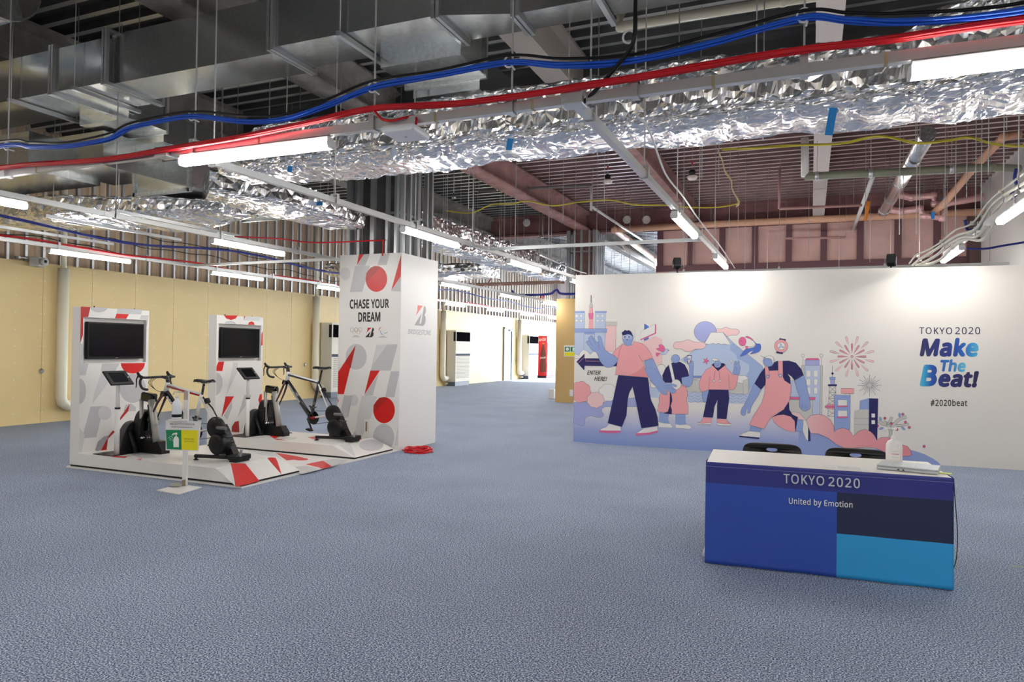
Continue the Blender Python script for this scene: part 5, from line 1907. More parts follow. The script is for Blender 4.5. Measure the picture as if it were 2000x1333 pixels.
done(g, 'mountain')
# long grey pavilion
g = MB()
sh.poly(g, [(466, 690), (560, 690), (560, 715), (466, 715)], SKD, 3)
sh.poly(g, [(466, 715), (640, 712), (640, 870), (405, 862), (405, 730)], GY, 3, 0, LN)
sh.poly(g, [(640, 712), (940, 690), (1030, 688), (1065, 720), (1010, 745), (1005, 775), (466, 735)], WH, 4, 0, LN)
sh.poly(g, [(860, 745), (1005, 775), (1008, 890), (860, 880)], GY, 5, 0, LN)
sh.poly(g, [(1005, 745), (1065, 722), (1065, 885), (1008, 890)], GY, 5, 0, LN)
done(g, 'pavilion')
# city at the wall's end
g = MB()
sh.crop(1110, 560, 7.405)
sh.poly(g, [(91, 360), (236, 360), (232, 610), (91, 610)], LB, 2, 0, LN)
sh.poly(g, [(91, 357), (236, 357), (236, 382), (91, 382)], SK, 3, 0, LN)
sh.poly(g, [(388, 382), (542, 382), (535, 610), (382, 610)], LB, 2, 0, LN)
sh.poly(g, [(386, 357), (555, 357), (555, 380), (386, 380)], SK, 3, 0, LN)
for x, y in ((121, 427), (186, 427), (121, 495), (186, 495), (427, 427), (494, 427), (424, 495), (494, 495)):
    sh.poly(g, [(x - 18, y - 17), (x + 16, y - 17), (x + 16, y + 17), (x - 18, y + 17)], WH, 4, 0, LN)
sh.poly(g, [(540, 565), (690, 565), (685, 945), (525, 945)], PKL, 1, 0, LN)
sh.poly(g, [(540, 513), (706, 513), (704, 566), (538, 566)], GY, 2, 0, LN)
sh.poly(g, [(88, 665), (535, 665), (528, 960), (88, 990)], LB, 3, 0, LN)
sh.poly(g, [(228, 690), (382, 690), (380, 960), (222, 960)], LB, 4, 0, LN)
sh.poly(g, [(230, 662), (384, 662), (384, 690), (230, 690)], SK, 5, 0, LN)
sh.poly(g, [(90, 610), (560, 610), (560, 664), (90, 664)], SK, 5, 0, LN)
done(g, 'city_gate')
g = MB()
sh.line(g, [(330, 125), (329, 225)], INK, 4, 6)
sh.poly(g, [(323, 225), (338, 225), (344, 262), (355, 272), (346, 305), (308, 305), (304, 272), (317, 262)], GY, 4, 0, LN)
sh.poly(g, [(310, 305), (347, 305), (354, 390), (304, 390)], PK, 4, 0, LN)
sh.poly(g, [(290, 390), (363, 390), (356, 470), (302, 470)], HOT, 5, 0, LN)
sh.poly(g, [(304, 470), (354, 470), (358, 610), (297, 610)], PK, 4, 0, LN)
done(g, 'red_tower')
# billboard building
g = MB()
sh.poly(g, [(965, 605), (1098, 535), (1098, 790), (965, 790)], WH, 1, 0, LN)
sh.poly(g, [(1098, 535), (1162, 575), (1162, 760), (1095, 790)], BL, 1)
sh.poly(g, [(1080, 800), (1255, 720), (1355, 772), (1350, 1150), (1330, 1155), (1080, 1000)], PKL, 2, 0, LN)
sh.poly(g, [(1040, 770), (1045, 660), (1258, 540), (1272, 552), (1270, 682), (1050, 780)], HOT, 3)
sh.poly(g, [(1040, 765), (1045, 657), (1255, 541), (1253, 672)], WH, 4, 0, LN)
done(g, 'billboard')
# clouds, arrow and speech lines behind the first figure
g = MB()
sh.poly(g, [(91, 975), (130, 985), (152, 1005), (175, 950), (215, 915), (255, 925), (300, 960), (316, 995), (350, 950), (400, 935), (540, 940), (700, 945), (700, 1040), (91, 1040)], WH, 6, 0, LN)
sh.poly(g, [(118, 1090), (236, 970), (236, 1040), (720, 1045), (720, 1155), (236, 1148), (232, 1215)], NV, 7)
sh.line(g, [(140, 1110), (238, 1015)], PK, 8, 3)
sh.line(g, [(252, 1042), (252, 1078), (500, 1082)], PK, 8, 3)
done(g, 'arrow')
g = MB()
sh.crop(1110, 720, 8.886)
sh.text(g, 'ENTER', ((328, 110), (556, 112), (340, 36), (568, 40)), INK, 6, .015, 0)
sh.text(g, 'HERE!', ((452, 214), (660, 222), (466, 142), (678, 148)), INK, 6, .015, 0)
done(g, 'lettering_enter_here')
# shrubs
g = MB()
scl = lambda cx, cy, rx, ry, n, ph=0, d=.1: [(cx + rx * (1 + d * abs(math.sin(n * (a + ph) / 2))) * math.cos(a), cy + ry * (1 + d * abs(math.sin(n * (a + ph) / 2))) * math.sin(a)) for a in [2 * PI * k / 72 for k in range(72)]]
sh.poly(g, [(92, 590), (330, 580), (560, 620), (690, 560), (1200, 500), (1190, 670), (640, 670), (585, 700), (580, 750), (610, 790), (615, 825), (560, 855), (480, 845), (400, 822), (330, 835), (290, 870), (285, 920), (290, 960), (270, 998), (220, 1000), (150, 970), (92, 962)], LV, 3, 0, LN, 2.5)
done(g, 'shore')
g = MB()
sh.poly(g, scl(690, 420, 150, 140, 8), WH, 4, 0, LN, 2.5)
lft = [(x, y) for x, y in scl(215, 410, 165, 172, 8, .2)]
sh.poly(g, [(max(93, x), y) for x, y in lft], PK, 5, 0, LN, 2.5)
sh.poly(g, scl(475, 548, 138, 128, 9, .3), PKL, 6, 0, LN, 2.5)
done(g, 'shrubs')
g = MB()
sh.poly(g, [(1400, 330), (1560, 320), (1560, 500), (1420, 500)], LV, 3)
sh.crop(1100, 520, 3.509)
sh.poly(g, [(600, 760), (640, 690), (690, 680), (720, 760), (640, 830), (600, 825)], WH, 5, 4, LN, 1.4)
sh.poly(g, [(590, 820), (660, 830), (660, 905), (600, 900)], LB, 4)
done(g, 'hedge')


# ---- first figure: waving
g = MB()
sh.crop(1110, 560, 7.405)
sh.poly(g, [(720, 1050), (640, 985), (580, 955), (525, 900), (495, 820), (475, 740), (445, 715), (430, 735), (440, 800), (400, 790), (360, 730), (335, 708), (320, 720), (290, 745), (300, 780), (270, 790), (262, 812), (300, 860), (345, 920), (410, 960), (450, 1060), (490, 1120), (540, 1165), (590, 1172), (650, 1150), (700, 1100)], SK, 9, 4, LN, 2.5)
sh.line(g, [(345, 740), (400, 835)], LN, 10, 2.5)
sh.line(g, [(300, 780), (355, 860)], LN, 10, 2.5)
sh.line(g, [(438, 800), (440, 880), (452, 910)], LN, 10, 2.5, False, 4)
sh.poly(g, [(1100, 1080), (1225, 1040), (1265, 1130), (1330, 1270), (1390, 1390), (1440, 1480), (1300, 1480), (1200, 1380), (1130, 1210)], SK, 9, 0, LN, 2.5)
sh.poly(g, [(640, 970), (700, 900), (790, 825), (850, 855), (930, 845), (950, 795), (1060, 820), (1130, 875), (1190, 960), (1220, 1035), (1072, 1085), (1160, 1318), (678, 1275), (718, 1050)], PK, 10, 0, LN, 2.5)
sh.poly(g, [(860, 1285), (980, 1245), (1050, 1190), (1090, 1140), (1160, 1318)], PKD, 11)
sh.line(g, [(785, 830), (745, 920), (720, 1050)], LN, 11.5, 2.5)
sh.line(g, [(1015, 985), (1072, 1085)], LN, 11.5, 2.5)
sh.poly(g, [(785, 705), (800, 690), (900, 685), (938, 715), (936, 760), (915, 820), (900, 850), (850, 858), (815, 830), (790, 780)], SK, 11, 4, LN, 2.5)
sh.poly(g, [(778, 690), (776, 665), (800, 648), (822, 630), (850, 640), (870, 632), (900, 645), (922, 680), (932, 720), (905, 700), (860, 690), (830, 700), (795, 705)], NV, 12, 4)
for cx in (822, 882):
    sh.line(g, [(cx + 27 * math.cos(2 * PI * k / 20), 732 + 27 * math.sin(2 * PI * k / 20)) for k in range(20)], WH, 12, 4, True)
    sh.disc(g, cx - 2, 730, 6, 6, NV, 12, n=10)
sh.line(g, [(835, 762), (850, 772), (868, 766)], NV, 12, 4)
done(g, 'waving_figure')
g = MB()
sh.crop(1110, 720, 8.886)
sh.poly(g, [(1325, 0), (1480, 0), (1560, 80), (1640, 200), (1700, 255), (1790, 262), (1870, 285), (1885, 310), (1860, 325), (1800, 300), (1840, 345), (1868, 385), (1850, 425), (1800, 430), (1730, 395), (1700, 380), (1660, 375), (1720, 430), (1715, 455), (1650, 450), (1590, 410), (1500, 290), (1400, 160)], SK, 12, 3, LN, 2.5)
sh.line(g, [(1690, 290), (1790, 295)], LN, 13, 2.5)
sh.line(g, [(1680, 335), (1780, 345), (1840, 385)], LN, 13, 2.5, False, 4)
done(g, 'waving_figure_arm')
g = MB()
sh.poly(g, [(868, 118), (1380, 160), (1400, 260), (1412, 430), (1440, 560), (1510, 700), (1550, 850), (1568, 995), (1270, 1038), (1230, 860), (1180, 600), (1116, 318), (1060, 420), (1032, 540), (1020, 700), (1010, 820), (930, 1015), (685, 948), (760, 620), (800, 430)], NV, 9)
sh.poly(g, [(545, 1075), (580, 1045), (660, 1018), (712, 960), (905, 1012), (915, 1082), (540, 1080)], WH, 8, 0, LN, 2.5)
sh.poly(g, [(535, 1075), (912, 1085), (905, 1118), (700, 1125), (540, 1108)], HOT, 9)
sh.poly(g, [(1178, 1128), (1230, 1095), (1310, 1040), (1540, 1005), (1553, 1080), (1400, 1115), (1180, 1135)], WH, 8, 0, LN, 2.5)
sh.poly(g, [(1172, 1130), (1400, 1115), (1555, 1078), (1548, 1112), (1400, 1150), (1180, 1168)], HOT, 9)
done(g, 'waving_figure_trousers')

# ---- second figure: taking a photo
g = MB()
sh.crop(1270, 610, 5.554)
sh.poly(g, [(130, 690), (150, 765), (170, 765), (150, 690)], SK, 6, 0, LN)
sh.poly(g, [(345, 700), (420, 690), (418, 560), (372, 530), (376, 495), (400, 490), (440, 530), (468, 545), (464, 700), (455, 775), (420, 812), (380, 812), (345, 790)], SK, 6, 4, LN)
sh.poly(g, [(398, 470), (450, 466), (440, 552), (402, 556)], NV, 7)
sh.poly(g, [(402, 478), (444, 474), (436, 530), (406, 534)], WH, 7.5)
sh.disc(g, 420, 510, 12, 16, SK, 8)
sh.poly(g, [(408, 530), (434, 528), (434, 550), (410, 552)], PKL, 8)
sh.poly(g, [(130, 690), (165, 610), (220, 555), (260, 545), (325, 540), (375, 570), (410, 640), (420, 695), (340, 712), (345, 780), (240, 770), (145, 765)], NV, 7, 0)
sh.disc(g, 275, 506, 46, 46, SK, 8, LN)
sh.line(g, [(300, 518), (318, 520), (324, 500)], LN, 9, 2)
sh.line(g, [(212, 548), (235, 650), (256, 750)], WH, 8.5, 20)
sh.poly(g, [(115, 880), (220, 850), (330, 790), (385, 800), (400, 850), (405, 900), (395, 960), (412, 1020), (410, 1108), (230, 1105), (160, 1090), (78, 1082), (85, 1020), (98, 985), (95, 930)], PK, 6, 0, LN)
sh.poly(g, [(215, 860), (232, 900), (240, 960), (222, 1020), (235, 1060), (232, 1110), (140, 1098), (190, 1080), (210, 1020), (212, 960)], NV, 7)
sh.disc(g, 282, 786, 52, 54, WH, 9, LN)
sh.poly(g, [(100, 1085), (200, 1105), (190, 1170), (215, 1215), (95, 1190)], SK, 5, 0, LN)
sh.poly(g, [(274, 1108), (382, 1110), (380, 1190), (398, 1225), (276, 1220)], SK, 5, 0, LN)
sh.poly(g, [(85, 1190), (140, 1205), (215, 1212), (240, 1235), (235, 1255), (90, 1250)], WH, 6, 0, LN)
sh.poly(g, [(276, 1218), (330, 1225), (400, 1220), (440, 1240), (445, 1262), (420, 1268), (275, 1258)], WH, 6, 0, LN)
done(g, 'photographing_figure')

# ---- third figure: hoodie and peace sign
g = MB()
sh.poly(g, [(565, 870), (615, 845), (640, 870), (640, 930), (615, 930), (612, 970), (580, 975), (565, 920)], SK, 6, 3, LN)
sh.poly(g, [(905, 630), (912, 570), (918, 535), (935, 535), (940, 575), (950, 535), (965, 530), (968, 580), (978, 590), (970, 640), (960, 680), (898, 668)], SK, 6, 2, LN)
sh.line(g, [(920, 590), (940, 610), (935, 635)], LN, 7, 2)
sh.poly(g, [(668, 570), (690, 555), (790, 555), (818, 570), (820, 600), (880, 660), (890, 680), (950, 680), (952, 720), (925, 820), (900, 845), (640, 840), (565, 868), (535, 830), (528, 770), (560, 690), (610, 620), (660, 600)], PK, 7, 0, LN)
sh.poly(g, [(668, 572), (690, 556), (800, 556), (815, 575), (735, 640)], NV, 8)
sh.disc(g, 730, 566, 38, 38, SK, 9, LN)
sh.line(g, [(708, 562), (718, 564)], NV, 10, 3)
sh.line(g, [(738, 562), (748, 564)], NV, 10, 3)
sh.line(g, [(718, 578), (730, 584), (742, 578)], NV, 10, 2.5)
sh.poly(g, [(668, 512), (690, 500), (715, 506), (740, 515), (735, 528), (705, 530), (680, 525)], WH, 9, 3, LN)
sh.line(g, [(703, 640), (690, 740)], LN, 9, 2.5)
sh.line(g, [(748, 640), (756, 740)], LN, 9, 2.5)
sh.disc(g, 690, 748, 11, 12, WH, 9, LN)
sh.disc(g, 757, 748, 11, 12, WH, 9, LN)
sh.line(g, [(650, 700), (632, 840)], LN, 9, 2)
sh.line(g, [(848, 680), (860, 842)], LN, 9, 2)
sh.poly(g, [(637, 840), (850, 845), (857, 940), (828, 1160), (724, 1155), (724, 1020), (732, 948), (700, 1020), (680, 1145), (572, 1138), (600, 1000)], NV, 6)
sh.poly(g, [(575, 1140), (665, 1148), (658, 1220), (515, 1218), (515, 1200), (550, 1190)], PK, 5, 0, LN)
sh.poly(g, [(512, 1204), (560, 1208), (658, 1200), (658, 1222), (520, 1220)], WH, 6, 0, LN)
sh.poly(g, [(725, 1158), (820, 1160), (850, 1195), (880, 1215), (878, 1232), (722, 1220)], PK, 5, 0, LN)
sh.poly(g, [(722, 1200), (800, 1215), (882, 1215), (880, 1234), (760, 1232), (722, 1222)], WH, 6, 0, LN)
done(g, 'hooded_figure')
g = MB()
star = lambda cx, cy, R_, r_, n, ph: [(cx + (R_ if k % 2 == 0 else r_) * math.sin(ph + PI * k / n), cy - (R_ if k % 2 == 0 else r_) * 1.1 * math.cos(ph + PI * k / n)) for k in range(2 * n)]
sh.poly(g, star(605, 530, 40, 14, 5, .35), HOT, 6, 0, LN)
sh.poly(g, star(880, 530, 26, 7, 4, 0), WH, 6, 0, LN)
done(g, 'stars')
# bird
g = MB()
sh.poly(g, [(62, 395), (100, 388), (92, 358), (120, 352), (150, 372), (162, 410), (150, 430), (100, 420)], HOT, 6, 2, LN)
sh.poly(g, [(62, 440), (110, 445), (80, 482), (64, 475)], HOT, 6, 0, LN)
sh.poly(g, [(105, 450), (150, 430), (170, 400), (190, 400), (195, 420), (170, 455), (130, 465)], LB, 7, 3, LN)
sh.poly(g, [(192, 408), (212, 412), (193, 420)], mat('ink_beak', rgb(160, 60, 70), .5), 7)
done(g, 'bird')
# carp streamer
g = MB()
sh.poly(g, [(1030, 275), (1100, 290), (1150, 340), (1190, 345), (1200, 380), (1185, 425), (1120, 450), (1085, 455), (1120, 420), (1080, 430), (1040, 460), (975, 482), (1000, 440), (1040, 400), (1120, 385), (1140, 355), (1060, 370)], BL, 6, 3, LN)
sh.poly(g, [(1020, 280), (1075, 280), (1140, 340), (1120, 372), (1060, 375), (1030, 365)], WH, 7, 3, LN)
sh.disc(g, 1000, 318, 40, 48, HOT, 8, LN)
sh.poly(g, [(1030, 272), (1050, 260), (1078, 270), (1105, 290), (1122, 315), (1080, 290)], HOT, 8, 2, LN)
sh.poly(g, [(1035, 368), (1060, 370), (1055, 400), (1035, 398)], HOT, 8, 0, LN)
sh.disc(g, 985, 312, 4, 4, NV, 9, n=8)
done(g, 'carp_streamer')

# ---- fourth figure: runner
g = MB()
sh.crop(1420, 640, 5.795)
sh.poly(g, [(310, 640), (385, 705), (300, 850), (270, 915), (262, 960), (240, 975), (230, 955), (238, 925), (220, 930), (208, 990), (175, 995), (155, 970), (165, 920), (200, 870), (240, 790)], SK, 7, 2, LN)
sh.poly(g, [(765, 600), (865, 545), (905, 680), (930, 800), (945, 880), (940, 915), (900, 945), (865, 945), (825, 910), (818, 850), (822, 790)], SK, 8, 2, LN)
sh.line(g, [(850, 870), (855, 915)], LN, 9, 2)
sh.line(g, [(888, 880), (892, 925)], LN, 9, 2)
sh.poly(g, [(310, 635), (375, 520), (430, 450), (480, 430), (560, 380), (700, 376), (780, 400), (840, 470), (868, 540), (765, 602), (730, 555), (685, 525), (715, 570), (718, 645), (600, 640), (440, 640), (385, 705)], NV, 8)
sh.disc(g, 470, 382, 64, 62, SK, 9, LN)
sh.poly(g, [(408, 370), (398, 382), (410, 395)], SK, 9.5)
sh.poly(g, [(425, 342), (470, 318), (520, 335), (532, 385), (515, 410), (500, 360)], WH, 10, 3, LN)
sh.line(g, [(380, 320), (430, 345), (500, 362)], LN, 11, 3)
sh.disc(g, 428, 368, 5, 5, NV, 11, n=8)
sh.poly(g, [(428, 445), (462, 440), (478, 490), (580, 485), (578, 380), (630, 378), (632, 560), (650, 600), (728, 650), (722, 720), (705, 830), (640, 930), (505, 1015), (470, 1060), (420, 1150), (250, 1102), (300, 1000), (390, 860), (425, 740), (438, 600)], PK, 10, 0, LN)
for x, y in ((462, 555), (603, 545)):
    sh.disc(g, x, y, 19, 19, SK, 12, LN)
    sh.disc(g, x, y, 10, 10, PKL, 12.6, LN)
sh.line(g, [(462, 440), (482, 545)], LN, 11.5, 2.5)
sh.line(g, [(578, 480), (582, 545)], LN, 11.5, 2.5)
sh.poly(g, [(700, 840), (705, 930), (740, 985), (802, 1015), (775, 1185), (700, 1100), (510, 1020), (640, 925)], NV, 9)
sh.poly(g, [(510, 1020), (570, 995), (640, 988), (720, 1010), (765, 1060), (772, 1185), (680, 1170), (580, 1115), (530, 1065)], PK, 10, 0, LN)
sh.poly(g, [(795, 1040), (858, 1050), (862, 1100), (850, 1185), (775, 1170)], SK, 8, 0, LN)
sh.poly(g, [(860, 1055), (920, 1058), (918, 1285), (890, 1260), (855, 1175)], WH, 8, 0, LN)
sh.poly(g, [(918, 1056), (936, 1066), (944, 1285), (920, 1290)], NV, 9)
sh.poly(g, [(265, 1105), (395, 1150), (370, 1185), (255, 1172)], SK, 8, 0, LN)
sh.poly(g, [(140, 1215), (250, 1172), (378, 1185), (372, 1250), (140, 1228)], WH, 8, 0, LN)
sh.poly(g, [(136, 1225), (370, 1246), (360, 1264), (140, 1240)], NV, 9)
done(g, 'running_figure')
# watch badge
g = MB()
sh.poly(g, [(595, 120), (668, 135), (660, 160), (590, 145)], NV, 6)
sh.poly(g, [(558, 272), (635, 285), (628, 302), (555, 290)], NV, 6)
sh.disc(g, 612, 210, 76, 72, PK, 7, LN)
sh.disc(g, 612, 211, 44, 42, WH, 8, LN)
for a in (-.2, 2.0, 4.1):
    c_, s_ = math.cos(a - PI / 2), math.sin(a - PI / 2)
    sh.poly(g, [(612 + c_ * u - s_ * v, 213 + s_ * u + c_ * v) for u, v in ((0, 0), (16, 9), (32, 5), (36, 0), (32, -5), (16, -9))], LB, 9, 0, LN)
done(g, 'watch')

# ---- city at the far end
g = MB()
sh.crop(1540, 640, 5.553)
for x in (156, 357):
    sh.line(g, [(x, 322), (x, 420)], LN, 3, 2)
    sh.line(g, [(x + 17 * math.cos(2 * PI * k / 20), 305 + 17 * math.sin(2 * PI * k / 20)) for k in range(20)], LN, 3, 2, True)
sh.poly(g, [(142, 412), (370, 412), (362, 945), (142, 945)], GY, 2, 0, LN)
sh.poly(g, [(175, 412), (345, 412), (342, 945), (175, 945)], LB, 3, 0, LN)
sh.poly(g, [(178, 355), (336, 355), (336, 412), (178, 412)], LV, 3, 0, LN)
sh.poly(g, [(180, 355), (195, 335), (322, 335), (338, 355)], HOT, 4, 0, LN)
for x in (216, 295):
    for y in (500, 592, 685):
        sh.poly(g, [(x - 21, y - 33), (x + 22, y - 33), (x + 22, y + 34), (x - 21, y + 34)], WH, 4, 0, LN)
sh.poly(g, [(0, 580), (60, 575), (140, 760), (0, 760)], LB, 2, 0, LN)
sh.poly(g, [(0, 785), (265, 790), (262, 950), (190, 1005), (0, 900)], GY, 4, 0, LN)
sh.poly(g, [(15, 752), (292, 757), (290, 786), (15, 780)], HOT, 5, 0, LN)
done(g, 'tower_block')
g = MB()
sh.line(g, [(477, 415), (477, 490)], LN, 3, 3)
sh.disc(g, 477, 500, 13, 13, NV, 4)
sh.line(g, [(477, 512), (477, 540)], LN, 3, 3)
sh.poly(g, [(444, 540), (508, 540), (508, 565), (444, 565)], SK, 3, 0, LN)
sh.poly(g, [(455, 565), (500, 565), (500, 618), (455, 618)], LV, 3, 0, LN)
sh.poly(g, [(428, 617), (524, 617), (524, 638), (428, 638)], NV, 4)
for k in range(5):
    y0, y1 = 640 + k * 65, 705 + k * 65
    w0, w1 = 32 + k * 4, 36 + k * 4
    if k == 3:
        continue
    for a in ((477 - w0, y0, 477 + w1, y1), (477 + w0, y0, 477 - w1, y1), (477 - w0, y0, 477 - w1, y1), (477 + w0, y0, 477 + w1, y1), (477 - w1, y1, 477 + w1, y1)):
        sh.line(g, [(a[0], a[1]), (a[2], a[3])], LN, 3, 2.5)
sh.poly(g, [(415, 832), (500, 830), (500, 890), (418, 885)], PK, 4, 0, LN)
sh.poly(g, [(395, 850), (500, 850), (500, 872), (395, 870)], HOT, 5, 0, LN)
done(g, 'radio_mast')
g = MB()
sh.poly(g, [(497, 730), (670, 735), (665, 1120), (497, 1130)], SK, 6, 0, LN)
sh.line(g, [(612, 715), (612, 735)], LN, 6, 2)
sh.line(g, [(662, 715), (662, 735)], LN, 6, 2)
sh.poly(g, [(568, 662), (710, 662), (710, 717), (570, 715)], PK, 6, 0, LN)
for y in (785, 902):
    sh.poly(g, [(537, y), (635, y), (635, y + 65), (537, y + 65)], WH, 7, 0, LN)
    sh.poly(g, [(523, y + 64), (643, y + 64), (643, y + 79), (523, y + 79)], HOT, 8, 0, LN)
sh.poly(g, [(718, 908), (775, 890), (873, 890), (873, 1140), (714, 1180)], GY, 5, 0, LN)
for y in (985, 1052):
    sh.line(g, [(716, y), (873, y + 3)], LN, 6, 2)
sh.poly(g, [(775, 795), (873, 768), (873, 890), (770, 890)], SK, 5, 0, LN)
sh.poly(g, [(873, 768), (972, 772), (962, 1225), (870, 1140)], NV, 6)
for y in (955, 1027):
    sh.poly(g, [(900, y - 20), (938, y - 20), (938, y + 21), (900, y + 21)], WH, 7)
done(g, 'office_blocks')
# fireworks
g = MB()
for ring, (ra, rb, wd, M) in enumerate(((30, 148, 9, PKD), (125, 235, 10, PKL))):
    for k in range(12):
        a = 2 * PI * (k + .5 * ring) / 12 + (.0 if ring == 0 else .0)
        c_, s_ = math.cos(a), math.sin(a) * .96
        c2, s2 = -math.sin(a), math.cos(a)
        pts = [(688 + c_ * u * 1.06 + c2 * v, 315 + s_ * u + s2 * v) for u, v in ((ra, 0), (ra + (rb - ra) * .6, wd), (rb - 6, wd), (rb, 0), (rb - 6, -wd), (ra + (rb - ra) * .6, -wd))]
        sh.poly(g, pts, M, 4, 0, LN, 2)
sh.disc(g, 688, 316, 14, 14, PK, 4, LN)
done(g, 'large_firework')
g = MB()
for k in range(24):
    a = 2 * PI * k / 24
    rb = 130 if k % 2 == 0 else 88
    sh.line(g, [(880 + 24 * math.cos(a), 628 + 22 * math.sin(a)), (880 + rb * math.cos(a), 628 + rb * .92 * math.sin(a))], LN, 4, 2.5)
sh.line(g, [(880 + 13 * math.cos(2 * PI * k / 16), 628 + 13 * math.sin(2 * PI * k / 16)) for k in range(16)], LN, 4, 2, True)
done(g, 'small_firework')
# pink cloud bank in front of the city
g = MB()
sh.poly(g, [(15, 925), (60, 915), (120, 930), (190, 1005), (120, 1000), (50, 960)], PKL, 8, 0, LN)
sh.poly(g, [(190, 1005), (240, 955), (320, 940), (390, 955), (450, 1000), (490, 1070), (497, 1132), (540, 1100), (595, 1090), (650, 1110), (685, 1150), (702, 1182), (760, 1125), (830, 1105), (890, 1130), (930, 1170), (958, 1225), (1000, 1195), (1060, 1190), (1120, 1210), (1150, 1250), (1230, 1272), (1290, 1290), (1320, 1330), (1335, 1380), (1300, 1395), (1230, 1400), (1060, 1360), (950, 1310), (850, 1298), (680, 1310), (600, 1305), (520, 1270), (430, 1200), (330, 1155), (240, 1150)], CLP, 9, 0, LN, 2.5)
done(g, 'cloud_bank')
# berry tree
g = MB()


def branch(pts, w):
    sh.line(g, pts, LN, 4, w + 4, False, 4)
    sh.line(g, pts, GY, 4.6, w, False, 4)


branch([(1105, 1200), (1105, 1120), (1075, 1060), (1020, 1045), (970, 1010)], 22)
branch([(1075, 1065), (1060, 1040), (1030, 1015)], 16)
branch([(1075, 1050), (1105, 1010), (1122, 970)], 16)
branch([(1108, 1130), (1140, 1060), (1200, 1000), (1280, 968)], 20)
branch([(1165, 1065), (1230, 1062), (1308, 1048)], 14)
for x, y in ((1045, 985), (1116, 1042), (1240, 942), (1268, 1028), (1310, 1085), (1175, 1107), (965, 1068)):
    sh.disc(g, x, y, 14, 14, mat('ink_berry', rgb(214, 86, 124), .5), 6, LN)
for x, y, a in ((997, 992, 1.3), (1203, 950, 1.5), (1005, 1097, -.3), (1245, 1097, .7)):
    c_, s_ = math.cos(a), math.sin(a)
    sh.poly(g, [(x + c_ * u - s_ * v, y + s_ * u + c_ * v) for u, v in ((-28, 0), (-10, 11), (10, 11), (28, 0), (10, -11), (-10, -11))], SK, 6, 0, LN)
done(g, 'berry_tree')
sh.disc(g2 := MB(), 1470, 1290, 14, 14, MATS['ink_berry'], 6, LN)
done(g2, 'fallen_berry')
# wordmark
g = MB()
sh.crop(1500, 520, 3.332)
NVT = mat('ink_dark_text', rgb(52, 52, 88), .5)
sh.text(g, 'TOKYO', ((985, 443), (1198, 445), (985, 398), (1198, 400)), NVT, 2, .006, 0, 1.16)
sh.text(g, '2020', ((1218, 445), (1380, 445), (1218, 398), (1380, 397)), NVT, 2, .006, 0, 1.16)
done(g, 'lettering_event')
x0, x1 = sh.p(985, 600).x, sh.p(1380, 600).x
DK, MID, CY = rgb(46, 44, 100), rgb(36, 88, 178), rgb(92, 196, 226)
G1 = ramp_mat('ink_word_fade_a', 'x', x0, x1, [(0, rgb(50, 44, 92)), (.5, rgb(40, 60, 140)), (.72, rgb(36, 100, 186)), (.86, rgb(60, 150, 210)), (1, CY)], .5)
G2 = ramp_mat('ink_word_fade_b', 'x', x0, x1, [(0, CY), (.08, rgb(60, 170, 214)), (.2, rgb(34, 90, 180)), (.4, rgb(46, 50, 120)), (1, rgb(40, 38, 80))], .5)
G3 = ramp_mat('ink_word_fade_c', 'x', sh.p(1110, 650).x, sh.p(1290, 650).x, [(0, rgb(34, 100, 184)), (.5, rgb(60, 130, 204)), (1, rgb(104, 204, 228))], .5)
sh.text(g2 := MB(), 'Make', ((985, 590), (1365, 592), (1008, 464), (1378, 470)), G1, 2, .048, 0, 1.06)
done(g2, 'lettering_make')
sh.text(g2 := MB(), 'The', ((1110, 688), (1282, 690), (1124, 606), (1294, 608)), G3, 2, .042, 0, 1.06)
done(g2, 'lettering_the')
sh.text(g2 := MB(), 'B', ((985, 784), (1096, 784), (1014, 642), (1106, 642)), G2, 2, .05, 0)
sh.text(g2, 'eat!', ((1102, 788), (1356, 792), (1118, 678), (1376, 684)), G2, 2, .048, 0, 1.06)
done(g2, 'lettering_beat')
g = MB()
sh.text(g, '#2020beat', ((1058, 912), (1296, 912), (1058, 868), (1296, 870)), INK, 2, .016, 0, 1.12)
done(g, 'lettering_hashtag')
# ================================================================== THE DESK AND SMALL THINGS
DA, DB = Vector((-.672, 5.13, 0)), Vector((.845, 5.222, 0))
dd = (DB - DA).normalized()
dn = Vector((-dd.y, dd.x, 0))
DZ = .715
LW = (DB - DA).length
DEP = .69
drot = Matrix.Rotation(math.atan2(dd.y, dd.x), 3, 'Z')
D = lambda u, v, z: DA + dd * u + dn * v + Vector((0, 0, z))
tb = thing('folding_table', 'white-topped folding table behind the blue cloth', 'table', D(LW / 2, DEP / 2, 0))
TOPM = mat('table_top_cream', (.80, .765, .71), .4)
MB().obox(D(LW / 2, DEP / 2, DZ - .015), (LW - .01, DEP, .03), TOPM, drot, .005).build('table_top', tb)
for u in (.12, LW - .12):
    for v in (.12, DEP - .1):
        lg = MB().tube([D(u, v, .012), D(u, v, DZ - .03)], .014, CHROME, 10).build('leg', tb)
        MB().lathe(D(u, v, 0), [(.02, 0), (.02, .012), (.014, .03)], BLACK, 12).build('leg_cap', lg)
    MB().tube([D(u, .12, .12), D(u, DEP - .1, .12)], .011, CHROME, 8).build('stretcher', tb)
for u in (-.012, LW + .0):
    MB().tube([D(u, .1, .03), D(u, DEP - .06, .03)], .014, WHITE, 8).build('foot_bar', tb)
MB().obox(D(LW / 2, .25, .45), (LW - .24, .3, .01), DARKGREY, drot).build('under_shelf', tb)
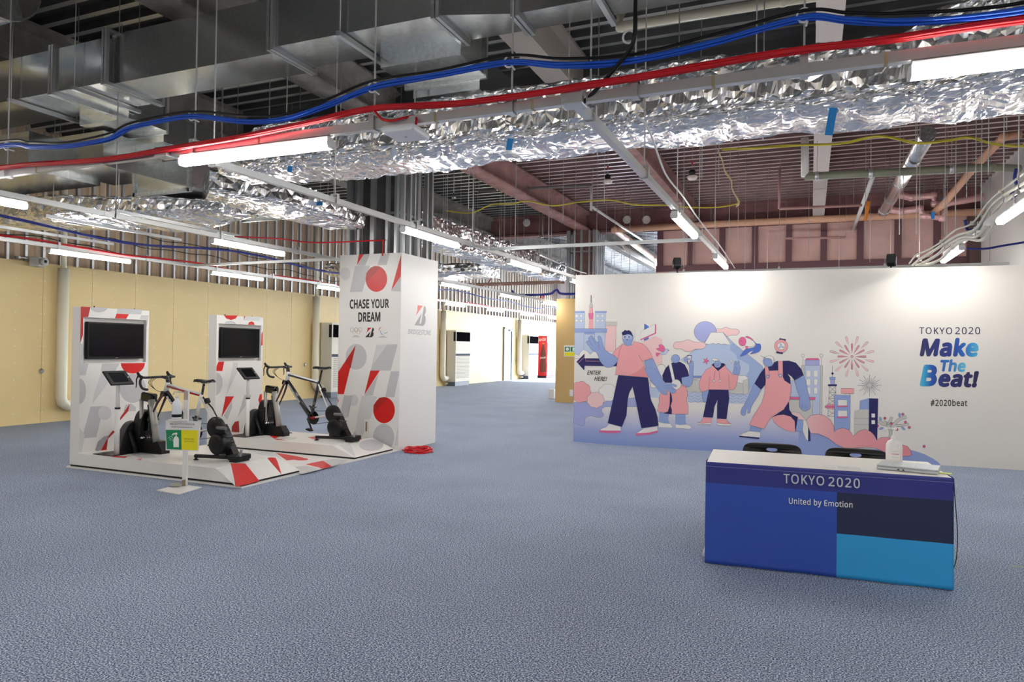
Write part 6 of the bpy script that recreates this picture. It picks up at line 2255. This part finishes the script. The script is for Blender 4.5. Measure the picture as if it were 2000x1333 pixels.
# front cloth with its side returns
tc = thing('table_cloth', 'blue colour-blocked cloth banner hung over the table front', 'tablecloth', D(0, 0, 0))
CL = dict(sheen=0)
B1 = mat('cloth_blue', rgb(46, 82, 182), .55)
B2 = mat('cloth_navy', rgb(48, 54, 136), .55)
B3 = mat('cloth_dark', rgb(34, 43, 78), .55)
B4 = mat('cloth_cyan', rgb(48, 166, 230), .55)
B5 = mat('cloth_navy_edge', rgb(34, 40, 108), .55)
nx, nz = 96, 26


def cloth_pt(u, z):
    """front of the cloth with soft vertical folds"""
    k = 1 - z / DZ
    w_ = (.0035 * math.sin(u * 17) + .002 * math.sin(u * 37 + 1) + .006 * noise.noise(Vector((u * 2.2, z * 1.5, 3)))) * k
    return D(u, -.012 - w_ - .018 * k, z)


usplit = .845
vs, fs, mi = [], [], []
us = sorted(set([LW * i / nx for i in range(nx + 1)] + [usplit]))
zt = DZ + .002
zs = sorted(set([.012 + (zt - .012) * j / nz for j in range(nz + 1)] + [.30, .572, .70]))
m_ = MB()
for i, u in enumerate(us):
    lift = .0
    for z in zs:
        vs.append(cloth_pt(u, z + (lift if z < .05 else 0)))
n_ = len(zs)
m_.v = list(vs)
for i in range(len(us) - 1):
    for j in range(n_ - 1):
        uc, zc = (us[i] + us[i + 1]) / 2, (zs[j] + zs[j + 1]) / 2
        M = B2 if zc > .572 else (B1 if uc < usplit else (B3 if zc > .30 else B4))
        m_.f.append([i * n_ + j, (i + 1) * n_ + j, (i + 1) * n_ + j + 1, i * n_ + j + 1])
        m_.m.append(m_.mi(M))
        m_.sm.append(True)
fr_ = m_.build('front_drop', tc)
fr_.modifiers.new('thickness', 'SOLIDIFY').thickness = .002
for u, s_ in ((0, -1), (LW, 1)):
    m_ = MB()
    P = [(u + s_ * .004 * math.sin(v * 30), v) for v in [-.012 + .05 * k for k in range(5)]]
    for k in range(4):
        a, b = P[k], P[k + 1]
        for za, zb in ((.012, .30), (.30, .572), (.572, DZ)):
            M = B2 if za > .5 else (B1 if s_ < 0 else (B3 if za > .2 else B4))
            m_.add([D(a[0], a[1], za), D(b[0], b[1], za), D(b[0], b[1], zb), D(a[0], a[1], zb)], [(0, 1, 2, 3)], M)
    m_.build('side_return', tc)
MB().tube([cloth_pt(LW * k / 30, DZ - .028) + Vector((0, -.001, 0)) for k in range(31)], .0012, mat('stitch', rgb(150, 156, 200), .6), 5).build('stitched_hem', tc)
c0 = cloth_pt(.5, .6)
fn = -dn
sh = Sheet(lambda x, y: atp(x, y, c0 + fn * .012, fn), fn, .0006).crop(1350, 820, 3.636)
SIL = mat('print_silver', rgb(206, 210, 216), .4)
CREAM = mat('print_cream', rgb(248, 248, 246), .5)
g = MB()
sh.text(g, 'TOKYO', ((655, 452), (945, 470), (655, 383), (945, 403)), SIL, 1, .012, 0, 1.16)
sh.text(g, '2020', ((974, 473), (1198, 490), (974, 406), (1198, 420)), SIL, 1, .012, 0, 1.16)
flat_build(g, 'lettering_event', tc)
g = MB()
sh.text(g, 'United by Emotion', ((693, 612), (1146, 640), (693, 553), (1146, 583)), CREAM, 1, .012, 0, 1.06)
flat_build(g, 'lettering_motto', tc)

# laptop (closed), papers, notes
TZ = DZ + .0005
lap = [atz(*p, TZ) for p in ((1713, 908), (1712, 917), (1832, 929), (1820, 907))]
lc = (lap[1] + lap[2]) / 2
lx = (lap[2] - lap[1]).normalized()
lrot = Matrix.Rotation(math.atan2(lx.y, lx.x), 3, 'Z')
lp = thing('laptop', 'closed silver laptop on the table beside the pump bottle', 'laptop', lc)
ly = Vector((-lx.y, lx.x, 0))
ll = (lap[2] - lap[1]).length
ce = lc + ly * .13
SILV = mat('laptop_silver', rgb(196, 200, 204), .35, .3)
MB().obox(ce + Vector((0, 0, .011)), (ll, .25, .018), SILV, lrot, .004).build('base', lp)
ld = MB().obox(ce + Vector((0, 0, .0265)), (ll, .25, .010), SILV, lrot, .004).build('lid', lp)
for k in range(4):
    MB().obox(ce + lx * (-ll * .3 + k * ll * .2) + Vector((0, 0, .032)), (.004, .24, .0012), mat('laptop_line', rgb(225, 226, 226), .3), lrot).build('lid_stripe', ld)
for k, M in ((-.05, BLACK), (-.02, BLACK)):
    MB().obox(ce + lx * k - ly * .1252 + Vector((0, 0, .011)), (.012, .002, .007), M, lrot).build('port', lp)
for k, (px, py, a) in enumerate(((1640, 912, .1), (1662, 916, .02))):
    c = atz(px, py, DZ)
    o = MB().obox(c + Vector((0, 0, .0008 + .001 * k)), (.21, .15, .0008), mat('paper_white', (.78, .77, .76), .6), drot @ Matrix.Rotation(a, 3, 'Z')).build('paper_sheet', None, origin=c)
    tag(o, ('lower loose paper sheet on the table centre', 'upper loose paper sheet on the table centre')[k], 'paper', 'loose papers')
    if k:
        t_ = MB()
        for j in range(5):
            t_.obox(c + drot @ Vector((-.01, .05 - j * .022, .0024)), (.14, .003, .0002), mat('print_faint', rgb(150, 146, 142), .6), drot @ Matrix.Rotation(a, 3, 'Z'))
        t_.build('printed_lines', o, origin=c)
c = atz(1845, 926, DZ)
o = MB().obox(c + Vector((0, 0, .0035)), (.08, .05, .005), mat('sticky_green', rgb(214, 226, 130), .6), drot @ Matrix.Rotation(-.3, 3, 'Z')).build('note_pad', None, origin=c)
tag(o, 'small pale green note pad at the table corner', 'note pad')
# pump bottle
c = atz(1746, 903, DZ)
bt = thing('sanitiser_bottle', 'white pump bottle with red characters standing on the blue-clothed table', 'bottle', c, 'sanitiser bottles')
BT2 = mat('bottle_translucent', (.84, .82, .80), .35)
pr = [(.046, 0), (.052, .006), (.052, .10), (.050, .125), (.040, .145), (.022, .155), (.02, .16)]
pr = [(r_ * 1.04, h_ * 1.04) for r_, h_ in pr]
bd = MB().lathe(c, pr, BT2, 24).build('body', bt)
MB().lathe(c, [(.021, .163), (.022, .17), (.018, .185), (.010, .20), (.009, .235)], WHITE, 18).build('collar', bt)
MB().obox(c + drot @ Vector((0, 0, .24)), (.035, .02, .014), WHITE, drot, .004).build('pump_head', bt)
MB().tube([c + drot @ Vector((0, 0, .242)), c + drot @ Vector((-.05, -.005, .244)), c + drot @ Vector((-.062, -.006, .218))], .0055, WHITE, 8).build('spout', bt)
lbl = MB()
for i in range(7):
    a0, a1 = R(-125 + i * 10 - 1), R(-125 + (i + 1) * 10)
    rr = .0545
    lbl.add([c + Vector((rr * math.cos(a), rr * math.sin(a), z)) for a, z in ((a0, .025), (a1, .025), (a1, .108), (a0, .108))], [(0, 1, 2, 3)], mat('label_white', (.86, .85, .83), .5), True)
lo = lbl.build('label', bd)
g = MB()
nrm = Vector((math.cos(R(-90)), math.sin(R(-90)), 0))
f0 = c + nrm * .0555
for txt, z, hw, hh, M in (('手指消毒用', .064, .026, .008, mat('label_red', rgb(220, 40, 50), .5)), ('ハンドジェル', .085, .022, .004, INK), ('使用上の注意', .04, .024, .003, INK)):
    letters(g, txt, f0 + Vector((-hw, 0, z - hh / 2)), f0 + Vector((hw, 0, z - hh / 2)), f0 + Vector((-hw, 0, z + hh / 2)), f0 + Vector((hw, 0, z + hh / 2)), M, 0)
flat_build(g, 'label_print', lo)
# wire hanging at the table end
p = [atz(1861, 935, DZ - .005) + Vector((.004, 0, 0)), aty(1866, 985, 5.30), aty(1870, 1040, 5.30), aty(1868, 1090, 5.3), aty(1860, 1118, 5.3)]
tag(MB().tube(catmull(p, 8), .003, DARKGREY, 6).build('thin_wire', None, origin=p[0]), 'thin wire hanging down at the table end', 'wire')

# ---------------- chairs behind the table
def chair(cx, lab):
    ptc = aty(cx, 882, 6.35)
    bx, byy = ptc.x, 6.12
    C = lambda x, y, z: Vector((bx, byy, 0)) + drot @ Vector((x, y, z))
    t = thing('folding_chair', lab, 'chair', (bx, byy, 0), 'black chairs behind the table')
    # back rest with an oval hand hole, gently curved
    W, z0, z1 = .235, .41, .722
    n = 24
    outl = []
    for k in range(40):
        a = 2 * PI * k / 40
        e = .32
        outl.append((math.copysign(abs(math.cos(a)) ** e, math.cos(a)) * W, (z0 + z1) / 2 + math.copysign(abs(math.sin(a)) ** e, math.sin(a)) * (z1 - z0) / 2))
    hole = [(.045 * math.cos(2 * PI * k / 20), z1 - .055 + .016 * math.sin(2 * PI * k / 20)) for k in range(20)]
    yb = lambda x, z: .22 - 1.2 * x * x + (z - z0) * .18
    A = [Vector((x, z, 0)) for x, z in outl]
    H = [Vector((x, z, 0)) for x, z in hole]
    tri = tessellate_polygon([A, H])
    allp = outl + hole
    m_ = MB()
    vs = [C(x, yb(x, z), z) for x, z in allp] + [C(x, yb(x, z) + .016, z) for x, z in allp]
    N = len(allp)
    fs = [t3 for t3 in tri] + [[k + N for k in t3[::-1]] for t3 in tri]
    for lst, o_ in ((outl, 0), (hole, len(outl))):
        L_ = len(lst)
        for k in range(L_):
            fs.append((o_ + k, o_ + (k + 1) % L_, o_ + (k + 1) % L_ + N, o_ + k + N))
    m_.add(vs, fs, mat('chair_black', (.010, .010, .010), .3)).build('backrest', t)
    MB().obox(C(0, 0, .43), (.42, .40, .035), MATS['chair_black'], drot, .012).build('seat', t)
    for s_ in (-1, 1):
        MB().tube([C(s_ * .21, .24, .68), C(s_ * .215, .17, .5), C(s_ * .22, -.2, .012)], .011, DARKGREY, 8).build('leg', t)
        MB().tube([C(s_ * .2, -.15, .42), C(s_ * .205, .24, .012)], .011, DARKGREY, 8).build('leg', t)
    MB().tube([C(-.215, -.12, .14), C(.215, -.12, .14)], .009, DARKGREY, 8).build('stretcher', t)


chair(1511, 'black folding chair behind the table, nearer the running figure')
chair(1676, 'black folding chair behind the table, nearer the pump bottle')

# ---------------- speakers over the mural
for k, (px, py, lab) in enumerate(((1322, 516, 'black spot speaker above the mountain on the mural'), (1741, 510, 'black spot speaker above the city on the mural'))):
    c = aty(px, py, 10.98 if k == 0 else 11.1)
    t = thing('speaker', lab, 'speaker', c, 'black speakers over the mural')
    rot = Matrix.Rotation(R(20 if k == 0 else -12), 3, 'Z') @ Matrix.Rotation(R(-20), 3, 'X')
    MB().obox(c + Vector((0, 0, .01)), (.12, .13, .15), BLACK, rot, .02).build('cabinet', t)
    MB().obox(c + Vector((0, 0, .01)) + rot @ Vector((0, -.067, 0)), (.1, .004, .13), DARKGREY, rot).build('grille', t)
    MB().tube([c + Vector((0, .05, -.02)), Vector((c.x, c.y + .06, MZ - .06))], .012, BLACK, 8).build('bracket', t)
    MB().box(c.x - .05, c.x + .05, c.y + .03, c.y + .1, MZ - .1, MZ - .055, BLACK).build('clamp', t)

# ---------------- along the yellow wall: pipes, air conditioners, cooler
CREAMP = mat('cream_lagging', rgb(232, 226, 204), .45)


def wall_pipe(y, lab, r=.095, turn=.9):
    t = thing('lagged_wall_pipe', lab, 'pipe', (XL + .13, y, 0), 'cream lagged pipes on the yellow wall')
    P = [(XL + .13, y, 2.86), (XL + .13, y, .45), (XL + .13, y + .03, .36), (XL + .13, y + .11, .30), (XL + .13, y + turn, .30)]
    MB().tube(P, r, CREAMP, 16).build('lagging', t)
    MB().tube([(XL + .13, y, 2.86), (XL + .1, y, ZD - .3)], .05, CREAMP, 10).build('riser', t)
    MB().tube([(XL + .13, y + .25, .1), (XL + .13, y + turn, .1)], .035, CREAMP, 10).build('drain', t)
    MB().lathe((XL + .02, y - .3, .95), [(.03, -.02), (.05, 0), (.03, .03)], CHROME, 12, 'x').build('pipe_clip', t)


wall_pipe(8.77, 'thick cream lagged pipe with an elbow left of the nearer tower')
wall_pipe(16.05, 'cream lagged pipe beside the air conditioner near the pillar box', .1, .3)
wall_pipe(23.5, 'cream lagged pipe beside the second air conditioner', .11, .4)
wall_pipe(31.1, 'cream lagged pipe beside the farthest air conditioner', .11, .5)


def aircon(y0, lab):
    y1 = y0 + 1.25
    x0, x1 = XL + .02, XL + .42
    t = thing('air_conditioner', lab, 'air conditioner', (x0, y0, 0), 'floor-standing air conditioners')
    ACW = mat('ac_cream', rgb(228, 224, 212), .8, spec=.1)
    ACB = mat('ac_black', (.006, .006, .007), .95, spec=0)
    H = 2.15
    MB().box(x0, x1, y0, y1, .16, H, ACW, .015).build('cabinet', t)
    MB().box(x0 + .02, x1 - .02, y0 + .02, y1 - .02, 0, .16, mat('ac_base', rgb(96, 104, 116), .5)).build('base', t)
    MB().box(x1, x1 + .01, y0 + .05, y1 - .05, H - .42, H - .06, ACB).build('outlet_grille', t)
    MB().box(x0 + .3, x1 - .01, y0 - .008, y0, H - .42, H - .06, BLACK).build('outlet_side', t)
    for k in range(6):
        MB().obox((x1 + .02, (y0 + y1) / 2, H - .38 + k * .06), (.02, 1.25 - .12, .014), ACB, Matrix.Rotation(.5, 3, 'Y')).build('louvre', t)
    MB().box(x1, x1 + .008, y0 + .01, y1 - .01, H - .98, H - .90, mat('ac_band', rgb(84, 92, 104), .9, spec=.05)).build('band', t)
    for k in range(16):
        MB().box(x1, x1 + .012, y0 + .1, y1 - .1, .3 + k * .054, .325 + k * .054, mat('ac_slat', rgb(190, 186, 176), .9, spec=.05)).build('intake_slat', t)


aircon(16.4, 'tall cream air conditioner half hidden by the pillar box')
aircon(24.0, 'tall cream air conditioner seen right of the pillar box')
aircon(31.65, 'tall cream air conditioner before the red drinks cooler')
# red drinks cooler
ya, yb = 33.5, 34.9
xa, xb = XL + .04, XL + .66
t = thing('drinks_cooler', 'red glass-fronted drinks cooler at the far end of the yellow wall', 'cooler', (xa, ya, 0))
CR = mat('cooler_red', rgb(206, 22, 30), .35)
MB().box(xa, xb, ya, yb, .1, 2.15, CR, .02).build('cabinet', t)
MB().box(xa + .03, xb - .03, ya + .03, yb - .03, 0, .1, BLACK).build('plinth', t)
MB().box(xb, xb + .03, ya + .06, yb - .06, .3, 1.8, mat('cooler_glass', (.5, .6, .65), .1)).build('glass_door', t)
g = MB()
letters(g, 'Coca-Cola', (xa + .08, ya - .003, 1.86), (xb - .08, ya - .003, 1.90), (xa + .1, ya - .003, 2.03), (xb - .06, ya - .003, 2.07), WHITE, .01, .3)
letters(g, 'Coca-Cola', (xa + .25, ya - .003, .98), (xb - .08, ya - .003, 1.0), (xa + .27, ya - .003, 1.08), (xb - .06, ya - .003, 1.1), WHITE, .01, .3)
flat_build(g, 'lettering', t)
g = MB()
# printed bottle on the side
BO = mat('print_cola', rgb(96, 34, 24), .4)
cx = (xa + xb) / 2 + .1
pr = [(.05, 1.72), (.06, 1.6), (.1, 1.45), (.16, 1.2), (.13, .95), (.17, .7), (.15, .3)]
P = [Vector((cx - r_, ya - .002, z)) for r_, z in pr] + [Vector((cx + r_, ya - .002, z)) for r_, z in pr[::-1]]
tri = tessellate_polygon([P])
g.add(P, [t3 for t3 in tri], BO)
P = [Vector((cx - .05, ya - .0022, 1.72)), Vector((cx + .05, ya - .0022, 1.72)), Vector((cx + .05, ya - .0022, 1.78)), Vector((cx - .05, ya - .0022, 1.78))]
g.add(P, [(0, 1, 2, 3)], mat('print_amber', rgb(220, 130, 40), .4))
flat_build(g, 'printed_bottle', t)
# camera on the wall top
c = atx(72, 512, XL + .12)
t = thing('security_camera', 'white boxy camera on a bracket at the top of the yellow wall', 'camera', c)
rot = Matrix.Rotation(R(-60), 3, 'Z')
MB().obox(c, (.22, .16, .17), mat('camera_grey', rgb(196, 194, 188), .4), rot, .02).build('housing', t)
MB().lathe(c + Vector((.12, .03, -.0)), [(.07, 0), (.075, .05), (.06, .07), (.03, .072)], MATS['camera_grey'], 18, 'x').build('hood', t)
MB().lathe(c + Vector((.185, .03, 0)), [(.028, 0), (.028, .012), (.01, .014)], BLACKG, 14, 'x').build('lens', t)
MB().tube([c + Vector((-.02, -.3, .05)), c + Vector((-.02, 0, .05))], .012, STEEL, 8).build('arm', t)
MB().box(XL, XL + .12, c.y - .32, c.y - .28, c.z + .03, c.z + .07, STEEL).build('bracket', t)
# evacuation notice on the tan partition
p0 = aty(1102, 675, c0_y := wm.location.y)
p1 = aty(1124, 697, c0_y)
t = thing('safety_notice', 'small green and yellow notice on the tan partition', 'notice', (p0.x, c0_y, p1.z))
yq = c0_y - .004
MB().box(p0.x, p0.x + .38, yq, c0_y - .001, p1.z, p0.z, WHITE).build('paper', t)
w3 = .38
zt, zb = p0.z, p1.z
MB().box(p0.x + .02, p0.x + .17, yq - .001, yq, zb + (zt - zb) * .45, zb + (zt - zb) * .86, MATS['sign_green']).build('print_green', t)
MB().box(p0.x + .19, p0.x + .34, yq - .001, yq, zb + (zt - zb) * .45, zb + (zt - zb) * .86, MATS['sign_green']).build('print_green', t)
MB().lathe((p0.x + .095, yq - .001, zb + (zt - zb) * .66), [(.045, 0), (.045, -.001)], BW, 16, 'y').build('print_face', t)
MB().box(p0.x + .25, p0.x + .30, yq - .002, yq - .001, zb + (zt - zb) * .5, zb + (zt - zb) * .8, BW).build('print_figure', t)
MB().box(p0.x + .02, p0.x + .36, yq - .001, yq, zb + (zt - zb) * .05, zb + (zt - zb) * .38, MATS['sign_yellow']).build('print_yellow', t)
# red signs hanging far off
for k, px in enumerate((1056, 1061)):
    c = aty(px, 582, 28)
    o = MB().box(c.x - .04, c.x + .04, c.y, c.y + .02, c.z - .12, c.z + .12, mat('hanging_red', rgb(214, 24, 40), .4)).tube([(c.x, c.y + .01, c.z + .12), (c.x, c.y + .01, ZD)], .004, RODM, 5).build('hanging_tag', None, origin=c)
    tag(o, 'small red tag hanging far off above the cooler, %s of two' % ('left', 'right')[k], 'sign', 'red tags far off')
# tape mark on the carpet at the frame edge
c = atz(1992, 1108, 0)
o = MB().obox(c + Vector((0, 0, .001)), (.12, .025, .0015), mat('floor_tape', rgb(150, 170, 150), .7), Matrix.Rotation(R(15), 3, 'Z')).build('floor_tape', None, origin=c)
tag(o, 'short pale green tape mark on the carpet at the frame edge', 'tape')
# white stand foot beside the tan partition
c = atz(1078, 780, 0)
o = MB().box(c.x - .12, c.x + .05, c.y, c.y + .15, 0, .3, WHITE, .02).build('white_bin', None, origin=c)
tag(o, 'small white bin against the tan partition edge', 'bin')
